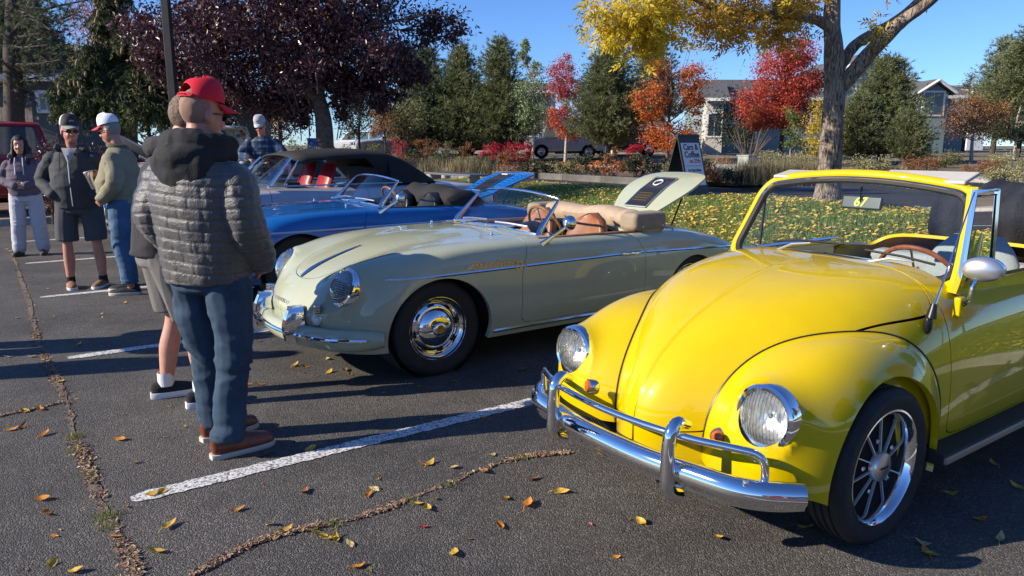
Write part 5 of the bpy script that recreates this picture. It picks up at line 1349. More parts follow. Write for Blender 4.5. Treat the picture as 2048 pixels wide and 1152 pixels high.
# ---- planting on the street island: dark brush, dry grass, rabbitbrush
GI = 'brush on the street island'
k = 0
for px in range(640, 1500, 42):
    Y = 24.5 - (px - 640) * .0085 + r.uniform(-.6, .6)
    p = spot(px, 320, Y); sI = DV.x * p.x + DV.y * p.y
    while sI < 14.6: Y += .4; p = spot(px, 320, Y); sI = DV.x * p.x + DV.y * p.y
    lm = [L_DARKG, L_DARKG, L_OLIVE, L_DARKG, L_RUST][k % 5]; hh = r.uniform(.45, .85) if px < 1350 else r.uniform(.35, .55)
    shrub('low_shrub', ['dark low shrub', 'dark rounded shrub', 'olive low shrub', 'dark ragged shrub', 'brown low shrub'][k % 5] + ' on the street island, number %s from its left end' % ['one', 'two', 'three', 'four', 'five', 'six', 'seven', 'eight', 'nine', 'ten', 'eleven', 'twelve', 'thirteen', 'fourteen', 'fifteen', 'sixteen', 'seventeen', 'eighteen', 'nineteen', 'twenty', 'twenty one'][k], px, Y, None, 34, lm, 1100, .075, r, GI, base=hh, at=(p.x, Y, .64)); k += 1
for px, Y in [(800, 25), (860, 24.5), (915, 23.5), (960, 23), (1420, 19.5), (1490, 18), (1525, 17.6), (1560, 17.2), (1600, 17), (1635, 17.2)]:
    p = spot(px, 320, Y); grass_clump('dry_grass', 'clump of straw coloured grass ' + ('on the left of the street island' if px < 1000 else 'between the sign and the ash trunk'), px, Y, .62 if px < 1000 else .7, 40, L_STRAW, 420, r, (p.x, Y, .62), 'dry grass left of island' if px < 1000 else 'dry grass by the sign')
for px, Y, tp, hw, lab in [(1722, 20, 300, 42, 'pale rabbitbrush right of the ash trunk'), (1775, 21, 312, 30, 'smaller rabbitbrush next right of the ash trunk'), (1545, 24, 300, 45, 'yellowish brush behind the dry grass'), (1590, 25, 302, 36, 'yellowish brush left of the ash trunk'), (1840, 25, 310, 40, 'brown brush before the low green pine'), (1895, 27, 300, 34, 'grey brush under the rust tree'), (1960, 24, 322, 50, 'dry brown brush at the right beyond the street'), (2030, 25, 300, 45, 'pale brush at the right edge'), (2010, 20, 335, 46, 'grey sage brush nearest at the right'), (1450, 27, 308, 30, 'brown brush behind the utility box')]:
    p = spot(px, 320, Y); shrub('brush', lab, px, Y, tp, hw, L_RABBIT if 'pale' in lab or 'yellow' in lab or 'rabbit' in lab or 'sage' in lab else L_RUST if 'brown' in lab else L_OLIVE, 1800, .07, r, 'brush by the street', at=(p.x, Y, ground_z(p.x, Y)), aspect=.35)
# bare multi-stemmed shrub
rt = thing('bare_shrub', 'leafless pale shrub with upright stems under the crimson maple', 'shrub', groundpoint(1498, 27), 0)
mb = MB()
for q in range(26):
    a = r.uniform(0, 2 * PI); mb.tube([(0, 0, 0), (math.cos(a) * .25, math.sin(a) * .2, .7), (math.cos(a) * r.uniform(.3, .8), math.sin(a) * .5, r.uniform(1.1, 1.7))], [.025, .015, .006], 5, False)
mb.build('stem', M_TWIG, rt)
# fallen leaves under the far trees
n = 5000; px_ = r.uniform(860, 1300, n); Y_ = r.uniform(30, 40, n); P = np.array([tuple(groundpoint(a, b)) for a, b in zip(px_, Y_)]); P[:, 2] += .06
V, F = leaf_cloud(P, .13, r, .6, 0, .15); tag(mesh_np('leaf_litter', V, F, L_ORANGE, None, False), 'orange leaf litter under the trees across the street', 'leaves', kind='stuff')
# ------------------------------------------------------------------ near trees
r = np.random.default_rng(33)
L_ASH = leafmat('ash_leaves', [(0.72, 0.50, 0.02), (0.80, 0.62, 0.04), (0.52, 0.50, 0.05), (0.66, 0.42, 0.02), (0.82, 0.68, 0.12)], .45, .5)
L_ASHB = leafmat('bronze_ash_leaves', [(0.60, 0.34, 0.03), (0.68, 0.45, 0.05), (0.48, 0.26, 0.04), (0.70, 0.54, 0.09)], .5, .5)
L_PLUM = leafmat('purple_leaves', [(0.045, 0.016, 0.020), (0.080, 0.030, 0.036), (0.12, 0.045, 0.050), (0.060, 0.022, 0.028), (0.15, 0.065, 0.065), (0.07, 0.03, 0.036)], .34, .15)
L_SPRUCE = leafmat('spruce_needles', [(0.04, 0.07, 0.02), (0.08, 0.11, 0.03), (0.13, 0.15, 0.04), (0.06, 0.09, 0.025), (0.18, 0.18, 0.06)], .55, .12)
def compound(P, r, n_leaf=7, L=.085, asp=.36):
    """ash leaves: pairs of leaflets along a drooping stalk"""
    n = len(P); d = r.normal(0, 1, (n, 3)); d[:, 2] = d[:, 2] * .5 - .55; d /= np.linalg.norm(d, axis=1)[:, None]
    h = r.normal(0, 1, (n, 3)); w = np.cross(d, h); w /= np.linalg.norm(w, axis=1)[:, None]; VV = []
    for k in range(n_leaf):
        t = (k // 2) * .045 + .03; sd = 1 if k % 2 else -1
        last = k == n_leaf - 1
        ax = d if last else d * .62 + w * sd * .78; base = P + d * t
        nn = np.cross(ax, d if not last else w) + r.normal(0, .25, (n, 3)); nn /= np.linalg.norm(nn, axis=1)[:, None] + 1e-9; sw = np.cross(nn, ax); sw /= np.linalg.norm(sw, axis=1)[:, None] + 1e-9
        l = (L * r.uniform(.8, 1.2, n))[:, None]; W = l * asp * .5
        VV.append(np.stack([base, base + ax * l * .42 + sw * W + nn * W * .3, base + ax * l, base + ax * l * .42 - sw * W + nn * W * .3], 1))
    V = np.concatenate(VV, 0).reshape(-1, 3); i = np.arange(len(V) // 4)[:, None] * 4
    return V, np.concatenate([i + np.array([[0, 1, 2]]), i + np.array([[0, 2, 3]])], 1).reshape(-1, 3)
def ash():
    Y = 12.0; b = spot(1656, 392, Y); root = thing('ash_tree', 'grey barked ash tree with forked trunk and yellow leaves on the verge', 'tree', b)
    S = lambda px, py, dy=0.0: spot(px, py, Y + dy) - b
    def barky(pts, rad, name, n=28, seg=90):
        C = smooth_curve(pts, seg); R_ = np.interp(np.linspace(0, 1, len(C)), np.linspace(0, 1, len(rad)), rad); mb = MB(); mb.tube(C, list(R_), n, False)
        V = np.array(mb.v); ax = np.repeat(np.array([tuple(c) for c in C]), n, 0); d = V - ax; rr = np.linalg.norm(d, axis=1)[:, None]; d /= rr + 1e-9
        j = np.tile(np.arange(n), len(C)); ang = j * 2 * PI / n; zz = np.repeat(np.arange(len(C)) * .06, n)
        q = np.stack([np.cos(ang) * 1.6, np.sin(ang) * 1.6, zz * 1.1], 1); f = vnoise(q * 2.3) * .5 + np.abs(vnoise(q * np.array([3.2, 3.2, 1.3]) + 7)) * -.9
        V = V + d * (f[:, None] * .022 * np.minimum(1, rr / .12)); mb.v = [tuple(p) for p in V]
        return mb.build(name, M_BARK, root, sharp=80)
    barky([S(1654, 410), S(1656, 385), S(1660, 330), S(1664, 260), S(1668, 195), S(1668, 120), S(1664, 40), S(1668, -60), S(1662, -260)], [.26, .205, .175, .17, .172, .15, .125, .11, .05], 'trunk', seg=140)
    barky([S(1668, 185), S(1690, 165, -.05), S(1738, 108, -.2), S(1800, 46, -.35), S(1862, 0, -.5), S(1960, -90, -.7)], [.10, .125, .12, .10, .085, .04], 'limb', 20)
    barky([S(1668, 150), S(1688, 120, .1), S(1717, 85, .15), S(1788, 43, .3), S(1838, 0, .4), S(1900, -80, .5)], [.09, .10, .085, .075, .065, .03], 'limb', 16)
    barky([S(1662, 60), S(1645, 45, -.1), S(1610, 34, -.3), S(1545, 27, -.5), S(1490, 39, -.6), S(1424, 17, -.9), S(1360, -20, -1.2)], [.08, .085, .075, .06, .05, .045, .02], 'limb', 14)
    barky([S(1490, 39, -.6), S(1450, 10, -.7), S(1420, -40, -.7)], [.04, .03, .02], 'limb', 10, 24)
    for (px, py) in ((1676, 82), (1655, 85)): MB().ball(S(px, py, -.13), (.035, .035, .03), 10, 8).build('branch_knot', M_BARK, root)
    tw = MB(); E_ = []
    for px, py, hx, hy, dy, wgt in [(1250, 25, 55, 45, -1.8, 1.7), (1300, 55, 40, 45, -1.6, 1.2), (1225, 60, 25, 22, -1.6, .5), (1340, 10, 50, 30, -1.2, 1.2), (1420, 25, 60, 40, -.9, .9), (1470, 65, 45, 25, -.7, .6), (1500, 10, 60, 30, -.6, .8), (1570, 20, 40, 40, -.4, .8), (1560, 70, 24, 30, -.3, .5), (1610, -10, 40, 40, 0, .7), (1400, -90, 180, 80, -1, 2.4), (1700, -160, 200, 110, .5, 2.6), (1930, -120, 110, 80, -.3, 1.4)]:
        c = S(px, py, dy); k = Y / 1479; E_.append((tuple(c), (hx * k, .6, hy * k), wgt))
    for lm, n, nm, sub in ((L_ASH, 2100, 'crown', E_[:4] + E_[10:]), (L_ASHB, 800, 'bronze_leaves', E_[4:10])):
        P, C = clump_points(sub, n, r, 70, .34, .2); V, F = compound(P, r); mesh_np(nm, V, F, lm, root, False)
        for c in C[:46]:
            a = min((S(1424, 17, -.9), S(1490, 39, -.6), S(1545, 27, -.5), S(1610, 34, -.3), S(1664, -60), S(1900, -60), S(1360, -20, -1.2)), key=lambda q: (q - Vector(c)).length)
            m_ = a.lerp(Vector(c), .5) + Vector((0, 0, .12)); tw.tube([a, m_, Vector(c)], [.014, .010, .004], 5, False)
    # small green sucker on the right limb
    P, C = clump_points([(tuple(S(1752, 55, -.35)), (.18, .15, .22), 1), (tuple(S(1745, 85, -.35)), (.16, .12, .2), 1), (tuple(S(1760, 25, -.35)), (.12, .12, .14), 1)], 26, r, 8, .5, .2); V, F = compound(P, r); mesh_np('sucker_leaves', V, F, L_GOLD, root, False)
    for c in C: tw.tube([S(1742, 100, -.2), Vector(c)], [.01, .004], 5, False)
    tw.build('twig', M_TWIG, root)['kind'] = 'stuff'
ash()
def plum():
    Y = 15.0; b = spot(648, 330, Y); b.z = 0.05; root = thing('plum_tree', 'big purple leaved plum tree behind the parked cars', 'tree', b)
    S = lambda px, py, dy=0.0: spot(px, py, Y + dy) - b
    mb = MB().tube(smooth_curve([Vector((0, 0, -.1)), S(650, 290), S(646, 235), S(636, 190), S(640, 150), S(655, 90), S(660, 0)], 36), list(np.interp(np.linspace(0, 1, 37), [0, .1, .3, .6, 1], [.24, .185, .165, .13, .05])), 12, False)
    mb.build('trunk', mat('plum_bark', (.105, .08, .068), .9, var=.4, vscale=12, bump=.8, bscale=40), root)
    lb = MB()
    for pts, r0 in [([S(640, 210), S(605, 170, -.3), S(560, 130, -.5), S(520, 60, -.6)], .10), ([S(636, 185), S(585, 140, .4), S(540, 110, .5), S(470, 60, .7)], .09), ([S(640, 150), S(680, 110, -.3), S(730, 60, -.5), S(800, 40, -.6)], .08), ([S(650, 100), S(620, 40), S(600, -40)], .07), ([S(640, 150), S(700, 140, .5), S(770, 120, .6)], .06), ([S(520, 60, -.6), S(440, 90, -.7), S(380, 150, -.8)], .04), ([S(540, 110, .5), S(480, 150, .5), S(440, 220, .4)], .04), ([S(770, 120, .6), S(840, 90, .4), S(920, 60, .2)], .03), ([S(800, 40, -.6), S(860, 30, -.5), S(935, 40, -.4)], .025), ([S(730, 60, -.5), S(790, 0, -.5), S(850, -60, -.5)], .04)]:
        lb.tube(smooth_curve(pts, 14), list(np.linspace(r0, r0 * .3, len(smooth_curve(pts, 14)))), 7, False)
    lb.build('limb', MATS['plum_bark'], root)['kind'] = 'stuff'
    E_ = []
    for px, py, hx, hy, dy, wgt in [(560, 60, 170, 100, 0, 5), (420, 70, 130, 90, -.3, 4), (700, 40, 130, 90, 0, 4), (640, 130, 120, 60, 0, 2.6), (470, 150, 110, 60, -.2, 2.4), (560, 190, 80, 45, .2, 1.3), (780, 120, 60, 60, 0, 1.5), (720, 170, 60, 40, .2, 1.0), (850, 60, 60, 45, 0, .5), (900, 50, 45, 35, 0, .22), (340, 120, 50, 70, -.2, .9), (560, -90, 300, 100, 0, 5), (690, 205, 50, 30, .3, .5), (300, 60, 50, 60, 0, .7), (600, 215, 60, 30, .4, 1.0), (500, 205, 60, 40, .2, 1.2), (760, 190, 50, 40, .4, .9), (430, 190, 50, 40, 0, .9), (830, 150, 40, 40, .3, .7)]:
        k = Y / 1479; E_.append((tuple(S(px, py, dy)), (hx * k, 1.6 if wgt > 1 else .6, hy * k), wgt))
    P, C = clump_points(E_, 70000, r, 480, .17, .25)
    V, F = leaf_cloud(P, .095, r, .42, .35); mesh_np('crown', V, F, L_PLUM, root, False)
    tw = MB()
    for c in C[:260]:
        c = Vector(c); a = c + Vector((-c.x * .25, -c.y * .3, -.45 - .1 * abs(c.x))); tw.tube([a, a.lerp(c, .5) + Vector(r.normal(0, .05, 3)), c], [.012, .008, .003], 4, False)
    for (px, py) in ((940, 20), (930, 45), (945, 60), (905, 25), (915, 75), (880, 90)):
        tw.tube([S(800, 60), S((800 + px) / 2, py * .5 + 35), S(px, py)], [.012, .008, .003], 4, False)
        Pq = np.array([tuple(S(800, 60).lerp(S(px, py), t) + Vector(r.normal(0, .07, 3))) for t in r.uniform(.45, 1.05, 60)]); V, F = leaf_cloud(Pq, .10, r, .36, .2); mesh_np('outer_spray', V, F, L_PLUM, root, False)['kind'] = 'stuff'
    tw.build('twig', MATS['plum_bark'], root)['kind'] = 'stuff'
plum()
def spruce():
    Y = 17.0; b = spot(250, 300, Y); b.z = .1; root = thing('spruce_tree', 'weeping dark spruce hung with tan cones behind the men in caps', 'tree', b)
    S = lambda px, py, dy=0.0: spot(px, py, Y + dy) - b
    MB().tube(smooth_curve([Vector((0, 0, -.1)), S(255, 200), S(250, 120), S(222, 60), S(228, -40)], 20), list(np.linspace(.22, .06, 21)), 8, False).build('trunk', M_BARKD, root)
    blobs = [(228, 0, 34, 45, 0), (222, 55, 40, 40, 0), (272, 88, 52, 36, -.3), (250, 135, 80, 40, 0), (195, 120, 35, 30, -.3), (185, 165, 60, 30, -.5), (290, 165, 90, 35, -.4), (340, 200, 60, 45, -.3), (240, 205, 120, 34, -.6), (170, 225, 62, 28, -.8), (300, 235, 80, 26, -.8), (380, 240, 50, 40, -.5), (130, 205, 30, 28, -.6), (225, -70, 40, 50, 0)]
    P = []; D = []; lb = MB(); cones = []
    for px, py, hx, hy, dy in blobs:
        c = np.array(tuple(S(px, py, dy))); k = Y / 1479; m = int(30 + hx * hy / 52)
        for _ in range(m):
            d = r.normal(0, 1, 3); d /= np.linalg.norm(d); q = d * np.array([hx * k, .7, hy * k]) * r.uniform(.55, 1.08); tip = c + q; out = q / (np.linalg.norm(q) + 1e-6); base = c + q * .25 + np.array([0, 0, .18])
            mid = (base + tip) / 2 + np.array([0, 0, .10]); tip = tip + np.array([0, 0, -.12]); lb.tube([tuple(base), tuple(mid), tuple(tip)], [.016, .010, .005], 4, False)
            for t in np.linspace(.1, 1.0, 15):
                p = base * (1 - t) ** 2 + 2 * mid * t * (1 - t) + tip * t * t; dd = (tip - base); dd /= np.linalg.norm(dd)
                for s in (-1, 1):
                    sd = np.cross(dd, [0, 0, 1]) * s; P.append(p + sd * r.uniform(0, .16) * (1.1 - t) + r.normal(0, .02, 3)); D.append(dd * .6 + sd * .6 + np.array([0, 0, -.35]))
            if r.random() < .42 and d[1] < .3: cones.append(tip + np.array([r.normal(0, .04), -.03, -.04]))
    P = np.array(P); D = np.array(D); D /= np.linalg.norm(D, axis=1)[:, None]
    V, F = tufts(P, D, r, .10, 7, .009, .55); mesh_np('crown', V, F, L_SPRUCE, root, False); lb.build('limb', M_BARKD, root)['kind'] = 'stuff'
    M_CONE = mat('cone_scales', (.33, .22, .12), .8, var=.35, vscale=50, bump=.8, bscale=70); proto = None
    for c in cones[:130]:
        if proto is None:
            o = MB().lathe([(.001, 0), (.014, -.005), (.024, -.03), (.027, -.07), (.022, -.11), (.012, -.14), (.001, -.15)], 8).build('cone', M_CONE, root); proto = o
        else: o = proto.copy(); link(o, root)
        o.location = tuple(c); sc = r.uniform(.75, 1.1); o.scale = (sc, sc, sc); o.rotation_euler = (r.normal(0, .15), r.normal(0, .15), 0)
spruce()
def near_pine():
    Y = 20.0; b = spot(20, 300, Y); b.z = .1; root = thing('pine_tree', 'shadowy long needled pine filling the top left corner', 'tree', b)
    S = lambda px, py, dy=0.0: spot(px, py, Y + dy) - b
    MB().tube([Vector((0, 0, -.1)), S(25, 100), S(35, -200)], [.28, .22, .12], 10, False).build('trunk', M_BARKD, root)
    lb = MB(); P = []; D = []
    for pts in [[(25, 60), (90, 20), (200, -5)], [(20, 110), (90, 108), (160, 106)], [(25, 40), (110, 40), (165, 20)], [(20, 80), (60, 70), (130, 62)], [(10, 150), (60, 140), (110, 165)], [(20, 10), (80, -20), (150, -40)], [(10, 170), (50, 160), (100, 150)], [(15, 120), (-30, 120), (-60, 150)], [(20, 60), (-20, 40), (-60, 60)], [(25, 20), (60, 30), (100, 60)], [(20, 130), (70, 128), (120, 120)], [(30, -20), (90, 0), (175, 40)], [(15, 90), (40, 95), (95, 90)], [(15, 30), (40, 30), (70, 10)], [(15, 60), (40, 60), (70, 80)], [(10, 180), (40, 180), (70, 190)], [(10, 0), (-20, 10), (-50, 0)], [(20, 70), (50, 40), (85, 45)]]:
        dy = r.uniform(-1.6, .4); C = smooth_curve([S(px, py, dy * i / 2) for i, (px, py) in enumerate(pts)], 16); lb.tube(C, list(np.linspace(.05, .012, len(C))), 6, False)
        for _ in range(42):
            i = r.integers(3, len(C)); p = C[i] + Vector(r.normal(0, .22, 3)); P.append(tuple(p)); d = p - C[max(0, i - 4)]; D.append(tuple(d.normalized() + Vector((0, 0, .2)))); lb.tube([C[i], p], [.008, .005], 4, False)
    P = np.array(P); D = np.array(D); D /= np.linalg.norm(D, axis=1)[:, None]
    V, F = tufts(P, D, r, .17, 16, .006, .8); mesh_np('crown', V, F, L_PINED, root, False); lb.build('limb', M_BARKD, root)['kind'] = 'stuff'
near_pine()
pine_tree('pine_tree', 'dark background pine at the far left behind the near one', 70, 30, -40, 200, 70, L_PINED, r, 1.8, group=GP)
pine_tree('pine_tree', 'dark background pine cut by the left edge of the frame', -10, 28, -60, 200, 80, L_PINED, r, 1.8, group=GP)
broad_tree('golden_tree', 'olive gold tree glowing behind the weeping spruce', 140, 34, 82, 190, 75, L_GOLD, 5200, .12, r, M_BARKD, None, 60, .1, group=GP)
broad_tree('peach_tree', 'pale orange tree top behind the spruce leader', 240, 36, -30, 110, 70, L_ORANGE, 3200, .12, r, M_BARKD, None, 60, .1, group=GP, bare=20)
broad_tree('shade_tree', 'dark tree low behind the weeping spruce', 300, 26, 100, 260, 110, L_DARKG, 6000, .14, r, M_BARKD, None, 70, .1, group=GP)
broad_tree('shade_tree', 'brown leaved tree behind the man in the plaid shirt', 560, 24, 150, 285, 60, L_RUST, 6500, .09, r, M_BARKD, None, 60, .09, group=GP)
broad_tree('shade_tree', 'dark green tree behind the electrical cabinet', 460, 28, 150, 290, 80, L_DARKG, 5200, .13, r, M_BARKD, None, 60, .1, group=GP)
broad_tree('shade_tree', 'dark tree behind the far left house', 40, 40, 60, 220, 120, L_DARKG, 6000, .16, r, M_BARKD, None, 60, .1, group=GP)
for px, Y, tp, hw, lab in [(95, 14.5, 262, 45, 'dark red barberry shrub behind the man in the charcoal jacket'), (195, 15.0, 268, 40, 'dark red barberry shrub below the raised bonnet'), (255, 17, 275, 40, 'dark red shrub behind the man in the olive jacket')]:
    shrub('barberry_shrub', lab, px, Y, tp, hw, L_PLUM, 5200, .045, r, 'barberry shrubs at the end of the lot')
shrub('shrub', 'green shrub at the foot of the plum trunk', 600, 19, 262, 30, L_OLIVE, 2600, .06, r, GS)
shrub('shrub', 'olive shrub right of the plum trunk', 690, 20, 272, 26, L_OLIVE, 2600, .06, r, GS)

# ---- what stands behind the viewer (seen in paint and chrome): trees, a house front and a red truck
def copies_behind():
    D_ = bpy.data.objects; n = ['first', 'second', 'third', 'fourth', 'fifth', 'sixth', 'seventh', 'eighth']
    src = [o for o in D_ if o.get('group') == GP and o.name.startswith(('maple_tree', 'pine_tree', 'shade_tree', 'golden_tree'))]
    for k in range(8):
        o = copy_tree(src[(k * 5 + 3) % len(src)]); o.location = [(27, 6), (25, -2), (31, 12), (22, 13), (36, 2), (24, -8), (8, -16), (16, -17)][k] + (0,); o.scale = (1.6, 1.6, 1.6); o['label'] = '%s unseen tree right of the frame and behind the viewer' % n[k]; o['group'] = 'trees outside the frame'  # unseen copies, scaled up to block sky reflections in the car paint
copies_behind()
# ------------------------------------------------------------------ lamp pole, cabinet, sign, houses, fence
p = spot(356, 300, 12.9); rt = thing('lamp_pole', 'dark square lamp pole rising beside the weeping spruce', 'lamp pole', (p.x, p.y, 0))
M_POLE = mat('bronze_paint', (.03, .026, .022), .5, var=.2, vscale=5)
MB().box((0, 0, 3.6), (.125, .125, 7.2)).build('pole', M_POLE, rt, bevel=.01, smooth=True); MB().lathe([(.3, -.1), (.3, .5), (.28, .55), (.001, .55)], 20).build('base', M_CONC, rt)
MB().box((.5, 0, 7.1), (.9, .3, .16)).build('lamp_head', M_POLE, rt, bevel=.02)
p = spot(511, 300, 18); rt = thing('electrical_cabinet', 'grey green electrical cabinet behind the man in the plaid shirt', 'cabinet', (p.x, p.y, .05))
M_CAB = mat('cabinet_green', (.10, .12, .11), .55, var=.12, vscale=4)
MB().box((0, 0, 1.1), (.62, .6, 2.2)).build('cabinet_body', M_CAB, rt, bevel=.02); MB().box((0, -.31, 1.12), (.52, .03, 1.9)).build('cabinet_door', M_CAB, rt, bevel=.01); MB().box((.2, -.335, 1.2), (.03, .03, .16)).build('handle', M_CHROME2, rt)
p = spot(1494, 330, 20.5); rt = thing('utility_box', 'pale grey utility box standing in the dry grass', 'cabinet', (p.x, p.y, .52), .5)
MB().box((0, 0, .36), (.34, .40, .72)).build('cabinet_body', mat('utility_grey', (.34, .37, .34), .6, var=.1, vscale=5), rt, bevel=.02); MB().box((0, 0, .73), (.38, .44, .03)).build('lid', MATS['utility_grey'], rt, bevel=.008)
p = spot(1440, 340, 19.5); rt = thing('concrete_block', 'low concrete block with worn lettering beside the sign', 'block', (p.x, p.y, .48), -.35)
MB().box((0, 0, .28), (2.2, .45, .56)).build('block', M_CONC, rt, bevel=.03)
# A-frame sign
def a_frame():
    rt = thing('sandwich_board', 'black framed sandwich board advertising coffee on the verge', 'sign', (3.26, 14.0, .60), R(40))
    fr = mat('sign_frame', (.02, .02, .022), .5); wh = mat('sign_white', (.70, .73, .80), .5); tl = R(15.5); Hh = 1.0; W = .64
    for sgn in (-1, 1):
        M = Matrix.Translation((0, 0, Hh * math.cos(tl))) @ Matrix.Rotation(sgn * -tl if sgn < 0 else -tl * sgn, 4, 'X')
        M = Matrix.Translation((0, 0, 1.1)) @ Matrix.Rotation(-tl if sgn < 0 else tl, 4, 'X')
        b = MB().box((0, 0, -.55), (W, .022, 1.14)).build('board', fr, rt, bevel=.006); b.matrix_local = M
        f = MB().box((0, sgn * .0125, -.54), (W - .09, .004, .80)).build('poster', wh, b, False)
        if sgn < 0:
            q = Matrix.Translation((0, -.0155, 0)) @ Matrix.Rotation(PI / 2, 4, 'X')
            ink = mat('sign_ink', (.015, .017, .03), .6); red = mat('sign_red', (.55, .03, .06), .6); teal = mat('sign_teal', (.03, .25, .32), .6)
            text_obj('lettering', 'Cars &', .155, ink, f, q @ Matrix.Translation((0, -.225, 0)), .0012, bold=.004)
            text_obj('lettering', 'Coffee', .165, ink, f, q @ Matrix.Translation((0, -.365, 0)), .0012, bold=.004)
            text_obj('lettering', 'on 27th', .105, red, f, q @ Matrix.Translation((.06, -.485, 0)), .0012, bold=.003)
            MB().box((0, -.016, -.575), (.46, .002, .008)).build('rule', teal, f, False)
            text_obj('lettering', '1st Saturdays', .075, mat('sign_navy', (.02, .04, .12), .6), f, q @ Matrix.Translation((0, -.655, 0)), .0012, bold=.002)
    MB().box((0, 0, 1.1), (W + .01, .05, .05)).build('hinge', fr, rt, bevel=.006)
a_frame()
# houses
M_ROOF = mat('grey_shingles', (.10, .098, .095), .9, var=.35, vscale=5, bump=.6, bscale=20)
M_SAGEW = mat('sage_siding', (.19, .25, .25), .8, var=.06, vscale=2)
M_CREAMW = mat('cream_and_sunlit_siding', (.50, .48, .42), .8, var=.06, vscale=2)
M_WTRIM = mat('white_trim', (.72, .72, .70), .6)
M_PANE = mat('window_pane', (.035, .05, .065), .08, coat=.5)
def house(name, label, px0, px1, Y, eave_y, ridge_y, wall, rz=0.0, depth=9.0, gable=False, windows=(), sidew=None):
    a = spot(px0, 300, Y); b = spot(px1, 300, Y); W = b.x - a.x; z0 = .9; ze = zat(eave_y, Y) - z0; zr = zat(ridge_y, Y) - z0
    rt = thing(name, label, 'building', ((a.x + b.x) / 2, Y, z0), rz)
    MB().box((0, depth / 2, ze / 2), (W, depth, ze)).build('wall', wall, rt, False)
    o = .4
    if gable:   # ridge runs away from the viewer
        V = [(-W / 2 - o, -o, ze - .12), (0, -o, zr), (W / 2 + o, -o, ze - .12), (-W / 2 - o, depth + o, ze - .12), (0, depth + o, zr), (W / 2 + o, depth + o, ze - .12)]
        up = [(x, y, z + .16) for x, y, z in V]
        rf = MB(); rf.add(V[:2] + V[3:5] + up[:2] + up[3:5], [(0, 1, 3, 2), (4, 6, 7, 5), (0, 4, 5, 1), (2, 3, 7, 6), (0, 2, 6, 4)]); rf.add(V[1:3] + V[4:6] + up[1:3] + up[4:6], [(0, 1, 3, 2), (4, 6, 7, 5), (0, 4, 5, 1), (2, 3, 7, 6), (1, 5, 7, 3)])
        rf.build('roof', M_ROOF, rt, False); MB().add([(-W / 2, 0, ze), (W / 2, 0, ze), (0, 0, zr - .05)], [(0, 1, 2)]).build('gable', wall, rt, False)
        for sgn in (-1, 1): MB().tube([(sgn * (W / 2 + o), -o - .02, ze - .05), (0, -o - .02, zr + .07)], .10, 4).build('bargeboard', M_WTRIM, rt, False)
    else:
        V = [(-W / 2 - o, -o, ze - .1), (W / 2 + o, -o, ze - .1), (W / 2 + o, depth / 2, zr), (-W / 2 - o, depth / 2, zr), (W / 2 + o, depth + o, ze - .1), (-W / 2 - o, depth + o, ze - .1)]
        up = [(x, y, z + .16) for x, y, z in V]
        MB().add(V + up, [(0, 3, 2, 1), (3, 5, 4, 2), (6, 7, 8, 9), (9, 8, 10, 11), (0, 1, 7, 6), (0, 6, 9, 3), (3, 9, 11, 5), (1, 2, 8, 7), (2, 4, 10, 8), (5, 11, 10, 4)]).build('roof', M_ROOF, rt, False)
        for sgn in (-1, 1): MB().add([(sgn * W / 2, 0, ze), (sgn * W / 2, depth, ze), (sgn * W / 2, depth / 2, zr - .05)], [(0, 1, 2)]).build('gable', wall, rt, False)
        MB().box((0, -o - .03, ze - .08), (W + 2 * o, .06, .22)).build('fascia', M_WTRIM, rt, False)
    for (u, py, w, h) in windows:
        x = (u - .5) * W; z = zat(py, Y) - z0; wn_ = MB().box((x, -.03, z), (w + .24, .08, h + .24)).build('window', M_WTRIM, rt, False)
        for sx in (-1, 1): MB().box((x + sx * w / 4, -.075, z), (w / 2 - .05, .02, h)).build('pane', M_PANE, wn_, False)
    return rt
house('apartment_house', 'sunlit house end coloured cream showing left of the crimson maple', 1410, 1442, 54, 197, 160, M_CREAMW, -.2, 9, windows=[(.5, 250, .9, 1.5)])  # cream paints sunlight onto this end wall of the sage house
house('apartment_house', 'sage sided house with shingle roof behind the crimson maple', 1428, 1640, 56, 196, 152, M_SAGEW, 0, 10, windows=[(.12, 225, 1.2, 1.4), (.3, 265, 1.2, 1.4), (.8, 225, 1.2, 1.4)])
house('apartment_house', 'tall gabled house right behind the ash trunk', 1640, 1800, 58, 165, 108, M_SAGEW, 0, 10, True, windows=[(.5, 190, 1.4, 1.4), (.75, 240, 1.4, 1.4)])
house('apartment_house', 'sage house with white framed window and small gable at right', 1830, 1885, 52, 186, 163, M_SAGEW, 0, 8, True, windows=[(.48, 207, 1.3, 1.45)])
house('apartment_house', 'grey roofed wing right of the small gable', 1870, 1922, 55, 192, 156, M_SAGEW, 0, 9, windows=[(.6, 240, 1.2, 1.4)])
house('apartment_house', 'distant white flat topped block near the right edge', 1932, 1965, 75, 172, 168, M_WTRIM, 0, 8)
house('apartment_house', 'long cream building mostly hidden behind the pines', 800, 1110, 56, 182, 158, M_CREAMW, 0, 12, windows=[(.15, 250, 1.5, 1.5), (.45, 250, 1.5, 1.5), (.62, 225, 1.5, 1.5), (.82, 250, 1.5, 1.5)])
house('apartment_house', 'cream garage building glimpsed under the orange maple', 1225, 1330, 52, 255, 228, M_CREAMW, 0, 9, windows=[(.3, 282, 1.4, 1.0), (.7, 282, 1.4, 1.0)])
house('cottage', 'dark grey green house behind the fence at the far left', -80, 112, 27, 152, 118, mat('dark_siding', (.10, .115, .105), .85, var=.1, vscale=3), .15, 8, windows=[(.93, 203, .45, .55)])
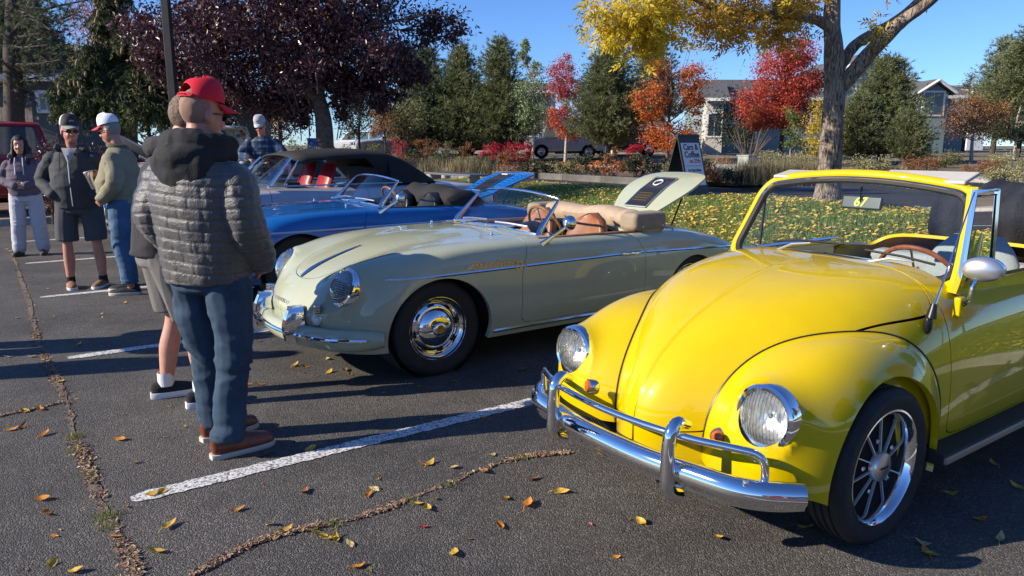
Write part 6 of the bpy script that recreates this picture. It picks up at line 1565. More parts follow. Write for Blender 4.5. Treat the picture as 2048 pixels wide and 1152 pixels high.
def fence():
    a = spot(-60, 300, 22); b = spot(84, 300, 22); rt = thing('board_fence', 'weathered board fence below the dark house at far left', 'fence', (a.x, a.y, .1)); L = b.x - a.x; n = int(L / .145); proto = None
    ms = mat('weathered_boards', (.22, .19, .16), .9, var=.3, vscale=6, bump=.4, bscale=30); zt = zat(215, 22) - .1
    for k in range(n):
        if proto is None: proto = o = MB().box((0, 0, zt / 2), (.138, .022, zt)).build('board', ms, rt, False)
        else: o = proto.copy(); link(o, rt)
        o.location = (k * .145, r.uniform(-.004, .004), r.uniform(-.012, .012))
    for z in (.4, zt - .3): MB().box((L / 2, .04, z), (L, .05, .09)).build('rail', ms, rt, False)
fence()
# ------------------------------------------------------------------ other parked vehicles
M_TINT = glassmat('car_glass', (.75, .82, .80), 1.0, .35)
def hull_surface(fn, x0, x1, z0, nx=60, ncap=26, nth=101):
    O, D, rows, cols = capsule_rays(x0, x1, z0, nx, ncap, nth); return orient(rays_surface(fn, O, D, rows, cols, 4.0, it=34))
def make_car(name, label, cat, loc, rz, sp, pm, group=None):
    """sp: nose, tail, width, top profile, wheels, cabin (base front, base rear, roof front, roof rear, belt, roof height)"""
    root = thing(name, label, cat, loc, rz, group)
    top = spline(*sp['top']); W = sp['w']; xn, xt = sp['nose'], sp['tail']; k = sp.get('k', .035); zf = sp.get('floor', .24)
    def f(x, y, z):
        a = np.abs(y); wd = W * (1 - .05 * sstep(xn - .5, xn, x) - .05 * sstep(xt + .6, xt, x)) * (1 - .10 * np.abs(z - .62) ** 1.5 - .06 * np.maximum(z - .8, 0))
        q = smax(a - wd, z - (top(x) - .05 * a * a), k); q = smax(q, x - (xn - .10 * a ** 2 - .25 * np.maximum(z - .7, 0) - .2 * np.maximum(.4 - z, 0)), k)
        return smax(q, (xt + .10 * a ** 2 + .2 * np.maximum(z - .7, 0) + .2 * np.maximum(.4 - z, 0)) - x, k)
    S = hull_surface(f, xn - .7, xt + .7, .6); S = cut(S, S['V'][:, 2] - zf)
    rw = sp.get('rw', .33)
    for ax in sp['axles']:
        x, y, z = S['V'].T; S = cut(S, np.maximum(np.hypot(x - ax, z - rw) - rw * 1.14, .45 - np.abs(y)))
    if sp.get('bonnet'):
        xa, xb = sp['bonnet']; x, y, z = S['V'].T; g = np.minimum(smin(smin(xa - x, x - xb, .05), W - .12 - np.abs(y), .05), z - .6)
        H = cut(S, g - .003); S = cut(S, -g - .003)
        V = H['V'].copy(); ang = R(sp['bonnet_angle']); px_, pz = xb, float(top(xb)); dx = V[:, 0] - px_; dz = V[:, 2] - pz
        V[:, 0] = px_ + dx * math.cos(ang) - dz * math.sin(ang); V[:, 2] = pz + dx * math.sin(ang) + dz * math.cos(ang)
        N = H['N'].copy(); nx_ = N[:, 0] * math.cos(ang) - N[:, 2] * math.sin(ang); N[:, 2] = N[:, 0] * math.sin(ang) + N[:, 2] * math.cos(ang); N[:, 0] = nx_
        H = dict(V=V, N=N, F=H['F']); bo = panel(hem(H, .03), 'bonnet', pm, root); mesh_np('bonnet_lining', H['V'] - H['N'] * .028, [tuple(reversed(q)) for q in H['F']], M_BLACK, bo, True)
        MB().box(((xa + xb) / 2, 0, .55), (abs(xa - xb) * .9, 1.0, .3)).build('engine', M_DARKIN, root, bevel=.03)
    # doors by shut lines
    if sp.get('door'):
        xa, xb = sp['door']; x, y, z = S['V'].T; g = smin(smin(xa - x, x - xb, .04), z - (zf + .08), .03)
        for sgn in (1, -1):
            d = cut(S, np.minimum(g - .003, sgn * y)); dp = panel(d, 'door', pm, root)
            MB().box((xb + .12, sgn * (W - .0), float(top(xb)) - .16), (.13, .03, .025)).build('handle', M_CHROME, dp, bevel=.006)
        S = cut(S, -g - .003)
    panel(hem(S, .03), 'body', pm, root)
    c = sp.get('cabin')
    if c:
        bf, br, rf, rr, belt, rh, wb, wr = c
        def fc(x, y, z):
            u = np.clip((z - belt) / (rh - belt), -.5, 1.2); a = np.abs(y); q = smax(a - (wb + (wr - wb) * u), z - (rh - .08 * a * a - .03 * (x - (rf + rr) / 2) ** 2), .03)
            q = smax(q, x - (bf + (rf - bf) * u) + .10 * a * a, .025); return smax(q, (br + (rr - br) * u) - x + .06 * a * a, .03)
        G = hull_surface(fc, (bf + rf) / 2 - .35, (br + rr) / 2 + .35, belt + .1, 50, 26, 101); G = cut(G, G['V'][:, 2] - belt + .05)
        x, y, z = G['V'].T; nx_, ny_, nz_ = G['N'].T; u = (z - belt) / (rh - belt)
        gz = np.minimum(z - belt - .03, rh - .10 - z)
        ends = np.minimum(np.minimum(np.abs(nx_) - .45, wr - .07 - np.abs(y) + .1 * (1 - u)), gz) * 1.0
        side = np.minimum(np.minimum(np.minimum(np.abs(ny_) - .55, (bf + (rf - bf) * u) - .12 - x), x - (br + (rr - br) * u) - .12), gz)
        for px_ in sp.get('posts', ()): side = np.minimum(side, np.abs(x - px_) - .03)
        g = np.maximum(ends, side)
        panel(cut(G, -g), 'cabin', sp.get('roof_mat', pm), root); panel(cut(G, g), 'window_glass', M_TINT, root)
        MB().box(((bf + br) / 2, 0, belt - .1), (abs(bf - br) * .8, 1.1, .2)).build('seats', sp.get('seat_mat', M_DARKIN), root, bevel=.05)
    for ax in sp['axles']:
        for sgn in (1, -1):
            cc = Vector((ax, sgn * (W - .12), rw)); M = axis_matrix(cc, (0, sgn, 0)); w = tyre(root, cc, sgn, rw, .19, rw * .62, False, n=32)
            MB().lathe([(rw * .64, .075), (rw * .6, .08), (rw * .52, .05), (rw * .3, .06), (rw * .16, .075), (.001, .08)], 28, M).build('rim', M_CHROME2, w)
            MB().lathe([(rw * 1.12, -.02), (rw * 1.12, -.3), (.001, -.3)], 20, axis_matrix((ax, sgn * (W - .05), rw), (0, sgn, 0))).build('wheel_housing', M_DARKIN, root)
    zl = sp.get('lamp_z', .66)
    for sgn in (1, -1):
        l = MB().lathe([(.10, -.04), (.105, .01), (.09, .015)], 24, axis_matrix((xn - .03, sgn * (W - .20), zl), (1, 0, 0))).build('headlamp', M_CHROME, root); MB().lathe([(.088, .006), (.06, .02), (.001, .028)], 20, axis_matrix((xn - .03, sgn * (W - .20), zl), (1, 0, 0))).build('lens', M_CLEAR, l)
        MB().box((xn - .02, sgn * (W - .22), .44), (.05, .16, .07)).build('turn_lamp', M_AMBER, root, bevel=.01)
        MB().box((xt + .03, sgn * (W - .2), zl + .05), (.06, .2, .12)).build('tail_lamp', mat('red_lens', (.35, .01, .01), .15, coat=.5), root, bevel=.01)
    for xx in (xn + .03, xt - .03):
        rg = []
        for yv in np.linspace(-W + .02, W - .02, 21): rg.append([(xx - (1 if xx > 0 else -1) * (.12 * (yv / W) ** 4) + a, yv, sp.get('bz', .45) + b) for a, b in ((-.03, .06), (.02, .07), (.04, 0), (.02, -.07), (-.03, -.06))])
        MB().loft(rg).build('bumper', sp.get('bumper_mat', M_CHROME), root, sharp=50)
    MB().box(((xn + xt) / 2, 0, .33), (abs(xn - xt) * .85, 1.1, .1)).build('underfloor', M_DARKIN, root)
    MB().box((xn - .02, 0, zl), (.05, W * .95, .14)).build('grille', M_BLACK, root, bevel=.01)
    return root
M_SILVER = paint('silver_lilac_paint', (.42, .42, .46)); M_RED = paint('red_paint', (.34, .012, .012)); M_CREAMP = paint('cream_paint', (.60, .56, .46)); M_SILV2 = paint('silver_beige_paint', (.40, .39, .36)); M_WHITEP = paint('white_paint', (.68, .68, .68))
TH = R(215.2)
# silver convertible with raised black top
def silver_convertible():
    sp = dict(nose=1.12, tail=-4.15, w=.90, axles=(0, -2.75), rw=.33, door=(-.62, -1.95), top=([-4.2, -4.0, -3.4, -2.6, -1.6, -.8, -.3, .4, .9, 1.2], [.86, .93, 1.0, 1.0, .985, .99, .97, .93, .87, .80]), lamp_z=.66)
    root = make_car('convertible_car', 'silver convertible with raised black soft top and red seats', 'car', (-4.08, 9.84, 0), TH, sp, M_SILVER)
    # cockpit lining where the opening would be
    top = mat('black_soft_top', (.012, .012, .013), .8, bump=.35, bscale=70)
    st_ = [(-.98, 1.37, .60, .05), (-1.2, 1.41, .64, .06), (-1.6, 1.44, .66, .07), (-2.0, 1.445, .66, .07), (-2.35, 1.42, .66, .07), (-2.6, 1.33, .67, .06), (-2.85, 1.18, .70, .05), (-3.05, 1.03, .74, .03)]
    rows_ = []
    for x, z, w, cr in st_:
        edge = z - .10 if x > -2.2 else max(.99, z - .10 - (abs(x) - 2.2) * 2.5)
        rows_.append([(x, w + .06, edge)] + [(x, w * math.cos(a), z - cr + (cr + .02) * math.sin(a) ** .8) for a in np.linspace(.12, PI - .12, 17)] + [(x, -w - .06, edge)])
    t = MB().loft(rows_, False, False).build('soft_top', top, root, sharp=80); sd = t.modifiers.new('solid', 'SOLIDIFY'); sd.thickness = .02
    for sgn in (1, -1):
        q = MB().loft([[(x, sgn * (w + .055), z - .09), (x, sgn * .80, 1.0)] for x, z, w, cr in st_[4:]], False, False).build('rear_quarter', top, t)
        MB().tube([(-.62, sgn * .78, 1.0), (-.98, sgn * .64, 1.355)], .022, 8).build('windscreen_pillar', M_CHROME, root)
        vl = MB().tube([(-.80, sgn * .79, 1.0), (-1.06, sgn * .69, 1.33)], .010, 6).build('quarter_light', M_CHROME, root)
        MB().tube([(-.62, sgn * .80, 1.005), (-2.5, sgn * .82, 1.005)], .012, 6).build('belt_strip', M_CHROME, root)
    MB().loft([[(-.60 - .10 * (y / .78) ** 2, y, 1.0) for y in np.linspace(-.78, .78, 13)], [(-.97 - .05 * (y / .64) ** 2, y, 1.37) for y in np.linspace(-.64, .64, 13)]], False, False).build('windscreen', M_SCREEN, root)
    red = mat('red_leather', (.30, .008, .014), .4, var=.15, vscale=10)
    for y in (.38, -.38):
        rb = []
        for q in np.linspace(0, 1, 9):
            wv = .24 * (1 - .5 * max(0, q - .6) ** 2 / .16 * .6); rb.append([(-1.42 - .2 * q + .07 * math.cos(a), y + wv * math.sin(a), .75 + .52 * q) for a in np.linspace(0, 2 * PI, 16, endpoint=False)])
        s = MB().loft(rb).build('seat_back', red, root); MB().box((-1.64, y, 1.30), (.09, .24, .13)).build('headrest', mat('dark_red_leather', (.16, .006, .012), .4), s, bevel=.03)
    MB().box((-2.35, 0, 1.08), (.18, 1.2, .34)).build('rear_seat', M_BLACK, root, bevel=.05)
    MB().box((-1.0, 0, 1.0), (.2, 1.3, .08)).build('dashboard', M_BLACK, root, bevel=.03)
    MB().box((-3.9, 0, 1.07), (.42, 1.45, .035)).box((-3.85, .6, 1.02), (.2, .05, .1)).box((-3.85, -.6, 1.02), (.2, .05, .1)).build('tail_spoiler', mat('dark_silver', (.14, .14, .15), .35, coat=.5), root, bevel=.012)
    MB().tube([(-.05, -.55, .95), (-.06, -.55, 1.75)], [.003, .002], 6).build('aerial', M_CHROME, root)
silver_convertible()
make_car('sedan_car', 'silver beige sedan with its bonnet raised behind the man in charcoal', 'car', (-5.72, 12.15, 0), TH, dict(nose=1.0, tail=-3.9, w=.88, axles=(0, -2.6), door=(-.75, -1.9), top=([-4, -3.6, -2.8, -1.5, -.7, -.2, .5, 1.0], [.85, .93, .97, .97, .97, .95, .88, .80]), cabin=(-.65, -3.0, -1.25, -2.5, .95, 1.38, .76, .62), posts=(-1.9,), bonnet=(.93, -.55), bonnet_angle=38), M_SILV2)
make_car('vintage_truck', 'cream topped old truck standing behind the man in the olive jacket', 'truck', (-7.3, 14.6, 0), TH, dict(nose=.9, tail=-4.0, w=.90, axles=(0, -2.8), rw=.37, floor=.35, door=(-.8, -1.8), top=([-4, -3.6, -2.5, -1.5, -.7, -.2, .5, .9], [1.15, 1.2, 1.22, 1.22, 1.22, 1.20, 1.16, 1.1]), cabin=(-.7, -2.1, -.95, -2.0, 1.2, 1.93, .80, .70), lamp_z=.9, bz=.55), M_CREAMP)
make_car('pickup_truck', 'red pickup truck cut by the left edge behind the girl', 'truck', (-12.1, 15.4, .05), TH, dict(nose=.9, tail=-4.2, w=.92, axles=(0, -2.9), rw=.38, floor=.4, door=(-.8, -1.8), top=([-4.2, -3.6, -2.5, -1.5, -.7, -.2, .5, .9], [1.2, 1.25, 1.26, 1.26, 1.26, 1.24, 1.2, 1.14]), cabin=(-.7, -2.3, -1.0, -2.1, 1.24, 1.98, .82, .72), lamp_z=.95, bz=.6), M_RED)
# traffic parked across the street
SUV = dict(nose=.9, tail=-3.6, w=.90, axles=(0, -2.7), rw=.36, floor=.3, top=([-3.7, -3.2, -2, -1, -.4, .3, .9], [1.05, 1.1, 1.12, 1.1, 1.08, 1.02, .92]), cabin=(-.55, -3.4, -1.2, -3.15, 1.08, 1.72, .80, .68), posts=(-1.7, -2.6), lamp_z=.8, bumper_mat=M_BLACK)
def far_car(name, label, px, Y, rz, pm, sp=SUV, z=None):
    p = spot(px, 290, Y); return make_car(name, label, 'car', (p.x, Y, ground_z(p.x, Y) if z is None else z), rz, sp, pm, 'cars parked across the street')
far_car('parked_car', 'white car parked beyond the plum trunk', 672, 50, R(170), M_WHITEP, z=.75)
far_car('parked_car', 'silver car half hidden beyond the plum trunk', 735, 43, R(200), M_SILVER, z=.8)
far_car('parked_car', 'dark red car under the pines across the street', 930, 45, R(180), paint('maroon_paint', (.14, .008, .015)), z=.95)
far_car('parked_car', 'pale car behind the shrubs under the pines', 850, 47, R(180), M_SILVER, z=.9)
far_car('parked_car', 'dark red car right of the shuttle bus', 1205, 46, R(180), paint('maroon_paint', (.14, .008, .015)), z=.95)
far_car('shuttle_bus', 'beige shuttle bus behind the slim maple', 1082, 44, R(180), paint('beige_paint', (.74, .66, .56)), dict(nose=.6, tail=-3.9, w=1.0, axles=(0, -2.7), rw=.36, floor=.4, top=([-4, -3, -2, -1, -.4, .2, .6], [1.2, 1.2, 1.2, 1.2, 1.2, 1.15, 1.0]), cabin=(-.1, -3.85, -.5, -3.8, 1.15, 2.35, .97, .92), posts=(-1.0, -1.9, -2.8), lamp_z=.8, bumper_mat=M_BLACK), z=.8)
p = spot(627, 285, 30); rt = thing('blue_bin', 'blue box standing beyond the plum trunk', 'bin', (p.x, p.y, .75)); MB().box((0, 0, .5), (.4, .4, 1.0)).build('bin_body', mat('blue_plastic', (.02, .08, .35), .5), rt, bevel=.02); MB().box((0, 0, 1.02), (.44, .44, .06)).build('lid', MATS['blue_plastic'], rt, bevel=.01)

make_car('pickup_truck', 'red pickup truck parked behind the viewer', 'truck', (3.5, -7.5, 0), R(40), dict(nose=.9, tail=-4.2, w=.92, axles=(0, -2.9), rw=.38, floor=.4, top=([-4.2, -3.6, -2.5, -1.5, -.7, -.2, .5, .9], [1.2, 1.25, 1.26, 1.26, 1.26, 1.24, 1.2, 1.14]), cabin=(-.7, -2.3, -1.0, -2.1, 1.24, 1.98, .82, .72), lamp_z=.95, bz=.6), M_RED)
hb = MB().box((14, -32, 2.2), (34, 6, 4.4)).build('office_building', M_CREAMW, None, False); tag(hb, 'long cream building behind the viewer', 'building')
for k in range(8): MB().box((0 + k * 4, -28.97, 2.0), (1.6, .1, 1.5)).build('window', M_PANE, hb, False)
# ------------------------------------------------------------------ people.  Figure space: x to the figure's right, y the way it faces, z up
def remeshed(mb, voxel, iters=3, post=None):
    """weld overlapping closed solids into one continuous smooth skin"""
    o = mb.build('tmp', M_BLACK, None, True); m = o.modifiers.new('r', 'REMESH'); m.mode = 'VOXEL'; m.voxel_size = voxel; m.use_smooth_shade = True
    dg = bpy.context.evaluated_depsgraph_get(); me = bpy.data.meshes.new_from_object(o.evaluated_get(dg)); od = o.data; bpy.data.objects.remove(o); bpy.data.meshes.remove(od)
    n = len(me.vertices); V = np.empty(n * 3, np.float32); me.vertices.foreach_get('co', V); V = V.reshape(-1, 3).astype(float)
    ne = len(me.edges); E_ = np.empty(ne * 2, np.int32); me.edges.foreach_get('vertices', E_); E_ = E_.reshape(-1, 2)
    nl = len(me.loops); Lp = np.empty(nl, np.int32); me.loops.foreach_get('vertex_index', Lp); npoly = len(me.polygons)
    stt = np.empty(npoly, np.int32); me.polygons.foreach_get('loop_start', stt); tot = np.empty(npoly, np.int32); me.polygons.foreach_get('loop_total', tot)
    deg = np.bincount(E_.ravel(), minlength=n)[:, None].astype(float) + 1e-9
    def lap(V):
        A = np.zeros_like(V)
        for c in range(3): A[:, c] = np.bincount(E_[:, 0], V[E_[:, 1], c], n) + np.bincount(E_[:, 1], V[E_[:, 0], c], n)
        return A / deg
    for _ in range(iters):
        V = V + .6 * (lap(V) - V); V = V - .61 * (lap(V) - V) * .75
    F = Lp.reshape(-1, 4) if (tot == 4).all() else [tuple(Lp[a:a + b]) for a, b in zip(stt, tot)]
    bpy.data.meshes.remove(me)
    if post is not None:
        Fa = F if isinstance(F, np.ndarray) else np.array([f[:4] if len(f) >= 4 else list(f) + [f[-1]] for f in F])
        fn = np.cross(V[Fa[:, 2]] - V[Fa[:, 0]], V[Fa[:, 3]] - V[Fa[:, 1]]); N = np.zeros_like(V)
        for k in range(4):
            for c in range(3): N[:, c] += np.bincount(Fa[:, k], fn[:, c], n)
        N /= np.linalg.norm(N, axis=1)[:, None] + 1e-12
        V = V + N * post(V, N)[:, None]
    return V, F
def limb(mb, pts, rad, n=14, flat=1.0, up=None, tip=True):
    P = smooth_curve(pts, 5 * (len(pts) - 1)); R_ = np.interp(np.linspace(0, 1, len(P)), np.linspace(0, 1, len(rad)), rad)
    mb.tube(P, list(R_), n, True, flat, up); mb.ball(pts[0], rad[0] * .98, n, 8)
    if tip: mb.ball(pts[-1], rad[-1] * .98, n, 8)
def ring(cx, cy, z, rx, ry, n=28, p=2.3):
    return [(cx + rx * math.copysign(abs(math.cos(a)) ** (2 / p), math.cos(a)), cy + ry * math.copysign(abs(math.sin(a)) ** (2 / p), math.sin(a)), z) for a in np.linspace(0, 2 * PI, n, endpoint=False)]
def head_matrix(c, yaw, pitch): return Matrix.Translation(c) @ Matrix.Rotation(yaw, 4, 'Z') @ Matrix.Rotation(pitch, 4, 'X')
def head_parts(mb, M, wide=1.0):
    R3 = M.to_3x3()
    def b(c, rr): mb.ball(M @ Vector(c), rr, 20, 14, R3)
    b((0, -.012, .035), (.077 * wide, .095, .095)); b((0, .015, -.03), (.066 * wide, .078, .085)); b((0, .035, -.085), (.045 * wide, .052, .035)); b((0, .06, .02), (.058 * wide, .03, .05))
    mb.tube([M @ Vector(q) for q in ((0, .083, .03), (0, .100, -.005), (0, .108, -.022))], [.010, .014, .016], 10); b((0, .100, -.026), (.018, .014, .011))
    b((.030, .078, -.025), (.022, .018, .022)); b((-.030, .078, -.025), (.022, .018, .022)); b((0, .088, -.060), (.024, .014, .008)); b((0, .084, -.072), (.020, .014, .009)); b((0, .078, .045), (.05, .018, .012))
    for s in (-1, 1): b((s * .078 * wide, -.008, -.005), (.010, .021, .033))
def hand_parts(mb, wrist, dirv, palm_n, curl, side, size=1.0):
    """palm, four unequal fingers bent at two knuckles and a thumb from the side of the palm"""
    d = Vector(dirv).normalized(); nrm = Vector(palm_n); nrm = (nrm - d * nrm.dot(d)).normalized(); w = d.cross(nrm) * side; o = Vector(wrist)
    R3 = Matrix((w, d, nrm)).transposed(); mb.ball(o + d * .05 * size, (.040 * size, .052 * size, .016 * size), 14, 10, R3)
    for k, (off, ln) in enumerate(((-.028, .062), (-.010, .074), (.009, .070), (.027, .055))):
        p = o + d * .088 * size + w * off * size; pts = [p - d * .02]; dd = d.copy(); a = 0.0
        for j, fr in enumerate((.45, .32, .23)):
            a += curl * (.9 if j == 0 else .75); dd = d * math.cos(a) + nrm * math.sin(a); p = p + dd * ln * fr * size; pts.append(p)
        mb.tube(pts, [.0095, .0092, .0085, .007], 8); mb.ball(pts[-1], .007, 8, 6)
    t0 = o + d * .025 * size - w * .034 * size; t1 = t0 + (d * .6 - w * .55 + nrm * (.4 + curl * .3)).normalized() * .034 * size; t2 = t1 + (d * .85 - w * .05 + nrm * (.5 + curl * .3)).normalized() * .030 * size
    mb.tube([t0, t1, t2], [.0125, .0105, .008], 8); mb.ball(t2, .008, 8, 6)
M_SKIN = mat('skin', (.52, .27, .19), .5, sub=.12, var=.10, vscale=14, bump=.12, bscale=90)
M_SKINR = mat('ruddy_skin', (.50, .22, .155), .5, sub=.12, var=.12, vscale=14, bump=.12, bscale=90)
def folds(V, amp=.006, sc=9.0, seed=0.0, aniso=(1, 1, 2.2)):
    q = V * np.array(aniso) * sc + seed; a = vnoise(q); b = vnoise(q * 2.1 + 5); return amp * (1 - np.abs(a) * 2) * .7 + amp * .45 * b
def cloth(name, mb, voxel, material, parent, post, iters=3):
    V, F = remeshed(mb, voxel, iters, post); return mesh_np(name, V, F, material, parent, True)
def jeans_fold(V, amp=.010, knee=.48, top=.95):
    z = V[:, 2]; q = np.stack([V[:, 0] * 7, V[:, 1] * 7, z * 17], 1); ph = vnoise(q * .6) * 2.6
    w = np.exp(-((z - knee) / .10) ** 2) * .8 + np.exp(-((z - .14) / .09) ** 2) * 1.1 + np.exp(-((z - (top - .12)) / .09) ** 2) * .7 + .18
    ridge = 1 - np.abs(vnoise(np.stack([V[:, 0] * 6 + z * 4, V[:, 1] * 6, z * 15 + ph], 1))) * 2.6
    dg = 1 - np.abs(vnoise(np.stack([V[:, 0] * 9 + z * 7, V[:, 1] * 9, z * 11 - V[:, 0] * 6], 1))) * 2.4
    return amp * w * ridge * (.55 + .45 * vnoise(q * .9 + 3)) + amp * .22 * dg + .003 * vnoise(q * 1.7)
def shoe(parent, ankle, yaw, sole, upper, name='shoe', L=.30, W=.052, boot=.10, sole_h=.03, toe_spring=.0, lace=None):
    M = Matrix.Translation((ankle[0], ankle[1], 0)) @ Matrix.Rotation(yaw, 4, 'Z')
    st_ = [(-.092, .020, .9), (-.070, .036, 1), (0, .043, 1), (.07, .048, 1), (.13, .052, 1), (.18, .046, .95), (.205, .030, .8), (.215, .012, .5)]
    k = L / .30; u = MB(); e_ = .022 if boot > .12 else 0; hz = [boot * .8, boot + .005, boot, .085 + e_, .068 + e_, .060 + e_ * .7, .050 + e_ * .5, .036]
    rg = [[M @ Vector((w * k * math.cos(a) * 1.0, y * k, sole_h * .6 + max(0, h_ - sole_h * .6) * (math.sin(a) ** .75 if math.sin(a) > 0 else 0))) for a in np.linspace(0, PI, 13)] for (y, w, e), h_ in zip(st_, hz)]
    V = u.loft([[*g] for g in rg], True, True); so = MB()
    rings = []
    for zz, gr in ((0.0, .97), (.006, 1.03), (sole_h * .8, 1.05), (sole_h, 1.02)):
        out = [(w * gr, y * (1.02 if abs(y) > .05 else 1)) for y, w, e in st_] ; pts = [(a, b) for a, b in out] + [(-a, b) for a, b in reversed(out)]
        rings.append([M @ Vector((a * k, b * k, zz + toe_spring * max(0, b - .1) * 2)) for a, b in pts])
    o = u.build(name, upper, parent, sharp=120); s = o.modifiers.new('s', 'SUBSURF'); s.levels = s.render_levels = 2
    so.loft(rings).build('sole', sole, o, sharp=50)
    if False: MB().tube([M @ Vector((.046 * math.cos(a), -.03 + .058 * math.sin(a), boot + .004)) for a in np.linspace(0, 2 * PI, 21)], .009, 6, False).build('collar', lace or upper, o)
    return o
def cap(parent, M, crown, brim, back=None, opening=False, name='cap', logo=None):
    """baseball cap: domed crown with a curved peak; back = different mesh colour for the rear panels"""
    n1, n2 = 22, 64; V = []; N = []
    for i in range(n1):
        ph = PI / 2 * i / (n1 - 1) * 1.0
        for j in range(n2):
            a = 2 * PI * j / n2; rx, ry = .088, .104; rise = .112 * (1 + .10 * math.sin(a)); c = math.cos(ph) ** .62; V.append((rx * c * math.cos(a), ry * c * math.sin(a) - .008, .018 + rise * math.sin(ph) ** .9)); nn = Vector((math.cos(a) * math.cos(ph), math.sin(a) * math.cos(ph), math.sin(ph) + .05)).normalized(); N.append(tuple(nn))
    F = [(i * n2 + j, i * n2 + (j + 1) % n2, (i + 1) * n2 + (j + 1) % n2, (i + 1) * n2 + j) for i in range(n1 - 1) for j in range(n2)]
    S = dict(V=np.array(V), N=np.array(N), F=F)
    root = None
    if opening:
        x, y, z = S['V'].T; S = cut(S, np.maximum(np.hypot(x, (z - .030) * 1.0) - .052, y + .02))
        Bq = [(.092 * math.sin(a), -.008 - .108 * math.cos(a), .027) for a in np.linspace(-.62, .62, 12)]
    def place(Q): return dict(V=np.array([tuple(M @ Vector(p)) for p in Q['V']]), N=np.array([tuple(M.to_3x3() @ Vector(p)) for p in Q['N']]), F=Q['F'])
    if back is not None:
        fr = cut(S, S['V'][:, 1] - .012); bk = cut(S, .012 - S['V'][:, 1]); root = panel(place(fr), name, crown, parent); panel(place(bk), 'cap_mesh', back, root)
    else: root = panel(place(S), name, crown, parent)
    if opening:
        st_ = MB()
        st_.loft([[M @ Vector((x, y, z + dz)) for dz in (-.009, .009)] for x, y, z in Bq], False, False).build('strap', crown, root); ds = MB()
        for k in range(-3, 4): ds.ball(M @ Vector((.096 * math.sin(k * .1), -.008 - .112 * math.cos(k * .1), .027)), .0035, 6, 4)
        ds.build('strap_stud', brim, root)
    rows_ = []
    for t in np.linspace(0, 1, 9):
        rows_.append([M @ Vector(((.084 - .012 * t * t) * math.sin(a) * (1 - .06 * t), .094 * math.cos(a) + .085 * t * (math.cos(a) ** .5 if math.cos(a) > 0 else 0), .020 - .018 * t - .030 * math.sin(a) ** 2 * (.4 + t * .6))) for a in np.linspace(-1.25, 1.25, 17)])
    bq = MB().loft(rows_, False, False).build('peak', brim, root); sd = bq.modifiers.new('t', 'SOLIDIFY'); sd.thickness = .004
    MB().ball(M @ Vector((0, -.008, .131)), .008, 8, 6).build('button', crown, root)
    if logo is not None:
        MB().ball((0, 0, 0), (.026, .003, .012), 14, 8).build('logo', logo, root).matrix_local = M @ Matrix.Translation((0, .092, .066)) @ Matrix.Rotation(-.35, 4, 'X')
    return root
def hair_cap(parent, M, material, low=-.02, grow=1.07, fwd=.05, length=0.0, seed=0.0):
    n1, n2 = 26, 48; V = []
    for i in range(n1):
        ph = PI * .82 * i / (n1 - 1)
        for j in range(n2):
            a = 2 * PI * j / n2; V.append((.079 * grow * math.sin(ph) * math.cos(a), .098 * grow * math.sin(ph) * math.sin(a) - .012, .035 + .098 * grow * math.cos(ph)))
    V = np.array(V); q = fbm(V * 40 + seed, 3); V *= (1 + .022 * q)[:, None]
    F = [(i * n2 + j, (i + 1) * n2 + j, (i + 1) * n2 + (j + 1) % n2, i * n2 + (j + 1) % n2) for i in range(n1 - 1) for j in range(n2)]
    N = V / (np.linalg.norm(V, axis=1)[:, None]); S = dict(V=V, N=N, F=F); x, y, z = V.T
    S = cut(S, np.minimum(z - (low - .03 * sstep(.0, -.08, y)), np.maximum(fwd - y, z - .085)))
    return mesh_np('hair', np.array([tuple(M @ Vector(p)) for p in S['V']]), S['F'], material, parent, True)
def shades(parent, M, material):
    b = MB()
    for s in (-1, 1):
        b.ball(M @ Vector((s * .033, .094, .012)), (.027, .006, .019), 14, 8, M.to_3x3()); b.tube([M @ Vector((s * .058, .088, .018)), M @ Vector((s * .080, .03, .016)), M @ Vector((s * .083, -.01, .008))], .003, 6)
    b.tube([M @ Vector((-.012, .098, .016)), M @ Vector((.012, .098, .016))], .003, 6); return b.build('sunglasses', material, parent)
def body_mesh(parent, M_head, neck, legs, arms, hands, skin, voxel=.0085, torso=True):
    mb = MB(); head_parts(mb, M_head); limb(mb, [M_head @ Vector((0, -.02, -.05)), neck], [.051, .057])
    hips = [l[0] for l in legs]; mid = (Vector(hips[0]) + Vector(hips[1])) / 2
    mb.loft([ring(*( (Vector(neck) * t + mid * (1 - t)).to_tuple()[:2]), (Vector(neck) * t + mid * (1 - t)).z, a, b) for t, a, b in ((0, .13, .09), (.3, .12, .09), (.6, .14, .09), (.8, .12, .07), (.92, .06, .05), (1.0, .05, .05))])
    for l in legs: limb(mb, l, [.072, .060, .050, .058, .036] if len(l) == 5 else [.072, .055, .036])
    for a in arms: limb(mb, [Vector(a[0]) * .97 + Vector((0, 0, -.03)), a[1], a[2]], [.034, .032, .026])
    for a in arms: limb(mb, [Vector(neck) + Vector((0, 0, -.10)), Vector(a[0]) * .97 + Vector((0, 0, -.03))], [.03, .03])
    for h in hands: hand_parts(mb, *h)
    for l in legs: mb.ball(Vector(l[-1]) + Vector((0, 0.03, -.05)), (.035, .08, .03), 12, 8)
    V, F = remeshed(mb, voxel, 2); return mesh_np('body', V, F, skin, parent, True)
def person(label, loc, heading, group=None):
    """heading: compass angle on the ground of the way the figure faces (radians from +x)"""
    return thing('person', label, 'person', (loc[0], loc[1], loc[2] if len(loc) > 2 else 0), heading - PI / 2, group)

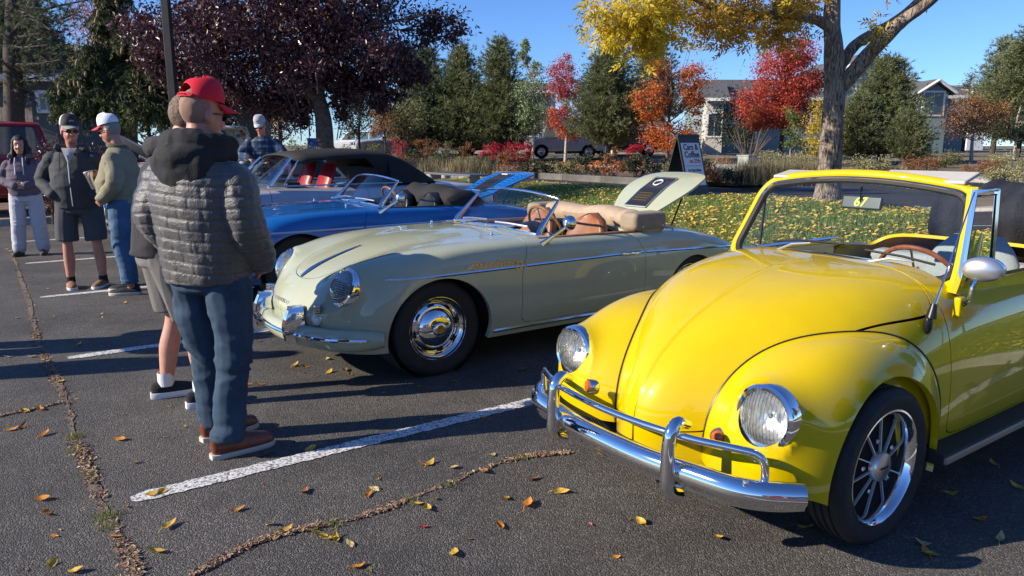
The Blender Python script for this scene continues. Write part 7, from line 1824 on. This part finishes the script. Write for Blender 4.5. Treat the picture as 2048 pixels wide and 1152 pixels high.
M_DENIM = mat('denim', (.034, .068, .115), .85, col2=(.020, .042, .075), vscale=9, bump=.35, bscale=350)
M_DENIML = mat('light_denim', (.07, .145, .24), .85, col2=(.045, .10, .18), vscale=8, bump=.3, bscale=350)
M_NYLON = mat('quilted_nylon', (.085, .080, .074), .34, sheen=.2, var=.12, vscale=7, bump=.5, bscale=130)
M_BLKFLEECE = mat('black_fleece', (.020, .020, .021), .9, bump=.4, bscale=180)
M_BROWNL = mat('brown_boot_leather', (.17, .045, .022), .35, coat=.2, var=.25, vscale=14)
M_SOLEC = mat('cream_sole', (.55, .50, .42), .7); M_SOLEW = mat('white_sole', (.72, .72, .72), .6); M_KNIT = mat('black_knit', (.02, .02, .022), .9, bump=.8, bscale=200)

# ---- man in red cap and quilted jacket, seen from behind
def man_red():
    rt = person('man in red cap, quilted grey jacket and jeans seen from behind', (-1.50, 3.60), R(72))
    hc = Vector((.0, .045, 1.665)); Mh = head_matrix(hc, R(-20), R(-10)); neck = Vector((0, -.01, 1.515))
    fl, fr = Vector((-.10, .10, .08)), Vector((.11, -.07, .08))
    legL = [(-.095, 0, .96), (-.115, .02, .72), (-.11, .06, .50), (-.105, .075, .30), tuple(fl)]; legR = [(.095, 0, .96), (.12, -.005, .72), (.125, -.01, .50), (.118, -.05, .30), tuple(fr)]
    armL = [(-.21, -.01, 1.42), (-.265, -.03, 1.16), (-.205, .13, .965)]; armR = [(.20, -.01, 1.42), (.262, -.02, 1.16), (.205, .13, .965)]
    body_mesh(rt, Mh, neck, [legL, legR], [armL, armR], [(armL[2], (.3, .5, -.8), (1, 0, 0), .5, 1), (armR[2], (-.3, .5, -.8), (-1, 0, 0), .5, -1)], M_SKINR)
    mb = MB(); mb.loft([ring(0, 0, z, a, b) for z, a, b in ((.80, .05, .04), (.84, .165, .125), (.92, .178, .138), (1.02, .175, .13), (1.08, .165, .12))])
    for s, lg in ((-1, legL), (1, legR)): limb(mb, [lg[0], lg[1], lg[2], lg[3], (lg[4][0], lg[4][1] - .012, .085)], [.112, .102, .083, .077, .078], tip=False)
    cloth('jeans', mb, .0085, M_DENIM, rt, lambda V, N: jeans_fold(V, .019))
    for s, lg in ((-1, legL), (1, legR)): shoe(rt, lg[4], R(-30 if s > 0 else -22), M_SOLEC, M_BROWNL, 'boot', .315, boot=.15, sole_h=.026)
    for s in ():     # back pockets
        q = MB(); q.loft([[(s * .095 + w * 1, -.118 + .018 * abs(w / .06), z) for w in np.linspace(-.062, .062, 7)] for z in (.86, .83, .79, .76)], False, False).build('back_pocket', M_DENIM, rt).modifiers.new('t', 'SOLIDIFY').thickness = .008
    # jacket
    mb = MB(); mb.loft([ring(0, yy, z, a, b) for z, a, b, yy in ((.86, .10, .08, 0), (.875, .205, .160, 0), (.93, .215, .168, 0), (1.02, .224, .174, 0), (1.14, .234, .176, -.01), (1.26, .240, .172, -.02), (1.37, .236, .158, -.025), (1.44, .20, .132, -.02), (1.49, .15, .105, -.015), (1.53, .085, .075, -.01))])
    for a in (armL, armR): limb(mb, [Vector(a[0]) * .96 + Vector((0, 0, .0)), a[1], a[2]], [.096, .090, .074])
    def quilt(V, N):
        z = V[:, 2] + .012 * np.sin(V[:, 0] * 9); row = z / .052; u = row - np.floor(row); seam = np.minimum(u, 1 - u) * .052
        ang = np.arctan2(V[:, 1], V[:, 0]) * .21; cell = ang / .125 + .5 * (np.floor(row) % 2); cu = cell - np.floor(cell); vs_ = np.minimum(cu, 1 - cu) * .125
        sl = sstep(.235, .26, np.abs(V[:, 0])); vs_ = vs_ + sl * .1
        wr = vnoise(np.stack([V[:, 0] * 42 + V[:, 1] * 30, V[:, 1] * 30, z * 16], 1)); d = .0050 * (1 - np.exp(-(seam / .0060) ** 2)) + .0030 * (1 - np.exp(-(vs_ / .006) ** 2)) - .006
        d += .0042 * wr * (1 - np.exp(-(seam / .02) ** 2)) + .0035 * vnoise(V * 20)
        return d + .010 * (1 - np.abs(vnoise(V * np.array([5, 5, 9]) + 3)) * 2) * sl + .003 * (1 - np.abs(vnoise(V * np.array([6, 6, 4]) + 11)) * 2) * (1 - sl)
    cloth('jacket', mb, .0066, M_NYLON, rt, quilt, 2)
    # hood lying on the shoulders: two rolled folds and a pouch
    mb = MB()
    for rr, z0, zb, yb in ((.056, 1.575, 1.545, -.10), (.058, 1.525, 1.47, -.15)):
        P = [(.13 * math.cos(a), yb + .115 + -.115 * (-math.sin(a)) * 1.0 - .0, z0 - .05 * abs(math.cos(a)) ** 2) for a in np.linspace(PI, 2 * PI, 15)]
        P = [(.150 * math.cos(a), .04 + (yb - .04) * (-math.sin(a)), z0 - .045 * math.cos(a) ** 2 - (z0 - zb) * (-math.sin(a)) ** 2) for a in np.linspace(PI * 1.02, PI * 1.98, 15)]
        mb.tube(P, [rr * (.75 + .35 * math.sin(PI * i / 14)) for i in range(15)], 12); mb.ball(P[0], rr * .75, 10, 6); mb.ball(P[-1], rr * .75, 10, 6)
    mb.loft([ring(0, -.14 + .01 * k, z, a, b, 20) for k, (z, a, b) in enumerate(((1.30, .02, .02), (1.325, .09, .05), (1.38, .145, .07), (1.45, .165, .085), (1.52, .14, .075)))])
    cloth('hood', mb, .0085, M_BLKFLEECE, rt, lambda V, N: folds(V, .009, 11, 2, (1.6, 1.2, 1)), 3)
    red = mat('red_cotton', (.70, .008, .03), .75, bump=.2, bscale=300); cap(rt, Mh @ Matrix.Translation((0, 0, .055)), red, red, opening=True)
    hair_cap(rt, Mh, mat('cropped_hair', (.32, .19, .135), .85, bump=.6, bscale=300), -.045, 1.012, -.01)
    shades(rt, Mh, M_BLACK)
man_red()
# ---- man beside him: dark hoodie, grey shorts, sneakers
def man_shorts():
    rt = person('man in dark hoodie, grey shorts and black sneakers behind the red capped man', (-2.035, 4.27), R(34)); rt.scale = (1.04, 1.04, 1.045)
    Mh = head_matrix(Vector((.07, .19, 1.60)), R(-10), R(-16)); neck = Vector((.05, .10, 1.46))
    legL = [(-.09, 0, .92), (-.12, .03, .70), (-.13, .05, .48), (-.135, .01, .30), (-.14, -.02, .09)]; legR = [(.09, 0, .92), (.12, .05, .70), (.13, .09, .48), (.14, .12, .30), (.145, .12, .09)]
    armL = [(-.16, .08, 1.40), (-.26, .03, 1.14), (-.18, .16, .98)]; armR = [(.24, .08, 1.40), (.31, .04, 1.14), (.22, .18, .98)]
    body_mesh(rt, Mh, neck, [legL, legR], [armL, armR], [(armL[2], (.6, .6, -.3), (0, 0, 1), .5, 1), (armR[2], (-.6, .6, -.3), (0, 0, 1), .5, -1)], M_SKIN)
    mb = MB(); mb.loft([ring(0, 0, z, a, b) for z, a, b in ((.78, .05, .04), (.82, .17, .13), (.95, .178, .138), (1.03, .17, .13))])
    for lg in (legL, legR): limb(mb, [lg[0], lg[1], (lg[2][0], lg[2][1], .53)], [.115, .106, .102], tip=False)
    cloth('shorts', mb, .009, mat('grey_shorts_cloth', (.16, .15, .14), .85, bump=.3, bscale=250), rt, lambda V, N: folds(V, .010, 6, 1, (1.5, 1.5, .7)))
    mb = MB(); mb.loft([ring(.04 * (z - .9) / .5, .09 * (z - .9) / .5, z, a, b) for z, a, b in ((.86, .10, .08), (.87, .195, .155), (1.0, .205, .165), (1.2, .22, .17), (1.33, .22, .15), (1.40, .18, .12), (1.46, .09, .08))])
    for a in (armL, armR): limb(mb, [Vector(a[0]) * .97, a[1], a[2]], [.088, .078, .06])
    cloth('hoodie', mb, .009, mat('charcoal_fleece', (.035, .034, .035), .9, bump=.4, bscale=180), rt, lambda V, N: folds(V, .010, 7, 8))
    mb = MB(); P = [(.05 + .13 * math.cos(a), .13 - .13 * (-math.sin(a)), 1.48 - .03 * (-math.sin(a))) for a in np.linspace(PI * 1.02, PI * 1.98, 13)]; mb.tube(P, [.04 + .02 * math.sin(PI * i / 12) for i in range(13)], 10)
    cloth('hood', mb, .009, MATS['charcoal_fleece'], rt, lambda V, N: folds(V, .006, 12, 5))
    hair_cap(rt, Mh, mat('grey_brown_hair', (.19, .13, .09), .8, var=.5, vscale=60, bump=.9, bscale=120), -.05, 1.12, .05, seed=3)
    for s, lg in ((-1, legL), (1, legR)):
        shoe(rt, lg[4], R(3 * s), M_SOLEW, M_KNIT, 'sneaker', .30, boot=.095, sole_h=.036, toe_spring=.02); MB().tube([(lg[4][0], lg[4][1] - .005, .07), (lg[4][0], lg[4][1] - .003, .15)], [.045, .047], 16, False).build('sock', mat('white_sock', (.75, .75, .75), .9, bump=.5, bscale=200), rt)
man_shorts()
# ---- man in olive jacket and white cap, in profile, holding a steel tumbler
def man_olive():
    rt = person('man in olive jacket and red peaked white cap holding a steel tumbler', (-4.02, 7.66), R(186))
    Mh = head_matrix(Vector((0, .05, 1.665)), R(-6), R(-14)); neck = Vector((0, -.01, 1.50))
    legL = [(-.09, 0, .95), (-.11, .0, .72), (-.115, .01, .50), (-.115, -.03, .30), (-.12, -.05, .09)]; legR = [(.09, 0, .95), (.12, .05, .72), (.12, .07, .50), (.12, .05, .30), (.12, .05, .09)]
    armL = [(-.20, -.01, 1.43), (-.30, -.07, 1.17), (-.22, .10, 1.01)]; armR = [(.20, -.01, 1.43), (.28, -.02, 1.17), (.16, .22, 1.20)]
    hr = ((.14, .25, 1.21), (-.55, .75, .15), (-.75, -.5, 0), .75, -1)
    body_mesh(rt, Mh, neck, [legL, legR], [armL, armR], [(armL[2], (.4, .6, -.6), (1, 0, 0), .5, 1), hr], M_SKINR)
    mb = MB(); mb.loft([ring(0, 0, z, a, b) for z, a, b in ((.80, .05, .04), (.84, .165, .13), (.95, .172, .138), (1.05, .165, .13))])
    for lg in (legL, legR): limb(mb, [lg[0], lg[1], lg[2], lg[3], (lg[4][0], lg[4][1], .12)], [.108, .098, .084, .080, .082], tip=False)
    cloth('jeans', mb, .009, M_DENIML, rt, lambda V, N: jeans_fold(V, .012))
    mb = MB(); mb.loft([ring(0, yy, z, a, b) for z, a, b, yy in ((.93, .08, .07, 0), (.94, .175, .14, 0), (.99, .18, .15, .01), (1.05, .21, .185, .03), (1.16, .222, .19, .03), (1.28, .225, .17, .0), (1.38, .215, .145, -.015), (1.44, .18, .12, -.015), (1.50, .09, .085, -.01))])
    for a in (armL, armR): limb(mb, [Vector(a[0]) * .96, a[1], a[2]], [.090, .082, .062])
    ja = cloth('jacket', mb, .0085, mat('olive_cloth', (.24, .215, .135), .8, var=.1, vscale=6, bump=.3, bscale=200), rt, lambda V, N: folds(V, .009, 8, 4, (1, 1, 1.3)))
    MB().tube([(.075 * math.cos(a), -.005 + .085 * math.sin(a), 1.515 + .02 * math.sin(a)) for a in np.linspace(0, 2 * PI, 25)], .020, 8, False, flat=1.4).build('collar', mat('cuff_rib', (.13, .115, .06), .9, bump=.6, bscale=150), ja)
    pt = MB().box((0, 0, 0), (.004, .085, .052)).build('flag_patch', mat('faded_white', (.55, .42, .36), .8), ja, False); pt.location = (-.298, -.03, 1.335); pt.rotation_euler = (0, R(16), 0)
    for k in range(3): MB().box((-.003, 0, -.02 + .016 * k), (.003, .085, .008)).build('stripe', mat('faded_red', (.42, .09, .06), .8), pt, False)
    MB().box((-.0045, .026, .013), (.003, .032, .024)).build('canton', mat('faded_blue', (.10, .10, .16), .8), pt, False)
    for lg in (legL, legR): shoe(rt, lg[4], R(4), M_SOLEC, mat('black_canvas_shoe', (.018, .018, .022), .8), 'shoe', .30, boot=.075, sole_h=.032)
    wh = mat('white_mesh', (.75, .76, .78), .7, bump=.5, bscale=200); cap(rt, Mh @ Matrix.Translation((0, 0, .055)), mat('cap_white', (.72, .72, .74), .7), mat('cap_red', (.45, .02, .03), .7), wh)
    hair_cap(rt, Mh, mat('grey_hair', (.30, .26, .23), .85, bump=.8, bscale=200), -.03, 1.015, 0.0)
    shades(rt, Mh, M_BLACK)
    # tumbler, a thing of its own in his hand
    c = rt.matrix_basis @ Vector((.085, .315, 1.17)); t = thing('tumbler', 'brushed steel tumbler held by the man in the olive jacket', 'cup', c); t.rotation_euler = (R(6), R(-14), 0)
    MB().lathe([(.001, -.09), (.030, -.09), (.033, -.085), (.044, .07), (.046, .085)], 28).build('cup_body', M_CHROME2, t); MB().lathe([(.047, .083), (.048, .095), (.044, .10), (.001, .10)], 28).build('lid', mat('clear_lid', (.5, .5, .5), .3), t)
man_olive()
# ---- man in charcoal zip jacket and shorts, hands in pockets
def man_charcoal():
    rt = person('man in charcoal zip jacket, dark shorts and black and white cap', (-4.66, 7.98), R(-76))
    Mh = head_matrix(Vector((0, .03, 1.665)), R(30), R(-6)); neck = Vector((0, -.01, 1.50))
    legL = [(-.10, 0, .94), (-.13, .0, .70), (-.145, .02, .48), (-.15, -.02, .30), (-.155, -.02, .09)]; legR = [(.10, 0, .94), (.13, .02, .70), (.14, .03, .48), (.15, .0, .30), (.16, .0, .09)]
    legL, legR = legR, legL
    armL = [(-.21, 0, 1.43), (-.33, -.06, 1.17), (-.20, .12, 1.02)]; armR = [(.21, 0, 1.43), (.33, -.06, 1.17), (.20, .12, 1.02)]
    body_mesh(rt, Mh, neck, [legL, legR], [armL, armR], [(armL[2], (.8, .3, -.4), (0, -1, 0), .4, 1), (armR[2], (-.8, .3, -.4), (0, -1, 0), .4, -1)], M_SKINR)
    mb = MB(); mb.loft([ring(0, 0, z, a, b) for z, a, b in ((.78, .05, .04), (.82, .18, .14), (.95, .19, .15), (1.03, .18, .14))])
    for lg in (legL, legR): limb(mb, [lg[0], lg[1], (lg[2][0], lg[2][1], .52)], [.122, .112, .108], tip=False)
    cloth('shorts', mb, .009, mat('slate_shorts_cloth', (.065, .07, .075), .85, bump=.3, bscale=250), rt, lambda V, N: folds(V, .011, 5, 1, (1.5, 1.5, .6)))
    mb = MB(); mb.loft([ring(0, yy, z, a, b) for z, a, b, yy in ((.86, .10, .09, 0), (.87, .205, .17, .01), (1.0, .22, .185, .02), (1.15, .23, .19, .02), (1.28, .235, .17, .0), (1.38, .22, .145, -.01), (1.44, .18, .12, -.01), (1.49, .10, .085, -.01))])
    for a in (armL, armR): limb(mb, [Vector(a[0]) * .96, a[1], a[2]], [.092, .085, .062])
    ja = cloth('jacket', mb, .0085, mat('charcoal_jacket_cloth', (.045, .048, .052), .8, var=.1, vscale=6, bump=.35, bscale=200), rt, lambda V, N: folds(V, .008, 8, 9, (1, 1, 1.3)))
    mb = MB(); P = [(.125 * math.cos(a), .045 - .13 * (-math.sin(a)), 1.50 - .02 * (-math.sin(a))) for a in np.linspace(PI * .88, PI * 2.12, 15)]; mb.tube(P, [.034 + .024 * math.sin(PI * i / 14) for i in range(15)], 10)
    cloth('hood', mb, .009, MATS['charcoal_jacket_cloth'], rt, lambda V, N: folds(V, .006, 12, 5))
    grey = mat('grey_tee', (.34, .34, .36), .9, bump=.3, bscale=250)
    MB().loft([[(.075 * q * (1 - t) + .004, .10 + .075 * t ** .7 + .01 * (1 - abs(q)), 1.50 - .17 * t) for q in np.linspace(-1, 1, 9)] for t in np.linspace(0, 1, 8)], False, False).build('tee_shirt', grey, rt)
    MB().tube([(.004, .192, 1.34), (.002, .208, 1.15), (0, .200, .90)], .0045, 6).build('zip', M_CHROME2, ja)
    for s in (-1, 1): MB().tube([(s * .08, .150, 1.46), (s * .085, .185, 1.38), (s * .08, .20, 1.27)], .004, 6).build('drawstring', M_BLKFLEECE, ja)
    for lg in (legL, legR):
        shoe(rt, lg[4], R(-20 if lg is legL else 10) * -1, M_SOLEW, mat('tan_suede', (.24, .12, .06), .8, bump=.3, bscale=200), 'slip_on_shoe', .30, boot=.075, sole_h=.028); MB().tube([(lg[4][0], lg[4][1] - .01, .06), (lg[4][0], lg[4][1] - .005, .125)], [.045, .044], 16, False).build('sock', M_BLKFLEECE, rt)
    cap(rt, Mh @ Matrix.Translation((0, 0, .055)), mat('cap_black', (.03, .03, .032), .75), mat('cap_grey', (.22, .24, .23), .75), mat('white_mesh', (.75, .76, .78), .7), logo=mat('cap_logo', (.25, .25, .25), .7))
    hair_cap(rt, Mh, mat('white_hair', (.60, .58, .55), .9, bump=.9, bscale=120), -.06, 1.05, -.02, seed=9)
    shades(rt, Mh, M_BLACK)
    return rt
man_c = man_charcoal()
# ---- girl in mauve hoodie and pale sweatpants
def girl():
    rt = person('girl with long dark hair in mauve hoodie and pale sweatpants', (-6.80, 10.40), R(-72))
    Mh = head_matrix(Vector((0, .02, 1.52)), R(10), R(-3)); neck = Vector((0, -.01, 1.36))
    legL = [(-.09, 0, .88), (-.11, .0, .66), (-.12, .02, .45), (-.13, .0, .28), (-.14, -.02, .08)]; legR = [(.09, 0, .88), (.11, .02, .66), (.12, .03, .45), (.14, .02, .28), (.15, .02, .08)]
    armL = [(-.17, 0, 1.30), (-.26, -.02, 1.06), (-.07, .18, .98)]; armR = [(.17, 0, 1.30), (.26, -.02, 1.06), (.07, .18, .98)]
    b = body_mesh(rt, Mh, neck, [legL, legR], [armL, armR], [(armL[2], (.9, .2, -.1), (0, -1, 0), .6, 1), (armR[2], (-.9, .2, -.1), (0, -1, 0), .6, -1)], M_SKIN)
    mb = MB(); mb.loft([ring(0, 0, z, a, b_) for z, a, b_ in ((.72, .05, .04), (.76, .16, .125), (.88, .168, .13), (.96, .155, .12))])
    for lg in (legL, legR): limb(mb, [lg[0], lg[1], lg[2], lg[3], (lg[4][0], lg[4][1], .10)], [.108, .102, .094, .09, .085])
    cloth('sweatpants', mb, .009, mat('pale_jersey', (.50, .50, .53), .95, bump=.3, bscale=250), rt, lambda V, N: jeans_fold(V, .010, .42, .9))
    mb = MB(); mb.loft([ring(0, 0, z, a, b_) for z, a, b_ in ((.83, .10, .09), (.84, .185, .155), (.95, .195, .165), (1.1, .195, .16), (1.22, .195, .14), (1.30, .16, .11), (1.36, .08, .075))])
    for a in (armL, armR): limb(mb, [Vector(a[0]) * .96, a[1], a[2]], [.078, .074, .052])
    h = cloth('hoodie', mb, .0085, mat('mauve_fleece', (.135, .105, .135), .9, var=.1, vscale=6, bump=.35, bscale=200), rt, lambda V, N: folds(V, .010, 7, 3))
    mb = MB(); P = [(.115 * math.cos(a), .05 - .11 * (-math.sin(a)), 1.38) for a in np.linspace(PI * .85, PI * 2.15, 15)]; mb.tube(P, [.030 + .02 * math.sin(PI * i / 14) for i in range(15)], 10)
    cloth('hood', mb, .009, MATS['mauve_fleece'], rt, lambda V, N: folds(V, .005, 12, 5))
    for s in (-1, 1): MB().tube([(s * .045, .115, 1.36), (s * .05, .15, 1.28), (s * .05, .165, 1.13)], .006, 6).build('drawstring', mat('white_cord', (.75, .75, .78), .8), h)
    dk = mat('dark_hair', (.018, .012, .010), .55, var=.4, vscale=50, bump=.8, bscale=160)
    hair_cap(rt, Mh, dk, -.05, 1.12, .045, seed=5)
    mb = MB()
    for s in (-1, 1):
        mb.loft([ring(s * x, y, z, a, b_, 16) for z, x, y, a, b_ in ((1.60, .045, -.02, .04, .07), (1.52, .074, -.01, .028, .075), (1.44, .084, .0, .03, .08), (1.36, .095, .03, .034, .07), (1.28, .10, .06, .032, .05), (1.21, .095, .08, .022, .03), (1.17, .09, .085, .008, .01))])
    mb.loft([ring(0, -.085, z, a, .04, 16) for z, a in ((1.58, .07), (1.48, .105), (1.38, .125), (1.28, .12), (1.22, .06))])
    cloth('long_hair', mb, .009, dk, rt, lambda V, N: .010 * vnoise(V * np.array([40, 40, 5])) + .006 * vnoise(V * 25))
    for s in (-1, 1): MB().ball(Mh @ Vector((s * .030, .091, .012)), (.011, .004, .006), 10, 6).build('eye', M_BLACK, rt)
    MB().ball(Mh @ Vector((0, .100, -.064)), (.018, .004, .005), 10, 6).build('mouth', mat('lip', (.32, .07, .07), .5), rt)
    for lg in (legL, legR): shoe(rt, lg[4], R(8 if lg is legL else -8), mat('dark_sole', (.05, .045, .04), .8), mat('brown_clog', (.06, .045, .035), .8), 'shoe', .27, boot=.075, sole_h=.025)
girl()
# ---- man in navy plaid shirt leaning over the silver car
def plaid_mat():
    m = bpy.data.materials.new('navy_plaid'); m.use_nodes = True; nt = m.node_tree; b = nt.nodes['Principled BSDF']; tc = nt.nodes.new('ShaderNodeTexCoord'); sx = nt.nodes.new('ShaderNodeSeparateXYZ'); nt.links.new(tc.outputs['Object'], sx.inputs[0]); fac = None
    for ax, sc in ((0, 60), (2, 60)):
        w = nt.nodes.new('ShaderNodeMath'); w.operation = 'MULTIPLY'; w.inputs[1].default_value = sc; nt.links.new(sx.outputs[ax], w.inputs[0]); s = nt.nodes.new('ShaderNodeMath'); s.operation = 'SINE'; nt.links.new(w.outputs[0], s.inputs[0]); g = nt.nodes.new('ShaderNodeMath'); g.operation = 'GREATER_THAN'; g.inputs[1].default_value = .55; nt.links.new(s.outputs[0], g.inputs[0])
        if fac is None: fac = g
        else:
            ad = nt.nodes.new('ShaderNodeMath'); ad.operation = 'MULTIPLY_ADD'; ad.inputs[1].default_value = .5; nt.links.new(g.outputs[0], ad.inputs[0]); h = nt.nodes.new('ShaderNodeMath'); h.operation = 'MULTIPLY'; h.inputs[1].default_value = .5; nt.links.new(fac.outputs[0], h.inputs[0]); nt.links.new(h.outputs[0], ad.inputs[2]); fac = ad
    rp = nt.nodes.new('ShaderNodeValToRGB'); e = rp.color_ramp.elements; e[0].color = (.012, .028, .065, 1); e[1].color = (.14, .18, .24, 1); k = e.new(.5); k.color = (.035, .065, .12, 1); nt.links.new(fac.outputs[0], rp.inputs['Fac']); nt.links.new(rp.outputs['Color'], b.inputs['Base Color']); b.inputs['Roughness'].default_value = .85
    return m
def man_plaid():
    rt = person('man in navy plaid shirt and grey cap leaning over the silver convertible', (-3.95, 11.95, .12), R(-80))
    Mh = head_matrix(Vector((0, .17, 1.70)), R(-8), R(-26)); neck = Vector((0, .06, 1.55))
    legL = [(-.10, -.1, .95), (-.11, -.08, .72), (-.11, -.06, .50), (-.11, -.06, .30), (-.11, -.06, .09)]; legR = [(.10, -.1, .95), (.11, -.08, .72), (.11, -.06, .50), (.11, -.06, .30), (.11, -.06, .09)]
    armL = [(-.20, .05, 1.47), (-.32, .16, 1.26), (-.16, .34, 1.20)]; armR = [(.20, .05, 1.47), (.32, .16, 1.26), (.16, .34, 1.20)]
    body_mesh(rt, Mh, neck, [legL, legR], [armL, armR], [(armL[2], (.5, .8, -.2), (0, 0, -1), .5, 1), (armR[2], (-.5, .8, -.2), (0, 0, -1), .5, -1)], M_SKINR)
    mb = MB(); mb.loft([ring(0, -.09, z, a, b) for z, a, b in ((.80, .05, .04), (.84, .165, .13), (.95, .172, .138), (1.05, .165, .13))])
    for lg in (legL, legR): limb(mb, [lg[0], lg[1], lg[2], lg[3], (lg[4][0], lg[4][1], .12)], [.108, .098, .084, .080, .078])
    cloth('jeans', mb, .010, M_DENIM, rt, lambda V, N: jeans_fold(V, .010))
    mb = MB(); mb.loft([ring(0, yy, z, a, b) for z, a, b, yy in ((.92, .08, .07, -.09), (.93, .18, .15, -.09), (1.1, .20, .16, -.05), (1.28, .22, .16, 0), (1.40, .215, .14, .03), (1.47, .18, .115, .05), (1.53, .09, .08, .06))])
    for a in (armL, armR): limb(mb, [Vector(a[0]) * .97, a[1], a[2]], [.085, .075, .055])
    sh = cloth('plaid_shirt', mb, .009, plaid_mat(), rt, lambda V, N: folds(V, .010, 7, 6))
    for s in (-1, 1): MB().loft([[(s * .012, .125, 1.52), (s * .055, .11, 1.555)], [(s * .02, .155, 1.47), (s * .085, .13, 1.50)]], False, False).build('collar', sh.data.materials[0], sh)
    cap(rt, Mh @ Matrix.Translation((0, 0, .055)), mat('cap_light_grey', (.38, .38, .38), .75), mat('cap_pale_peak', (.48, .47, .46), .75), mat('cap_mesh_grey', (.50, .50, .50), .75), logo=mat('cap_logo_red', (.25, .1, .1), .7))
    shades(rt, Mh, M_BLACK); hair_cap(rt, Mh, MATS['grey_hair'], -.03, 1.015, 0.0)
    for lg in (legL, legR): shoe(rt, lg[4], 0, M_SOLEC, M_BROWNL, 'shoe', .30, boot=.08)
man_plaid()
# two more visitors stand just left of the frame: their long shadows cross the asphalt
for loc, hd, lab in (((-5.05, 5.15), -60, 'man in charcoal jacket standing just left of the frame, nearer one'), ((-5.2, 4.42), 15, 'man in charcoal jacket standing just left of the frame, nearest one')):
    c = copy_tree(man_c); c.location = (loc[0], loc[1], 0); c.rotation_euler = (0, 0, R(hd)); c['label'] = lab
